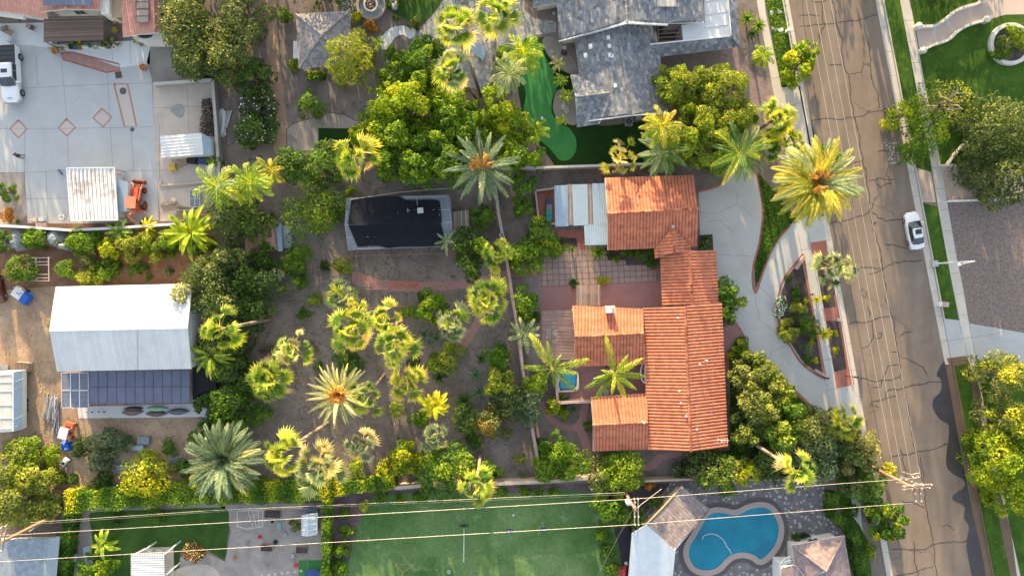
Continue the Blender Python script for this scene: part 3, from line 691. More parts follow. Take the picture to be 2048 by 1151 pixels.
# ------------------------------------------------------------------ ground
g = MB(); g.poly([(-420,-380,-.006),(420,-380,-.006),(420,380,-.006),(-420,380,-.006)])
tag(g.build('ground',SOIL),kind='structure')
sheet('yard_earth',[(0,455),(150,462),(430,450),(440,560),(385,620),(390,830),(430,860),(400,1000),(130,1010),(0,1010),(-300,1010),(-300,455)],EARTH,1)
sheet('bark_mulch_ground',[(-20,500),(430,470),(440,560),(350,575),(110,572),(0,580)],MULCH,2)
sheet('dirt_track',[(512,-60),(548,-60),(556,60),(562,150),(572,230),(582,300),(548,302),(545,220),(536,120),(526,40)],TRACK,1,3)
sheet('upper_garden_earth',[(562,-60),(730,-60),(780,60),(760,100),(740,200),(700,230),(640,225),(585,245),(566,160)],SOIL,2,3)
# --- left yard concrete
RB = [[(37,240),(54,258),(37,276),(20,258),(37,240)],[(133,238),(151,255),(134,272),(117,256),(133,238)],[(204,217),(224,235),(206,254),(186,236),(204,217)]]
def yard_extra(mb,z):
    lines([[(0,180),(128,172),(306,166)],[(120,100),(128,172),(135,256),(137,337),(140,445)],[(72,110),(76,172)],[(215,145),(220,255),(227,345)],[(0,257),(135,257),(308,254)],[(49,345),(120,342),(310,341)],[(50,257),(49,345)],[(243,165),(246,170)],[(50,398),(140,396)],[(262,256),(268,342)],[(92,342),(96,445)]],.05,1)(mb,z)
    for q in RB:
        mb.poly(WP(q[:-1],z + .002),3,.5); lines([q],.26,2)(mb,z + .003)
    q = [(228,168),(255,168),(273,252),(249,253),(228,168)]; mb.poly(WP(q[:-1],z + .002),3); lines([q],.26,2)(mb,z + .003)
    q = [(124,106),(145,105),(237,128),(240,141),(213,145),(126,119)]; mb.poly(WP(q,z + .002),2); lines([q + q[:1]],.22,4)(mb,z + .003)
BTAN = concrete('salmon_concrete',(.50,.43,.39),stain=.08)
sheet('yard_concrete',[(-120,52),(40,60),(100,88),(300,80),(304,165),(308,250),(318,440),(250,446),(140,447),(55,446),(49,345),(-120,345)],CONC,3,mats=[CONC,JOINT,PINKB,BTAN,RBRICK],extra=yard_extra)
sheet('pale_walkway',[(-20,48),(100,45),(110,95),(300,78),(300,128),(240,135),(150,104),(60,90),(-20,92)],CONCW,4,mats=[CONCW,JOINT],extra=lines([[(130,85),(134,98)],[(175,85),(180,110)],[(222,82),(226,125)],[(260,80),(262,130)]],.04))
sheet('tan_slab',[(305,165),(428,159),(434,300),(437,442),(320,442),(310,300)],CONCT,4,mats=[CONCT,JOINT,GRIME],extra=lambda mb,z: (lines([[(374,163),(378,265)],[(309,216),(400,213)],[(318,342),(350,338)],[(319,250),(320,440)],[(322,380),(430,366)]],.05)(mb,z),mb.poly(WP(spline([(340,215),(362,208),(370,222),(362,236),(345,226)],4,True),z + .002),2)))
sheet('gravel_bed',[(-60,346),(48,346),(54,430),(30,452),(-60,450)],GRAVEL,4)
sheet('side_earth',[(55,448),(330,444),(430,442),(430,452),(330,455),(140,466),(55,460)],MULCH,4)
sheet('upper_left_earth',[(304,80),(360,78),(420,130),(432,160),(306,167)],DGRAV,4,2)
sheet('shed_pad',[(155,812),(413,806),(414,833),(157,836)],CONCW,5)
# --- central garden walks
sheet('terrace_paving',[(575,300),(574,256),(592,246),(612,240),(645,224),(690,230),(722,246),(722,304)],DGRAV,4,0,mats=[DGRAV,TAR],extra=lines([[(574,300),(573,258),(592,245),(630,235),(660,225),(690,230),(712,242)]],.09))
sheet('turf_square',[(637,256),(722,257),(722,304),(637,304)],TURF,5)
sheet('brick_path',[(708,542),(740,552),(790,562),(900,562),(960,552),(1020,538),(1080,540),(1080,556),(1020,556),(960,570),(900,580),(790,582),(735,574),(706,566)],REDC,3,3)
sheet('brick_strip',[(778,562),(838,562),(838,577),(778,577)],RBRICK,4)
sheet('garden_path',[(905,690),(940,655),(962,610),(985,575),(998,580),(975,620),(955,662),(918,712)],REDC,3,3)
sheet('patio_walk',[(1018,560),(1082,552),(1080,730),(1060,735),(1050,680)],DGRAV,2)
# --- flagstone terrace, putting green
sheet('flagstone_terrace',[(884,-60),(866,30),(848,50),(822,74),(838,86),(862,100),(872,150),(915,175),(975,180),(995,140),(1000,92),(1030,95),(1065,72),(1112,64),(1112,42),(1068,38),(1048,20),(1050,-60)],FLAG,3)
sheet('curved_paving',[(756,92),(768,68),(788,54),(812,52),(832,60),(822,78),(806,70),(792,74),(780,90),(770,100)],CONCW,4,4,mats=[CONCW,JOINT],extra=lines([[(797,52),(796,72)],[(811,51),(810,70)]],.06))
sheet('fountain_turf',[(768,-30),(775,18),(800,32),(822,46),(840,50),(862,32),(880,10),(890,-30)],LAWND,4,2)  # dark green turf beside the fountain
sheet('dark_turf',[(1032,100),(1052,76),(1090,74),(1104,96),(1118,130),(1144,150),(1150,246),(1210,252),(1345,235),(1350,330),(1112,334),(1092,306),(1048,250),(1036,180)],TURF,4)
sheet('putting_green',[(1064,92),(1078,84),(1088,110),(1108,150),(1114,175),(1104,200),(1104,226),(1118,246),(1138,256),(1151,276),(1152,300),(1140,318),(1120,320),(1104,302),(1080,278),(1058,250),(1047,220),(1052,185),(1042,140)],PUTT,5,4)
sheet('stone_bed',[(1086,76),(1116,80),(1152,128),(1150,150),(1120,138),(1102,118),(1090,100)],DGRAV,6,3)
sheet('planting_island',[(1112,185),(1128,178),(1150,196),(1154,246),(1132,247),(1114,236),(1106,215)],DGRAV,6,4)
sheet('mauve_drive',[(1320,100),(1475,92),(1484,120),(1500,140),(1538,155),(1560,172),(1600,172),(1640,305),(1560,300),(1500,262),(1330,245)],MAUVE,3,ang=R(20))
sheet('bare_strip',[(1030,336),(1108,333),(1330,326),(1395,345),(1210,360),(1105,366),(1040,380)],SOIL,3)
# --- circular driveway and its beds
def drive_extra(mb,z):
    lines([[(1474,383),(1474,405),(1471,410),(1430,428),(1400,425)],[(1471,410),(1490,416),(1506,432)],[(1410,445),(1440,440),(1470,470)],[(1510,590),(1520,640),(1560,672)],[(1530,735),(1545,700),(1575,690)],[(1440,508),(1505,512)],[(1400,380),(1402,440)],[(1505,560),(1545,600)]],.045,1,.06)(mb,z)
    B = [[(1397,383),(1430,374),(1450,362),(1458,346),(1466,340)],[(1503,335),(1514,352),(1521,385),(1525,420),(1524,450),(1518,490),(1508,525),(1505,560),(1511,586),(1520,562),(1536,516),(1556,479),(1581,450)],
         [(1437,610),(1465,643),(1478,655),(1487,672),(1497,700),(1520,725),(1560,755),(1600,790),(1640,830),(1650,842)],[(1606,508),(1588,530),(1571,552),(1561,576),(1556,600),(1556,630),(1563,671),(1581,692),(1600,722),(1625,743),(1651,757)],[(1606,508),(1617,576),(1634,665),(1651,757)]]
    for b in B: lines([list(map(tuple,spline(b,4)))],.3,2)(mb,z + .004)
    lines([[(1597,470),(1618,576),(1651,757),(1664,850)],[(1616,468),(1637,576),(1668,743),(1692,860)],[(1600,500),(1621,497)],[(1606,530),(1627,527)],[(1623,600),(1642,597)],[(1634,665),(1655,661)],[(1645,720),(1665,716)],[(1655,780),(1675,776)]],.05,1)(mb,z + .003)
sheet('driveway',[(1397,383),(1430,373),(1450,362),(1460,344),(1475,337),(1503,335),(1514,352),(1521,385),(1525,420),(1524,450),(1518,490),(1508,525),(1505,560),(1511,586),(1520,562),(1536,516),(1556,479),(1581,450),(1597,434),(1648,432),(1683,620),(1728,858),(1660,858),(1640,830),(1600,790),(1560,755),(1520,725),(1497,700),(1487,672),(1478,655),(1465,643),(1437,610),(1400,600),(1400,470)],CONCD,3,mats=[CONCD,JOINT,RBRICK],extra=drive_extra)
sheet('ivy_island',[(1514,345),(1545,378),(1575,415),(1594,436),(1562,466),(1538,508),(1520,552),(1511,575),(1509,530),(1520,490),(1526,450),(1527,420),(1522,385)],IVY,2)
sheet('crescent_bed',[(1603,514),(1590,532),(1575,553),(1565,577),(1560,600),(1560,630),(1567,669),(1584,689),(1602,718),(1625,739),(1647,750),(1632,665),(1615,577)],DKSOIL,5)
sheet('verge_bed',[(1630,516),(1661,508),(1682,641),(1700,738),(1668,743),(1648,620)],DKSOIL,5)
sheet('brick_paving',[(1621,485),(1653,480),(1660,507),(1627,517)],RBRICK,6)
sheet('brick_paving',[(1646,617),(1671,613),(1668,590),(1675,588),(1702,736),(1709,768),(1673,776),(1668,743),(1694,737),(1676,641),(1650,641)],RBRICK,6)
sheet('entry_walk',[(1444,656),(1474,642),(1485,671),(1470,676),(1460,690),(1459,756),(1448,757)],REDC,4)
sheet('ivy_ground',[(1460,700),(1470,684),(1485,678),(1497,706),(1520,730),(1560,760),(1600,796),(1652,846),(1690,866),(1730,866),(1770,1090),(1740,1000),(1690,950),(1560,955),(1400,960),(1380,905),(1460,900)],IVY,2)
sheet('front_bed',[(1397,470),(1425,468),(1427,500),(1397,502)],DKSOIL,5)
# --- house terraces
sheet('square_grid_patio',[(1078,577),(1086,500),(1156,489),(1172,484),(1215,480),(1240,515),(1312,528),(1312,570),(1199,577)],GRIDP,4,ang=R(2.5))
sheet('red_terrace',[(1080,574),(1160,571),(1202,570),(1330,562),(1330,640),(1150,640),(1150,740),(1082,732)],REDC,5)
sheet('brick_walk',[(1115,460),(1214,460),(1214,482),(1172,486),(1172,500),(1156,500),(1154,476),(1115,474)],RBRICK,5)
sheet('side_walk_earth',[(1115,474),(1153,476),(1155,494),(1120,496)],DKSOIL,6)
sheet('courtyard_floor',[(1112,736),(1150,730),(1300,724),(1300,796),(1180,800),(1115,805)],REDC,4)
sheet('planting_bed',[(1213,490),(1310,490),(1312,530),(1253,530),(1250,520),(1215,520)],DKSOIL,6)
sheet('lower_walk',[(1086,800),(1096,822),(1120,842),(1142,850),(1158,835),(1165,800),(1178,800),(1172,850),(1185,905),(1200,925),(1178,920),(1160,880),(1150,862),(1120,858),(1092,836),(1078,812)],REDC,3,3)
sheet('lower_walk',[(1200,922),(1290,928),(1315,908),(1360,902),(1362,912),(1325,920),(1300,940),(1200,932)],REDC,3,3)
# --- lawns along the bottom
def lawn_extra(mb,z): pass
sheet('back_lawn',[(700,1260),(703,1110),(712,1065),(728,1022),(748,996),(800,986),(900,984),(1000,988),(1100,980),(1185,985),(1215,1010),(1215,1260)],LAWNB,3,3)
sheet('mulch_bed',[(664,1260),(668,1000),(700,985),(1190,965),(1190,985),(1100,984),(740,1002),(712,1065),(704,1260)],PMULCH,2)
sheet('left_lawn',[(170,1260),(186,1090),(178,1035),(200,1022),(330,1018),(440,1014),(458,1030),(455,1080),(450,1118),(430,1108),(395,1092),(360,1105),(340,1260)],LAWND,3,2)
sheet('side_soil',[(145,1260),(150,1020),(230,1008),(450,1004),(450,1020),(330,1022),(200,1028),(185,1090),(176,1260)],DGRAV,2)
sheet('gravel_yard',[(440,1008),(668,1004),(668,1260),(330,1260),(350,1120),(395,1096),(450,1122),(462,1060)],GRAVEL,2)
sheet('round_patio',spline([(392,1128),(425,1132),(440,1160),(400,1190),(350,1160),(352,1138)],3,True),CONCT,4)
sheet('play_turf',[(598,1119),(652,1119),(652,1180),(596,1180)],PUTT,4)
sheet('pool_deck',[(1345,960),(1640,962),(1655,985),(1650,1030),(1672,1050),(1740,1180),(1740,1260),(1260,1260),(1262,1060)],PPAVE,3)
sheet('side_driveway',[(1215,975),(1345,965),(1300,1050),(1262,1070),(1255,1260),(1225,1260),(1222,1060)],plain('old_asphalt',(.045,.045,.055),.85,.3,.7),2)
# --- the street
LE = lambda y: 1577 + .1815 * y
RE = lambda y: 1751 + .191 * y
ys = [-500,0,300,600,900,1151,1700]
SWL = [(1710,-500),(1800,0),(1828,150),(1858,303),(1876,413),(1894,513),(1906,576),(1936,720),(1958,864),(1993,1013),(2021,1151),(2120,1700)]
SWR = [(1730,-500),(1820,0),(1846,150),(1876,303),(1896,413),(1913,513),(1926,576),(1951,720),(1978,864),(2011,1013),(2041,1151),(2140,1700)]
CR = [[(1664,0),(1674,50),(1683,75),(1686,120),(1690,140),(1698,150),(1700,190),(1706,232),(1714,250),(1719,290),(1733,350),(1738,400),(1743,440),(1750,470),(1760,500),(1765,540),(1772,580),(1781,620),(1787,660),(1796,705),(1800,740),(1808,775),(1818,825),(1824,864),(1832,905),(1846,960),(1850,1000),(1860,1050),(1867,1090),(1877,1160)],
 [(1598,54),(1640,50),(1676,45),(1720,40),(1757,29)],[(1596,33),(1640,32)],[(1643,0),(1645,30),(1650,48),(1637,70),(1640,92)],[(1622,2),(1632,5),(1655,0)],[(1620,243),(1650,237),(1680,240),(1710,234),(1740,222),(1790,214)],
 [(1733,78),(1740,110),(1742,140),(1746,165),(1757,195),(1758,218)],[(1698,150),(1722,145),(1728,130),(1724,125)],[(1728,130),(1736,128),(1740,133)],[(1722,145),(1725,155)],[(1657,131),(1688,132)],[(1696,333),(1725,321)],
 [(1736,364),(1755,357),(1775,359),(1793,357)],[(1785,365),(1762,375),(1750,362)],[(1778,332),(1772,350),(1776,362)],[(1660,447),(1690,441),(1728,431),(1745,415),(1756,390)],[(1743,425),(1755,435),(1780,440),(1805,439)],
 [(1712,538),(1735,535),(1765,538),(1800,525),(1846,520)],[(1736,548),(1768,537)],[(1768,488),(1790,490),(1815,497)],[(1746,444),(1748,450),(1756,443)],[(1702,390),(1704,408),(1708,416)],[(1754,303),(1765,301),(1780,308)],
 [(1697,650),(1720,645),(1750,638),(1783,634)],[(1743,640),(1747,675),(1738,690),(1720,694)],[(1747,676),(1763,672),(1764,665),(1755,664)],[(1725,576),(1722,590),(1732,596),(1737,580)],[(1736,608),(1740,625),(1738,636)],
 [(1795,675),(1805,668),(1825,664)],[(1800,728),(1775,732),(1765,755)],[(1717,757),(1735,758),(1750,763),(1780,760),(1802,748)],[(1741,776),(1762,773),(1764,756)],[(1770,783),(1780,778),(1807,775),(1840,768),(1892,761)],[(1740,804),(1770,797),(1793,790)],[(1772,797),(1769,782)],[(1780,703),(1796,704)],
 [(1800,715),(1835,728),(1855,750)],[(1780,915),(1810,909),(1832,904),(1860,900),(1913,883)],[(1801,896),(1804,905),(1812,945),(1816,975)],[(1841,912),(1848,960)],[(1800,998),(1825,1003),(1850,1014)],[(1780,1096),(1850,1098),(1865,1088),(1900,1083),(1952,1075)],
 [(1826,1081),(1828,1110),(1840,1160)],[(1788,1148),(1830,1143),(1868,1130)],[(1740,815),(1742,806),(1758,816)],[(1883,1052),(1895,1048),(1910,1060)]]
STR = [([(1600,-60),(1608,50),(1625,160),(1646,288),(1668,420),(1700,576),(1733,750),(1756,864),(1800,1100)],.07)]
TC = [[(1714,3),(1722,14),(1728,20)],[(1705,205),(1730,220),(1753,233)],[(1722,414),(1740,404),(1770,415),(1788,435)],[(1722,576),(1790,636),(1830,662)],[(1780,1120),(1810,1098),(1860,1100),(1868,1125)],[(1735,825),(1762,816)]]
def road_extra(mb,z):
    lines(CR,.125,1,.14,5)(mb,z); lines(STR,.06,1,.02,5)(mb,z + .001); lines(TC,.05,1,.2,8)(mb,z)
sheet('road',[(LE(y),y) for y in ys] + [(RE(y),y) for y in reversed(ys)],ASPH,3,mats=[ASPH,TAR],extra=road_extra)
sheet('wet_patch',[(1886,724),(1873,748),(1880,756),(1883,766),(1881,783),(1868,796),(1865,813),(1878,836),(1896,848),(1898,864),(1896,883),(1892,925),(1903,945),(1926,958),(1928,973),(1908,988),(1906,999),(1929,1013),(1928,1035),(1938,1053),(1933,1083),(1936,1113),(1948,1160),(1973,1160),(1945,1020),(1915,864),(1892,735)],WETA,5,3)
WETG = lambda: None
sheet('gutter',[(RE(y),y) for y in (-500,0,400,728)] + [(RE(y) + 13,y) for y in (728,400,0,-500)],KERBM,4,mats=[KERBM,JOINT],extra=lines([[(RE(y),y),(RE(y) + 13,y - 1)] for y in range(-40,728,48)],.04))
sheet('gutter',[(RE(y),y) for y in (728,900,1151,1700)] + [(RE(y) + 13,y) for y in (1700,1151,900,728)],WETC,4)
sheet('gutter',[(LE(y) - 11,y) for y in ys] + [(LE(y),y) for y in reversed(ys)],KERBM,4,mats=[KERBM,JOINT],extra=lines([[(LE(y) - 11,y),(LE(y),y - 1)] for y in range(-40,1151,52)],.04))
def kerb(name,xs,yy,mat=KERBM,w=.16):
    mb = MB(); P = [W(xs(y),y)[:2] for y in yy]
    for a,b in zip(P[:-1],P[1:]): mb.bar((*a,.065),(*b,.065),w,.13)
    tag(mb.build(name,mat),kind='structure')
kerb('kerb',lambda y: RE(y) + 15,(-500,640)); kerb('kerb',lambda y: RE(y) + 15,(718,1700),WETC)
kerb('kerb',lambda y: LE(y) - 12,(-500,170)); kerb('kerb',lambda y: LE(y) - 12,(484,770)); kerb('kerb',lambda y: LE(y) - 12,(870,1700))
K = lambda a,b: [(RE(y) + 16,y) for y in np.linspace(a,b,5)]
sheet('sidewalk',SWL + SWR[::-1],WALK,5,mats=[WALK,JOINT],extra=lines([[(a[0],a[1]),(b[0],b[1])] for a,b in [((1800 + .191 * y,y),(1820 + .191 * y,y - 2)) for y in range(0,640,42)]],.05))
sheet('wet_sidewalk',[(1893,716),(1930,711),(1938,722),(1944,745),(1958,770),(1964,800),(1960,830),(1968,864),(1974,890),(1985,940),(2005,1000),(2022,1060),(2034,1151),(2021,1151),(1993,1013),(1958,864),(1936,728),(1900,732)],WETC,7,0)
V1 = [p for p in SWL if p[1] <= 335] + [(1866,345)]
sheet('verge_grass',K(-500,335) + V1[::-1],LAWN,4)
sheet('verge_gravel',K(336,404) + [(1872,404),(1861,336)],TGRAV,3)
sheet('verge_grass',K(405,636) + [(1917,640),(1906,576),(1894,513),(1876,413)],LAWN,4)
sheet('crossing_driveway',[(RE(636) + 14,636),(1917,640),(1938,646),(2048,665),(2300,700),(2300,760),(2048,723),(1951,719),(1930,712),(RE(718) + 14,718)],CONC,6,mats=[CONC,JOINT],extra=lines([[(1880,683),(1990,668),(2010,660)],[(1917,640),(1935,712)],[(1938,646),(1952,719)]],.05))
sheet('verge_grass',K(722,1700) + [(2120,1700),(2021,1151),(1993,1013),(1958,864),(1937,728)],LAWN,4)
sheet('front_lawn',[(1730,-500),(1820,0),(1846,150),(1878,330),(2048,330),(2500,330),(2500,-500)],LAWN,2)
sheet('front_lawn',[(1951,720),(2300,760),(2300,1700),(2140,1700),(2041,1151),(2011,1013),(1978,864)],LAWN,2)
sheet('tan_gravel',[(1876,330),(1900,326),(2300,330),(2300,398),(1896,403)],TGRAV,3)
sheet('mauve_gravel',[(1896,404),(2300,396),(2300,700),(2048,664),(1938,646),(1926,576),(1913,513)],PGRAV,4)
# west side verge and walk
sheet('verge_grass',[(1516,-60),(1566,-60),(1599,172),(1563,175),(1530,0)],LAWN,3)
sheet('sidewalk',[(1505,-60),(1522,-60),(1532,30),(1563,175),(1600,172),(1648,432),(1597,434),(1570,300),(1545,175),(1513,0)],WALK,4,mats=[WALK,JOINT],extra=lines([[(1540,158),(1560,155)],[(1530,100),(1548,98)],[(1521,45),(1536,42)],[(1585,210),(1604,207)]],.05))
sheet('verge_soil',[(1470,-60),(1505,-60),(1532,130),(1540,156),(1520,154),(1500,140),(1486,110)],SOIL,4)
sheet('side_sidewalk',[(1700,950),(1716,950),(1724,1050),(1762,1260),(1740,1260),(1704,1040)],CONCD,4)
sheet('side_grass',[(1670,960),(1702,960),(1704,1030),(1735,1080),(1752,1260),(1735,1260),(1690,1060)],LAWN,5,2)
# the curved entrance path with its low walls
def z4(l,ox,oy): return [(ox + a / 3.996,oy + b / 3.996) for a,b in l]
UP = z4([(1180,225),(1240,222),(1320,215),(1400,165),(1480,100),(1560,66),(1640,45),(1700,15)],1536,0)
LO = z4([(1215,418),(1300,370),(1420,330),(1500,260),(1600,205),(1720,172)],1536,0)
sheet('entrance_path',[tuple(p) for p in spline(UP,4)] + z4([(1820,-10),(2400,-10),(2400,110),(1900,118)],1536,0) + [tuple(p) for p in spline(LO,4)[::-1]],concrete('pink_concrete',(.52,.42,.36),stain=.1),6,mats=[concrete('pink_concrete',(.52,.42,.36)),WALK],extra=lambda mb,z: lines([list(map(tuple,spline(z4(q,1536,0),4))) for q in ([(1335,225),(1325,280),(1350,345)],[(1430,160),(1455,215),(1510,250)],[(1625,70),(1615,130),(1650,185)])],.42,1)(mb,z))
for pts,lb in ((UP,'curving white stucco wall on the upper side of the pink path'),(LO,'curving white stucco wall on the lower side of the pink path')):
    S = spline([W(*p)[:2] for p in pts],5); t = thing('low_wall',lb,'wall',(*S[0],0),0,'walls of the curved path')
    mb = MB()
    for a,b in zip(S[:-1],S[1:]): mb.bar((*a,.3),(*b,.3),.34,.6)
    mb.build('wall_body',STUC,t)
    for e in (S[0],S[-1]):
        mb = MB(); mb.lathe((*e,0),[(.38,0),(.38,.7),(.46,.74),(.46,.86),(.1,.95),(0,.95)],12); mb.build('pillar',STUC,t)
t = thing('round_planter','round white stucco planter ring in the upper lawn','planter',W(2017,90))
mb = MB(); mb.lathe(W(2017,90),[(2.3,0),(2.3,.5),(2.8,.5),(2.8,0)],48,smooth=False); mb.build('rim',STUC,t)
mb = MB(); mb.lathe(W(2017,90),[(2.31,.35),(0,.4)],24); mb.build('soil',DKSOIL,t)

# ------------------------------------------------------------------ buildings
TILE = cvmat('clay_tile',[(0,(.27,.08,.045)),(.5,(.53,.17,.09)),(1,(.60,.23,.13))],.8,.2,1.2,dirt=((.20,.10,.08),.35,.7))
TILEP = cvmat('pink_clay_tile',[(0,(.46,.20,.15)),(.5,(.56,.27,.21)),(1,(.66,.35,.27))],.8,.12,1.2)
SLATE = cvmat('grey_concrete_tile',[(0,(.13,.14,.16)),(.5,(.205,.215,.235)),(.85,(.26,.265,.28)),(1,(.36,.35,.35))],.8,.2,1.1,dirt=((.18,.17,.17),.3,.6))
SLATEB = cvmat('brown_concrete_tile',[(0,(.17,.14,.145)),(.5,(.23,.19,.195)),(1,(.29,.245,.245))],.8,.15,1.2)
SLATEP = cvmat('mauve_concrete_tile',[(0,(.22,.165,.165)),(.5,(.27,.205,.205)),(1,(.32,.25,.25))],.8,.12,1.2)
GAZR = cvmat('weathered_roof_tile',[(0,(.18,.17,.175)),(.5,(.27,.25,.25)),(1,(.36,.32,.30))],.85,.2,1.5)
METAL = cvmat('white_sheet_metal',[(0,(.60,.60,.595)),(1,(.68,.68,.67))],.45,.09,.5,dirt=((.42,.37,.32),.3,.3))
METALB = plain('pale_blue_sheet_metal',(.27,.35,.43),.5,.07,.9)
GREYM = plain('grey_painted_metal',(.30,.33,.36),.5,.1,1)
TRIM = plain('white_trim',(.66,.66,.65),.6,.05,2)
DARKG = plain('window_glass',(.03,.045,.06),.08,.1,2,spec=.8)
FRAME = plain('window_frame',(.55,.52,.48),.6,.05,2)
REDST = plain('salmon_stucco',(.50,.27,.21),.85,.1,2,bmp=.3)
BROWN = cvmat('brown_timber',[(0,(.10,.065,.055)),(1,(.22,.15,.125))],.8,.2,4)
WOOD = cvmat('weathered_timber',[(0,(.20,.15,.12)),(.5,(.32,.26,.21)),(1,(.48,.40,.33))],.85,.25,5)
PWOOD = cvmat('mauve_slats',[(0,(.26,.18,.165)),(1,(.36,.27,.245))],.8,.15,4)
RUSTP = plain('rusty_pipe',(.26,.13,.10),.8,.3,5)
SOLAR = grid_mat('solar_cells',(.085,.10,.155),(.36,.38,.42),.16,.012,0,(.10,.115,.17),1,.25,.05)
SOLARD = plain('pool_heater_panel',(.115,.13,.19),.45,.14,.6)
BLACK = plain('black_cloth',(.014,.015,.02),.8,.3,1.5)
NETM = None
def netmat():
    m,n,b = mat_new('shade_cloth'); b.inputs['Base Color'].default_value = (.012,.014,.02,1); b.inputs['Roughness'].default_value = .9; b.inputs['Specular IOR Level'].default_value = .1
    t = n.nodes.new('ShaderNodeBsdfTransparent'); x = n.nodes.new('ShaderNodeMixShader'); x.inputs[0].default_value = .91
    n.links.new(t.outputs[0],x.inputs[1]); n.links.new(b.outputs[0],x.inputs[2]); n.links.new(x.outputs[0],n.nodes['Material Output'].inputs[0]); return m
NETM = netmat()
def netmat2():
    m,n,b = mat_new('insect_mesh'); b.inputs['Base Color'].default_value = (.27,.30,.35,1); b.inputs['Roughness'].default_value = .8
    t = n.nodes.new('ShaderNodeBsdfTransparent'); x = n.nodes.new('ShaderNodeMixShader'); x.inputs[0].default_value = .6
    n.links.new(t.outputs[0],x.inputs[1]); n.links.new(b.outputs[0],x.inputs[2]); n.links.new(x.outputs[0],n.nodes['Material Output'].inputs[0]); return m
MESHW = netmat2()
PANEW = plain('greenhouse_pane',(.42,.50,.56),.25,.1,1.5,spec=.6)
def w3(l): return [W(*p) for p in l]
def wing(t,planes,ridges,foot,ze,kind,mroof,mwall,p=.42,course=.42,amp=.1,inset=.45,fasc=None,wz=True,win=True,rname='roof',seed=1,capr=.15):
    mb = MB()
    for i,pl in enumerate(planes):
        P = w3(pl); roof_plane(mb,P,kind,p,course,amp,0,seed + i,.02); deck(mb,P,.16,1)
    for a,b in ridges: ridge_caps(mb,np.array(W(*a)) + [0,0,.07],np.array(W(*b)) + [0,0,.07],capr,0,seed)
    mb.build(rname,[mroof,fasc or TRIM],t)
    if foot:
        F = shrink([W(q[0],q[1],ze)[:2] for q in foot],inset); m = MB(); m.prism(F,0,ze - .12 if wz is True else wz)
        m.build('wall',mwall,t)
        if win: windows(t,F,ze,FRAME,DARKG)
# --- the Spanish house
t = thing('spanish_house','long low house with red clay barrel tile roofs beside the circular driveway','house',W(1370,750))
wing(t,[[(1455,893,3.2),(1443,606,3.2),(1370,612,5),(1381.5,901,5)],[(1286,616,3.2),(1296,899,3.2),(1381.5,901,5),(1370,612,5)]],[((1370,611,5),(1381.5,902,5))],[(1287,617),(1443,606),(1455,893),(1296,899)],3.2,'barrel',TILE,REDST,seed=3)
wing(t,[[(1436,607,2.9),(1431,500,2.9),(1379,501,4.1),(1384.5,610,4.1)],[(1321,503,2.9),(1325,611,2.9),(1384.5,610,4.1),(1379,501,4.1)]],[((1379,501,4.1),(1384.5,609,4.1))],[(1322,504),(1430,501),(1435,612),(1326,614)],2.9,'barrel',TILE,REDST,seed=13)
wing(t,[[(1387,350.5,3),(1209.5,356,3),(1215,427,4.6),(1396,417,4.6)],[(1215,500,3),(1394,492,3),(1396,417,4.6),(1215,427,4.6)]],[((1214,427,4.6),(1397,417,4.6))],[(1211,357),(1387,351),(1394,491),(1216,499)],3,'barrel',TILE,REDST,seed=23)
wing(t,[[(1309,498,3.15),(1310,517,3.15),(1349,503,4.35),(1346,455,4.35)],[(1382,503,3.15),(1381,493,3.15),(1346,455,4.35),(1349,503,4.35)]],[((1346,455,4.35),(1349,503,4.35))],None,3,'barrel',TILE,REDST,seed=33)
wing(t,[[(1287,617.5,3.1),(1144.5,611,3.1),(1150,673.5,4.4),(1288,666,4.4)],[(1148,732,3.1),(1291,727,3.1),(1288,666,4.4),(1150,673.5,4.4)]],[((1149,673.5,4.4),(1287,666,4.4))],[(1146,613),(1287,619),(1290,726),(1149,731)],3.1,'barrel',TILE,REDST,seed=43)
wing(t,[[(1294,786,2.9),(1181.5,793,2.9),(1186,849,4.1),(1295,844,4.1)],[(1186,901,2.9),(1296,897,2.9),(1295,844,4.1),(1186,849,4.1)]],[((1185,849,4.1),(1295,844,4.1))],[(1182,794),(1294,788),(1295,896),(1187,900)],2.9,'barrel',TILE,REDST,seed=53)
m = MB(); c = W(1220,618,4.2); m.box((c[0],c[1],3.6),(1.0,.75,1.9),.02); m.box((c[0],c[1],4.6),(1.15,.9,.12),.02,1); k = m.build('chimney',[STUC,TRIM],t)
m = MB(); m.box((c[0] + .3,c[1] + .05,4.74),(.34,.3,.16),0); m.build('flue_cap',plain('brass',(.5,.33,.06),.5,.1,3),k)
m = MB(); c = W(1346,453,4.6); m.lathe(c,[(0,.18),(.18,.14),(.22,0),(.1,-.1)],10); m.build('roof_finial',GREYM,t)
for (a,b) in ((1353,635),(1411,720),(1397,727),(1356,780),(1359,804),(1370,830),(1391,856),(1286,843)):
    m = MB(); q = W(a,b,4.4); m.tube([(q[0],q[1],3.6),(q[0],q[1],5.1)],.05,6); m.lathe((q[0],q[1],5.1),[(.0,.1),(.13,.06),(.13,-.02)],8); m.build('vent_pipe',TRIM,t)
# antenna at the foot of the roof
m = MB(); q = np.array(W(1445,882,4.3)); m.tube([q - [0,0,1],q],.03,5)
m.tube([q + [-.7,.2,0],q + [.8,.1,0]],.025,4); [m.tube([q + [dx,-.35,0],q + [dx + .05,.5,0]],.02,4) for dx in (-.6,-.2,.2,.6)]; m.build('antenna',TRIM,t)
# half-round arch end seen between the wings
m = MB(); a = np.linspace(0,math.pi,13); q = W(1290,745,2.6)
m.tube([(q[0] - .55 * math.sin(x),q[1] + 1.3 * math.cos(x),2.6) for x in a],.07,6); m.tube([(q[0],q[1] - 1.3,2.6),(q[0],q[1] + 1.3,2.6)],.07,6); m.build('window_arch',TRIM,t)
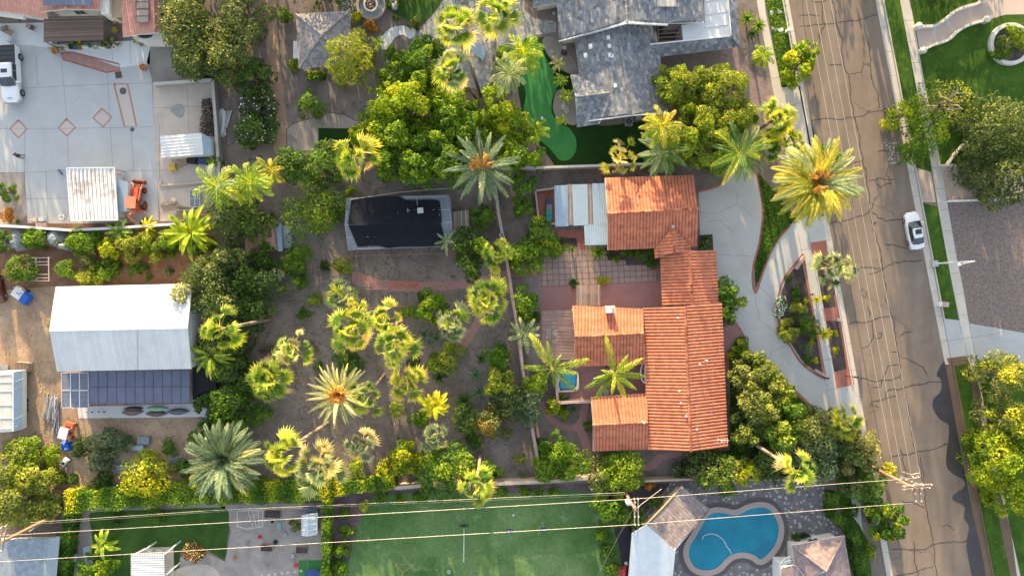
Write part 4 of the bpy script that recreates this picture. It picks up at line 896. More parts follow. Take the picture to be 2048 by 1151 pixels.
# --- metal awning by the garage
t = thing('metal_awning','pale blue sheet metal awning with two open strips beside the garage','awning',W(1160,420))
m = MB()
for q in ([(1109,371),(1135,370),(1137,452),(1111,453)],[(1144,369),(1175,368),(1177,450),(1147,451)],[(1184,367),(1212,366),(1215,448),(1187,449)],[(1168,449.5),(1216,448.5),(1217,489),(1170,490)]):
    P = [W(a,b,2.7) for a,b in q]; roof_plane(m,P,'rib',.3,1,.03); deck(m,P,.06,0,.005)
m.build('roof_panel',METALB,t)
m = MB()
for a in (1140,1180):
    m = MB(); m.box((*W(a,409,2.6)[:2],2.6),(.62,5.3,.03),.02); m.build('gap_shade_strip',plain('gap_shade_brown',(.20,.165,.15),.5,.3,1),t)  # brown strips added in the open gaps, standing in for their shade
m = MB()
for a in (1109,1140,1180,1212):
    for b in (375,400,425,449):
        q = W(a,b,2.6)
    m.bar(W(a,372,2.6),W(a + 2,450,2.6),.1,.12,0,.6)
for b in (374,390,408,426,446): m.bar(W(1112,b,2.56),W(1212,b - 3,2.56),.08,.1,0,.4)
for a,b in ((1112,374),(1112,450),(1150,450),(1172,487),(1212,487),(1180,370)): q = W(a,b,2.6); m.bar((q[0],q[1],0),q,.1)
m.build('frame',WOOD,t)
# --- pergolas
def pergola(label,corners,z,n,mat,name='pergola',along=0,sw=.06,beams=3,cat='pergola',extra=.0,group=None,depth=.12,posts=True):
    """slats run from side 0-1 to side 3-2"""
    P = [np.array(W(a,b,z)) for a,b in corners]; t = thing(name,label,cat,(*P[0][:2],0),0,group); m = MB(); rnd = rs()
    for i in range(n):
        f = (i + .5) / n; a = P[0] + (P[3] - P[0]) * f; b = P[1] + (P[2] - P[1]) * f; m.bar(a,b,sw,depth,0,rnd.rand())
    m.build('slats',mat,t); m = MB()
    for i in range(beams):
        f = i / (beams - 1) * .94 + .03; a = P[0] + (P[1] - P[0]) * f; b = P[3] + (P[2] - P[3]) * f; m.bar(a - [0,0,depth + .02],b - [0,0,depth + .02],.1,.16,0,.4)
        if posts and i in (0,beams - 1):
            for q in (a,b): m.bar((q[0],q[1],0),(q[0],q[1],z - .2),.12,.12,0,.5)
    m.build('frame',mat,t); return t
pergola('mauve slatted pergola over the garden chairs on the red terrace',[(1083,621),(1146,619),(1150,718),(1085,720)],2.6,34,PWOOD,sw=.09)
pergola('small slatted pergola in front of the tiled wing, slats running up and down',[(1153,570),(1153,612),(1201,611),(1200,569)],2.5,22,WOOD,sw=.06)
pergola('dark brown slatted patio cover attached to the pink tiled house',[(88,34),(207,32),(207,80),(88,84)],2.8,26,BROWN,sw=.13,beams=8)
# rusty pipe trellis
t = thing('pipe_trellis','wide grid of thin rusty pipes over the bare garden soil','trellis',W(820,540)); m = MB()
for i in range(14):
    x0 = 702 + i * 16.2; m.tube([W(x0 - (6 if i else 0),497,2.3),W(x0 + 4,614 if i > 1 else 570,2.3)],.018,5)
for y0,a,b in ((508,686,925),(560,730,930),(575,700,940),(612,722,915)): m.tube([W(a,y0 + 4,2.34),W(b,y0 - 3,2.34)],.025,5)
m.build('pipes',RUSTP,t); m = MB()
for a,b in ((690,513),(925,505),(722,615),(912,608),(810,508),(818,612)): q = W(a,b,2.3); m.tube([(q[0],q[1],0),q],.04,6)
m.build('posts',RUSTP,t)
# --- shade house
t = thing('shade_house','long greenhouse frame under torn black shade cloth','greenhouse',W(800,445)); z0,z1 = 2.2,3.2
A = [(695,396),(892,393),(903,444),(690,450)]; B = [(690,450),(903,444),(905,487),(697,499)]
fr = MB()
for f in np.linspace(0,1,11):
    for a,b,za,zb in ((A[0],A[3],z0,z1),(B[0],B[3],z1,z0)):
        c = (A[1] if a is A[0] else B[1]); d = (A[2] if a is A[0] else B[2])
        p = np.array(W(*a,za)) * (1 - f) + np.array(W(*c,za)) * f; q = np.array(W(*b,zb)) * (1 - f) + np.array(W(*d,zb)) * f; fr.bar(p,q,.06,.08)
for a,b,z in ((A[0],A[1],z0),(A[3],A[2],z1),(B[3],B[2],z0),((693,423),(898,419),2.7),((693,475),(905,467),2.7)): fr.bar(W(*a,z),W(*b,z),.09)
for a,b in (A[0],A[1],B[2],B[3],(795,394),(800,493)): q = W(a,b,z0); fr.bar((q[0],q[1],0),q,.09)
fr.build('frame',GREYM,t)
m = MB()
for q,z in (([(691,396),(703,396),(699,450),(690,450)],(z0,z0,z1,z1)),([(690,450),(697,450),(716,497),(697,499)],(z1,z1,z0,z0)),([(878,394),(901,394),(904,444),(882,447)],(z0,z0,z1,z1)),([(882,447),(904,444),(905,487),(893,488)],(z1,z1,z0,z0)),([(792,392),(898,389),(898,400),(792,398)],(z0,) * 4),([(700,494),(880,489),(880,494),(700,500)],(z0,) * 4)):
    P = [W(a,b,c + .02) for (a,b),c in zip(q,z)]; m.add(P,[(0,1,2,3)])
m.build('mesh_panel',MESHW,t)
def cloth(top,bot,nx=26,ny=8,seed=1,sag=.1):
    rnd = np.random.RandomState(seed); T = spline(top,6); Bt = spline(bot,6); m = MB(); V = []
    ft = np.linspace(0,1,nx)
    def at(C,f): i = f * (len(C) - 1); j = min(int(i),len(C) - 2); return C[j] + (C[j + 1] - C[j]) * (i - j)
    for j in range(ny):
        s = j / (ny - 1)
        for f in ft:
            a = at(T,f); b = at(Bt,f); p = a * (1 - s) + b * s; q = np.array(W(*p)); q[2] += .2 - sag * math.sin(f * math.pi * 10) ** 2 * math.sin(s * math.pi) + rnd.normal() * .015; V.append(q)
    F = [(j * nx + i,j * nx + i + 1,(j + 1) * nx + i + 1,(j + 1) * nx + i) for j in range(ny - 1) for i in range(nx - 1)]
    m.add(V,F,smooth=True); return m
cloth([(704,397,z0),(740,394,z0),(795,392,z0),(812,400,z0),(830,403,z0),(850,399,z0),(876,401,z0),(881,410,z0 + .2)],[(696,448,z1),(760,449,z1),(820,447,z1),(884,446,z1)]).build('shade_cloth',NETM,t)
cloth([(697,450,z1),(760,449,z1),(820,447,z1),(882,447,z1)],[(717,494,z0),(752,491,z0),(775,496,z0),(800,494,z0),(860,493,z0),(892,488,z0)],seed=2).build('shade_cloth',NETM,t)
m = MB(); rnd = rs()
for r in range(3):
    for i in range(24): q = W(708 + i * 7.6,405 + r * 33 + rnd.rand() * 6,.5); m.lathe((q[0],q[1],.5),[(.12,0),(.17,.3),(.0,.28)],8,0,rnd.rand())
    q = W(800,408 + r * 33,.45); m.box((q[0],q[1],.42),(12.6,1.3,.08),.02)
m.build('bench',plain('bench_grey',(.12,.12,.13),.8,.3,3),t)
m = MB(); q = W(841,421,2.9); m.box((q[0],q[1],3.0),(.75,.7,.3),.1); m.build('box_fan',plain('dull_white',(.42,.43,.44),.6),t)
pergola('weathered lath lean-to against the east end of the shade house',[(905,424),(905,462),(940,458),(938,420)],2.2,12,WOOD,name='lath_shelter',cat='shelter',sw=.12)
# --- big white shed
t = thing('metal_barn','large white ribbed metal barn with a gable roof','barn',W(240,650))
wing(t,[[(384,567,4.4),(112,573,4.4),(99,660,6),(375.5,654,6)],[(114,742,4.4),(383,737,4.4),(375.5,654,6),(99,660,6)]],[],[(113,574),(383,568),(383,737),(114,741)],4.4,'rib',METAL,METAL,p=.42,amp=.03,inset=.15,win=False)
m = MB(); m.bar(np.array(W(98.5,659.5,6.08)),np.array(W(375.8,654,6.08)),.35,.05); m.build('ridge_cap',METAL,t); m = MB(); m.bar(W(274,570,4.47),W(274.5,656,6.06),.16,.03); m.bar(W(274.5,657,6.06),W(275,739,4.47),.1,.03); m.build('roof_seam',plain('seam_metal',(.45,.44,.43),.5,.2),t)
t = thing('solar_lean_to','lean-to roof of blue and dark solar panels along the barn','canopy',W(250,778))
m = MB()
for a,b in ((123,750),(123,812),(380,742),(381,806),(250,808),(250,748)): q = W(a,b,2.7); m.bar((q[0],q[1],0),q,.1)
for y0 in (745,778,811): m.bar(W(121,y0 + 2,2.68),W(383,y0 - 5,2.68),.08,.1)
m.build('frame',RUSTP,t)
def panel(px,py,sx,sy,mat,mats,z,rz,name='solar_panel',fr=None,parent=None,fw=.05,tilt=0):
    k = (HC - z) / HC / 15; w,h = sx * k,sy * k
    m = MB(); V = np.array([(-w / 2,-h / 2,.03),(w / 2,-h / 2,.03),(w / 2,h / 2,.03),(-w / 2,h / 2,.03)]) @ rotm(0,tilt).T @ rotm(2,rz).T
    c = np.array(W(px,py,z)); m.add(V + c,[(0,1,2,3)],0,.5,np.array([(0,0),(w,0),(w,h),(0,h)]))
    E = [np.array(v) for v in V]
    for i in range(4): m.bar(E[i] + c,E[(i + 1) % 4] + c,fw,.06,1)
    V2 = V - [0,0,.04]; m.add(V2 + c,[(3,2,1,0)],1)
    return m.build(name,[mat,fr or TRIM],parent)
for i in range(3):
    for j in range(2): panel(132.5 + i * 18,762 + j * 35.5,17.2,34,SOLAR,None,2.85,.02,parent=t)
for i in range(11):
    for j in range(2): panel(187.5 + i * 18.35,757 + j * 33.5 - i * .15,17.9,32.8,SOLARD,None,2.85,.02,parent=t,fr=plain('panel_edge',(.07,.07,.09),.5),fw=.035,name='heater_panel')
# --- white trailer at the left edge
t = thing('box_trailer','white box trailer with a translucent ribbed roof at the left edge','trailer',W(20,805))
m = MB(); F = [W(-60,747,3),W(27,743,3),W(27,862,3),W(-60,868,3)]; F2 = [f[:2] for f in F]; m.prism(F2,.6,3,0); m.build('body',TRIM,t)
m = MB(); m.add([W(27,743,3),W(44,742,2.2),W(45,858,2.2),W(27,862,3)],[(3,2,1,0)]); m.add([W(44,742,2.2),W(44,742,.6),W(45,858,.6),W(45,858,2.2)],[(0,1,2,3)])
for y in (761,776,835,851): m.bar(W(30,y + 2,2.98),W(46,y - 5,2.3),.05,.04,1)
m.build('side',[METALB,GREYM],t)
m = MB(); P = [W(0,749,3.03),W(23,748,3.03),W(23,857,3.03),W(0,860,3.03)]; m.add(P,[(3,2,1,0)])
for y in (748,763,781,809,835,856): m.bar(W(-2,y + 1,3.07),W(24,y,3.07),.05,.05,1)
m.build('roof_sheet',[plain('frosted_sheet',(.52,.50,.46),.4,.15,.8),TRIM],t)
for y in (797,807,817):
    m = MB(); q = W(49,y + 4,.6); m.tube([(q[0] - .12,q[1],.35),(q[0] + .12,q[1],.35)],.34,12); m.build('wheel',plain('tyre_black',(.018,.018,.02),.9),t)
# --- white ribbed carport and lean roofs in the yard
t = thing('metal_canopy','flat white ribbed metal roof with rust streaks beside the orange tractor','shed',W(190,388))
m = MB(); P = [W(142,441,2.7),W(236,440,2.7),W(229,335,2.7),W(134,336,2.7)]
RUSTW = cvmat('rusty_white_metal',[(0,(.70,.71,.72)),(1,(.76,.77,.78))],.5,.04,1,dirt=((.30,.22,.18),.75,.55))
roof_plane(m,P,'rib',.52,1,.06); deck(m,P,.1,1)
for i in range(1,12): f = i / 12; a = np.array(P[0]) * (1 - f) + np.array(P[1]) * f; b = np.array(P[3]) * (1 - f) + np.array(P[2]) * f; m.bar(a + [0,0,.04],b * (.97) + a * .03 + [0,0,.04],.07,.07,2)
for i in range(4): m.bar(np.array(P[i]) + [0,0,.03],np.array(P[(i + 1) % 4]) + [0,0,.03],.12,.12,1)
m.build('roof',[RUSTW,TRIM,plain('rust_seam',(.34,.27,.23),.8,.4,2)],t); m = MB()
for a,b in ((143,438),(233,437),(228,338),(136,339)): q = W(a,b,2.6); m.bar((q[0],q[1],0),q,.12)
m.build('post',GREYM,t)
m = MB(); F = shrink([W(a,b,2.5)[:2] for a,b in ((144,438),(234,437),(228,340),(138,341))],.3); m.prism(F,0,2.3); m.build('wall',METAL,t)
t = thing('sheet_lean_to','plain white sheet lean-to on the east side of the ribbed canopy','shed',W(245,390))
m = MB(); P = [W(236,425,2.1),W(255,421,2.0),W(256,364,2.0),W(232,357,2.2)]; m.add(P,[(0,1,2,3)]); deck(m,P,.06,0); m.build('roof',METALB,t)
m = MB(); m.prism(shrink([p[:2] for p in P],.15),0,1.95); m.build('wall',METAL,t)
t = thing('white_shed','small white metal shed with a ribbed gable roof on the tan slab','shed',W(372,292))
wing(t,[[(320,272,2.2),(323,315,2.2),(407,309,2.6),(403,266,2.6)]],[],[(321,273),(421,275),(423,309),(324,315)],2.2,'rib',METAL,METAL,p=.4,amp=.03,inset=.12,win=False)
m = MB(); P = [W(403,266,2.62),W(407,309,2.62),W(424,311,2.1),W(421,275,2.1)]; m.add(P,[(0,1,2,3)]); deck(m,P,.05); m.build('roof_slope',METALB,t)
# --- pink tiled house, top left
t = thing('pink_tiled_house','white stucco house with pink clay tile roofs above the paved yard','house',W(130,0))
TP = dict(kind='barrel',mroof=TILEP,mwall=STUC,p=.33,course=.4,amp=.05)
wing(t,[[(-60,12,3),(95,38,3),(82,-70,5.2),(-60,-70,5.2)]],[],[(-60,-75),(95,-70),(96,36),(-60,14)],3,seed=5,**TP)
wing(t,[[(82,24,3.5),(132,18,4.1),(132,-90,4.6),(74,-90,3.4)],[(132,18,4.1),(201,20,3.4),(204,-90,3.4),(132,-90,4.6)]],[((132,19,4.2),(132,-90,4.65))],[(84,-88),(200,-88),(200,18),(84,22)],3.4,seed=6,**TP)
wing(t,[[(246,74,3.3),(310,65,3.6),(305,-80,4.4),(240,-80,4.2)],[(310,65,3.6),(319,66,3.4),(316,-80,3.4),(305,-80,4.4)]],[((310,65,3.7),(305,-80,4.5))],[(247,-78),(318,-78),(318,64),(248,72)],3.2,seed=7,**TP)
m = MB(); m.box((*W(132,-4,4.9)[:2],4.55),(6.2,1.6,.1),0); m.build('solar_panel',SOLARD,t)
for y in (0,14,29,42): panel(285,y - 3,25,13.5,plain('tan_panel',(.33,.25,.20),.5,.1),None,4.1,0,parent=t,fr=BROWN,name='roof_panel')
m = MB(); P = [W(-60,26,2.9),W(36,33,2.9)]; m.bar(W(-60,20,2.6),W(50,35,2.6),.5,.5); m.build('parapet',STUC,t)
m = MB(); q = [W(a,b,2.8) for a,b in ((204,-60),(221,-60),(223,30),(206,31))]; m.prism(q,0,3.2); m.build('stair_wall',STUC,t)
m = MB(); q = [W(a,b,2.6) for a,b in ((222,-60),(266,-60),(256,34),(224,35))]; m.prism(q,2.4,2.6); m.build('flat_roof',plain('tan_cloth',(.44,.30,.19),.8,.1,1),t)
m = MB(); a = np.linspace(.15,math.pi - .15,15); c = W(298,69,2.4); Pp = [(c[0] + 2.1 * math.cos(x),c[1] - .05 - 1.0 * math.sin(x),2.4) for x in a]; m.ribbon([p[:2] for p in Pp],.25,2.4)
m.prism([W(270,68,2.5),W(328,62,2.5),W(328,81,2.5),W(276,80,2.5)],0,2.5); m.build('arched_wall',STUC,t)
m = MB(); m.add(np.array([W(290 + 16 * math.cos(x),70 + 7 * math.sin(x),2.52) for x in np.linspace(0,math.pi,12)]),[tuple(range(12))[::-1]]); m.build('window',DARKG,t)
# --- gazebo
t = thing('hip_roof_gazebo','square gazebo with a weathered grey tiled hip roof in the upper garden','gazebo',W(645,80))
AP = (644,71,4.2); c4 = [(592,29,2.6),(701,22,2.6),(700,128,2.6),(598,137,2.6)]
m = MB()
for i in range(4):
    P = w3([c4[(i + 1) % 4],c4[i],AP]); roof_plane(m,P,'flat',.3,.3,.04,0,i,.02); deck(m,P,.12,1)
for i in range(4): ridge_caps(m,np.array(W(*c4[i])) + [0,0,.06],np.array(W(*AP)) + [0,0,.06],.12,0,i,.35)
m.build('roof',[GAZR,TRIM],t); m = MB()
for q in c4: p = W(q[0] * .9 + 64,q[1] * .9 + 8,2.6); m.lathe((p[0],p[1],0),[(.24,0),(.2,.2),(.16,.3),(.16,2.4),(.22,2.5)],10)
m.build('column',STUC,t)
t = thing('work_counter','narrow beige counter standing along the west side of the gazebo','counter',W(591,100)); m = MB(); q = W(592,100,.9); m.box((q[0],q[1],.45),(.6,2.2,.86)); m.build('body',STUC,t); m = MB(); m.box((q[0],q[1],.92),(.7,2.3,.07)); m.build('top',TRIM,t)
# --- grey house, top
t = thing('grey_tiled_house','large house with grey concrete tile gables at the top of the picture','house',W(1260,100))
G = dict(kind='flat',mroof=SLATE,mwall=STUC,p=.46,course=.36,amp=.045,capr=.16)
wing(t,[[(1107,-120,3.4),(1118,82,3.4),(1254,44,6.2),(1245,-120,6.2)],[(1335,50,4.9),(1330,-120,4.9),(1245,-120,6.2),(1254,44,6.2)]],[((1254,44,6.3),(1245,-120,6.3))],[(1110,-118),(1334,-118),(1336,46),(1121,80)],3.4,seed=61,inset=.6,**G)
wing(t,[[(1066,15,3.2),(1140,0,3.2),(1140,-80,4.5),(1066,-80,4.5)]],[],[(1068,-78),(1140,-78),(1138,-2),(1070,10)],3.2,seed=63,**G)
wing(t,[[(1408,46,4.4),(1402,-120,4.4),(1330,-120,5.0),(1334,47,5.0)]],[],[(1334,-118),(1402,-118),(1407,44),(1336,44)],4.3,seed=64,inset=.2,**G)
wing(t,[[(1149,77,3.0),(1170,242,3.0),(1262,229,5.1),(1236,50,5.1)],[(1336,224,3.0),(1310,48,3.0),(1236,50,5.1),(1262,229,5.1)]],[((1236,55,5.2),(1262,229,5.2))],[(1152,80),(1311,52),(1334,223),(1185,236)],3.0,seed=65,**G)
wing(t,[[(1159,149,3.05),(1141,150,3.05),(1151,195,4.2),(1219,186,4.35)],[(1154,254,3.05),(1200,246,3.05),(1219,186,4.35),(1151,195,4.2)]],[((1151,195,4.3),(1219,186,4.45))],[(1143,152),(1200,152),(1200,244),(1156,251)],3.0,seed=66,**G)
wing(t,[[(1322,113,3.0),(1479,94,3.0),(1462,71,3.7),(1300,88,3.7)],[(1479,94,3.0),(1467,-120,3.0),(1447,-120,3.7),(1462,71,3.7)]],[((1462,71,3.8),(1479,94,3.1))],None,3.0,seed=67,**G)
m = MB(); m.prism([W(1363,50,3.6),W(1460,40,3.6),W(1462,71,3.6),W(1366,81,3.6)],0,3.6); m.prism([W(1404,-118,3.6),W(1448,-118,3.6),W(1459,50,3.6),W(1410,56,3.6)],0,3.61)
for b in (1,28,54): m.bar(W(1408,b + 2,3.64),W(1456,b - 5,3.64),.06,.05)
m.build('flat_roof',METAL,t)
m = MB(); m.bar(W(1166,70,3.9),W(1254,46,6.3),.2,.3); m.bar(W(1254,46,6.3),W(1335,50,4.95),.2,.3); m.bar(W(1300,89,3.75),W(1462,72,3.75),.16,.12); m.bar(W(1462,72,3.75),W(1448,-100,3.75),.16,.12); m.build('fascia',TRIM,t); m = MB(); m.bar(W(1170,243,3.0),W(1262,231,5.0),.14,.22); m.bar(W(1262,231,5.0),W(1337,226,3.0),.14,.22); m.build('fascia',TRIM,t); m = MB(); m.bar(W(1118,83,3.4),W(1166,70,4.4),.12,.2); m.build('trim',TRIM,t)
panel(1203,16,27,44,SOLAR,None,4.9,.1,parent=t)
panel(1333,1,38,25,plain('skylight_tan',(.50,.45,.38),.3,.1),None,5.3,0,parent=t,name='skylight',fr=GREYM)
for a,b in ((1198,46),(1217,75),(1219,92),(1171,110),(1181,92),(1220,110),(1225,112),(1231,171),(1248,186)):
    m = MB(); q = W(a,b,4.7); m.box((q[0],q[1],4.5),(.4,.5,.5),.15); m.build('roof_vent',TRIM,t)
m = MB()
for i in range(5): m.bar(W(1315,52 + i * 8,3.5),W(1364,49 + i * 8,3.5),.12,.14)
for a in (1315,1364): m.bar(W(a,49,3.5),W(a + 2,84,3.5),.14,.16)
m.build('open_beams',BROWN,t)
# --- pool house and its neighbour
t = thing('pool_house','pool house with one brown tiled slope and one white slope','house',W(1340,1060))
wing(t,[[(1294,1048,4.2),(1350,1100,4.2),(1419.5,1018,2.9),(1364,972,2.9)]],[],None,2.9,'flat',SLATEB,STUC,p=.5,course=.42,amp=.04,seed=71)
m = MB(); P = [W(1294,1048,4.2),W(1264,1066,3.6),W(1256,1190,2.9),W(1340,1190,2.9),W(1350,1100,4.2)]
m.poly([tuple(p) for p in P]); deck(m,P,.14,0); m.build('roof_slope',plain('white_roofing',(.56,.60,.64),.7,.06,1),t)
m = MB(); m.prism(shrink([W(a,b,3)[:2] for a,b in ((1296,1050),(1364,975),(1417,1019),(1349,1099),(1338,1188),(1258,1188),(1266,1068))],.45),0,2.75); m.build('wall',STUC,t)
m = MB(); m.bar(W(1293,1047,4.25),W(1327,1012,3.7),.12,.2); m.bar(W(1327,1012,3.7),W(1364,971,2.95),.12,.2); m.build('fascia',plain('orange_timber',(.50,.28,.12),.7,.15),t)
t = thing('mauve_hip_house','mauve tiled hip roof house at the lower edge beside the pool','house',W(1640,1110))
pk = (1652,1141,4.6)
wing(t,[[(1688,1070,3.0),(1584,1090,3.0),pk],[(1720,1260,3.0),(1688,1070,3.0),pk,(1668,1230,4.6)],[(1584,1090,3.0),(1590,1128,3.0),(1604,1160,3.4),pk]],[((1688,1070,3.1),(1652,1141,4.7)),((1584,1090,3.1),(1652,1141,4.7))],[(1586,1092),(1687,1072),(1715,1255),(1590,1255)],3.0,'flat',SLATEP,STUC,p=.45,course=.36,amp=.035,seed=81)
wing(t,[[(1560,1230,3.0),(1562,1132,3.0),(1590,1127,3.0),(1640,1190,4.2),(1640,1260,4.2)]],[],None,3,'flat',SLATEP,STUC,p=.45,course=.36,amp=.035,seed=85)
m = MB(); m.prism([W(1578,1085,.5),W(1630,1070,.5),W(1648,1076,.5),W(1585,1092,.5)],0,.5); m.box((*W(1575,1150,1.3)[:2],1.3),(3,4,2.6)); m.build('porch',TRIM,t)
m = MB(); c = W(1583,1136,2.6)
for r in (1.55,1.1): m.tube([(c[0] + r * math.cos(x),c[1] + r * math.sin(x),2.6) for x in np.linspace(1.2,3.6,14)],.07,5)
for x in np.linspace(1.3,3.5,6): m.tube([(c[0] + .2 * math.cos(x),c[1] + .2 * math.sin(x),2.6),(c[0] + 1.55 * math.cos(x),c[1] + 1.55 * math.sin(x),2.6)],.05,5)
m.build('half_round_window',TRIM,t)
# --- flat grey roof lower left, white patio cover
t = thing('flat_roofed_house','flat blue-grey felt roof at the lower left corner','house',W(50,1120))
m = MB(); P = [W(-200,1088,3),W(120,1070,3),W(112,1200,3),W(-200,1200,3)]; m.prism([W(-200,1086,3),W(98,1076,3),W(86,1200,3),W(-200,1200,3)],2.8,3.0); m.build('roof',plain('mineral_felt',(.22,.26,.31),.9,.25,1.3,bmp=.3),t)
m = MB(); a,b,c,d = W(98,1076,3),W(120,1072,2.5),W(109,1200,2.5),W(86,1200,3); m.add([a,d,c,b],[(0,1,2,3)]); m.build('eave_slope',plain('eave_metal',(.26,.30,.35),.6,.1),t)
m = MB(); m.prism(shrink([W(-198,1090,2.9)[:2],W(112,1078,2.9)[:2],W(106,1195,2.9)[:2],W(-198,1195,2.9)[:2]],.5),0,2.5); m.build('wall',STUC,t)
t = thing('white_patio_cover','white ribbed patio cover over a pale deck on the lower left lawn','canopy',W(297,1130))
m = MB(); P = [W(263,1200,2.6),W(330,1200,2.6),W(328,1108,2.6),W(263,1110,2.6)]
roof_plane(m,[P[1],P[2],P[3],P[0]],'rib',.3,1,.04); deck(m,P,.1); m.build('roof',METAL,t)
m = MB(); [m.bar(W(263 + i * 5,1111,2.7),W(263 + i * 5,1106,2.7),.08,.14) for i in range(14)]
m.bar(W(328,1108,2.4),W(345,1094,2.2),.14); m.bar(W(264,1109,2.4),W(295,1095,2.2),.12); m.bar(W(330,1150,2.4),W(344,1138,2.2),.14)
for a,b in ((345,1094),(295,1095),(344,1138)): q = W(a,b,2.2); m.bar((q[0],q[1],0),q,.14)
m.build('frame',TRIM,t); m = MB(); m.prism([W(288,1094),W(348,1092),W(349,1250),W(262,1250),(W(262,1110))],0,.15); m.build('deck',CONCT,t)
t = thing('small_greenhouse','small clear gable greenhouse with white ribs in the gravel yard','greenhouse',W(620,1045))
m = MB(); A = [(604,1030,1.6),(604,1069,1.6),(615,1071,2.1),(615,1028,2.1)]; B = [(615,1028,2.1),(615,1071,2.1),(634,1067,1.6),(635,1025,1.6)]
for q in (A,B): m.add(w3(q),[(0,1,2,3)])
m.prism([W(606,1032,1.5),W(633,1027,1.5),W(632,1066,1.5),W(606,1069,1.5)],0,1.5); m.build('panes',PANEW,t); m = MB()
for i in range(5):
    f = i / 4
    for q in (A,B): a = np.array(W(*q[0])) * (1 - f) + np.array(W(*q[1])) * f; b = np.array(W(*q[3])) * (1 - f) + np.array(W(*q[2])) * f; m.bar(a + [0,0,.03],b + [0,0,.03],.06)
for a,b in ((A[0],A[1]),(A[3],A[2]),(B[3],B[2])): m.bar(np.array(W(*a)) + [0,0,.03],np.array(W(*b)) + [0,0,.03],.08)
m.build('ribs',TRIM,t)
# --- walls and fences
def wall(label,pts,h,w,mat,name='garden_wall',cat='wall',cap=None,posts=0,group=None,z=None):
    zz = h if z is None else z
    P = [np.array(W(a,b,zz)) for a,b in pts]; t = thing(name,label,cat,(*P[0][:2],0),0,group); m = MB()
    for a,b in zip(P[:-1],P[1:]): m.bar((a[0],a[1],h / 2),(b[0],b[1],h / 2),w,h)
    m.build('wall_body',mat,t)
    if cap:
        m = MB()
        for a,b in zip(P[:-1],P[1:]): m.bar((a[0],a[1],h + .04),(b[0],b[1],h + .04),w + .1,.08)
        m.build('coping',cap,t)
    for p in (P if posts else []):
        m = MB(); m.box((p[0],p[1],(h + .15) / 2),(posts,posts,h + .15)); m.build('pier',cap or mat,t)
    return t
SALM = plain('salmon_block',(.40,.28,.245),.85,.12,2)
TANW = plain('tan_block',(.44,.35,.27),.85,.15,2)
wall('thin salmon garden wall zigzagging down past the red terrace',[(1002,470),(1012,510),(1020,560),(1024,592),(1035,655),(1045,735),(1056,800),(1066,865),(1070,888),(1077,925)],1.7,.3,SALM,cap=SALM,posts=.42)
wall('grey garden wall standing between the date palm and the shade house',[(990,372),(997,425),(1005,470)],1.7,.28,GREYM,cap=plain('grey_block',(.30,.27,.26),.9),posts=.36)
wall('long pale wall between the paved yard and the fruit trees below it',[(-40,449),(40,453),(140,460),(225,456),(330,449),(428,446)],1.9,.22,STUC,cap=TRIM)
wall('grey block retaining wall on the east edge of the tan slab',[(306,168),(380,163),(425,160),(431,240),(437,330),(438,440)],1.2,.3,plain('grey_block',(.30,.27,.26),.9),cap=plain('pale_coping',(.42,.40,.37),.85))
wall('low kerb wall crossing the lower end of the tan slab',[(320,362),(321,370),(360,368),(430,362)],.3,.25,CONCT)
wall('tan block wall running above the clipped lawn',[(790,975),(860,969),(1000,966),(1100,962),(1178,955),(1200,945)],1.7,.35,TANW,cap=TANW)
wall('tan block wall along the top of the ivy beside the pool deck',[(1290,962),(1330,960),(1390,958),(1640,960)],1.6,.25,TANW)
wall('pale wall below the putting green and dark turf',[(1040,334),(1070,336),(1105,334),(1200,331),(1330,326)],1.7,.22,TANW,cap=plain('pale_coping',(.42,.40,.37),.85))
wall('white kerb rail between the tan gravel and the mauve gravel',[(1897,402),(2110,394)],.5,.22,TRIM)
wall('short white wall at the top edge of the tan gravel',[(1880,330),(1923,329)],.6,.22,STUC)
wall('slanting white wall beside the round dark tree',[(1897,329),(1912,308),(1930,287)],.8,.18,STUC)
wall('dark fence beside the old drive left of the pool house',[(1262,1066),(1260,1110),(1256,1200)],1.6,.08,plain('dark_metal',(.035,.035,.04),.6),cat='fence',name='metal_fence')
wall('salmon wall across the lower end of the courtyard',[(1122,805),(1150,803),(1182,803)],2.0,.25,SALM,cap=SALM)
wall('thin courtyard wall west of the spa',[(1112,748),(1115,800),(1122,806)],1.6,.22,SALM,cap=SALM)
wall('dark retaining kerb around the pool deck corner',[(1600,1046),(1602,1055)],.5,.2,CONCD,name='kerb_wall')
wall('thin vertical wooden fence behind the barn trees',[(452,468),(456,560),(458,640)],1.8,.12,WOOD,cat='fence',name='wood_fence')

# ------------------------------------------------------------------ pools and fountain
def water(name,c1,c2,z=0):
    m,n,b = mat_new(name); b.inputs['Roughness'].default_value = .06; b.inputs['Specular IOR Level'].default_value = .5
    r = ramp(n,noise(n,.35,3),[(.35,c1),(.65,c2)]); n.links.new(r.outputs[0],b.inputs['Base Color']); bump(n,b,noise(n,3,4),.35,.04); return m
POOLW = water('pool_water',(.004,.16,.26),(.006,.22,.33)); SPAW = water('spa_water',(.03,.30,.46),(.06,.42,.58))
COPE = concrete('pool_coping',(.36,.30,.28),stain=.1)
PW = [(1414,1033),(1429,1024),(1449,1025),(1466,1029),(1481,1026),(1499,1017),(1521,1013),(1538,1018),(1551,1035),(1557,1058),(1551,1085),(1536,1106),(1520,1117),(1509,1109),(1487,1103),(1464,1107),(1449,1118),(1434,1133),(1412,1139),(1391,1133),(1379,1115),(1378,1095),(1389,1075),(1401,1055)]
t = thing('swimming_pool','kidney shaped swimming pool of deep blue water with pale coping','swimming pool',W(1467,1075))
S = spline(PW,5,True); Sw = np.array([W(*p)[:2] for p in S]); 
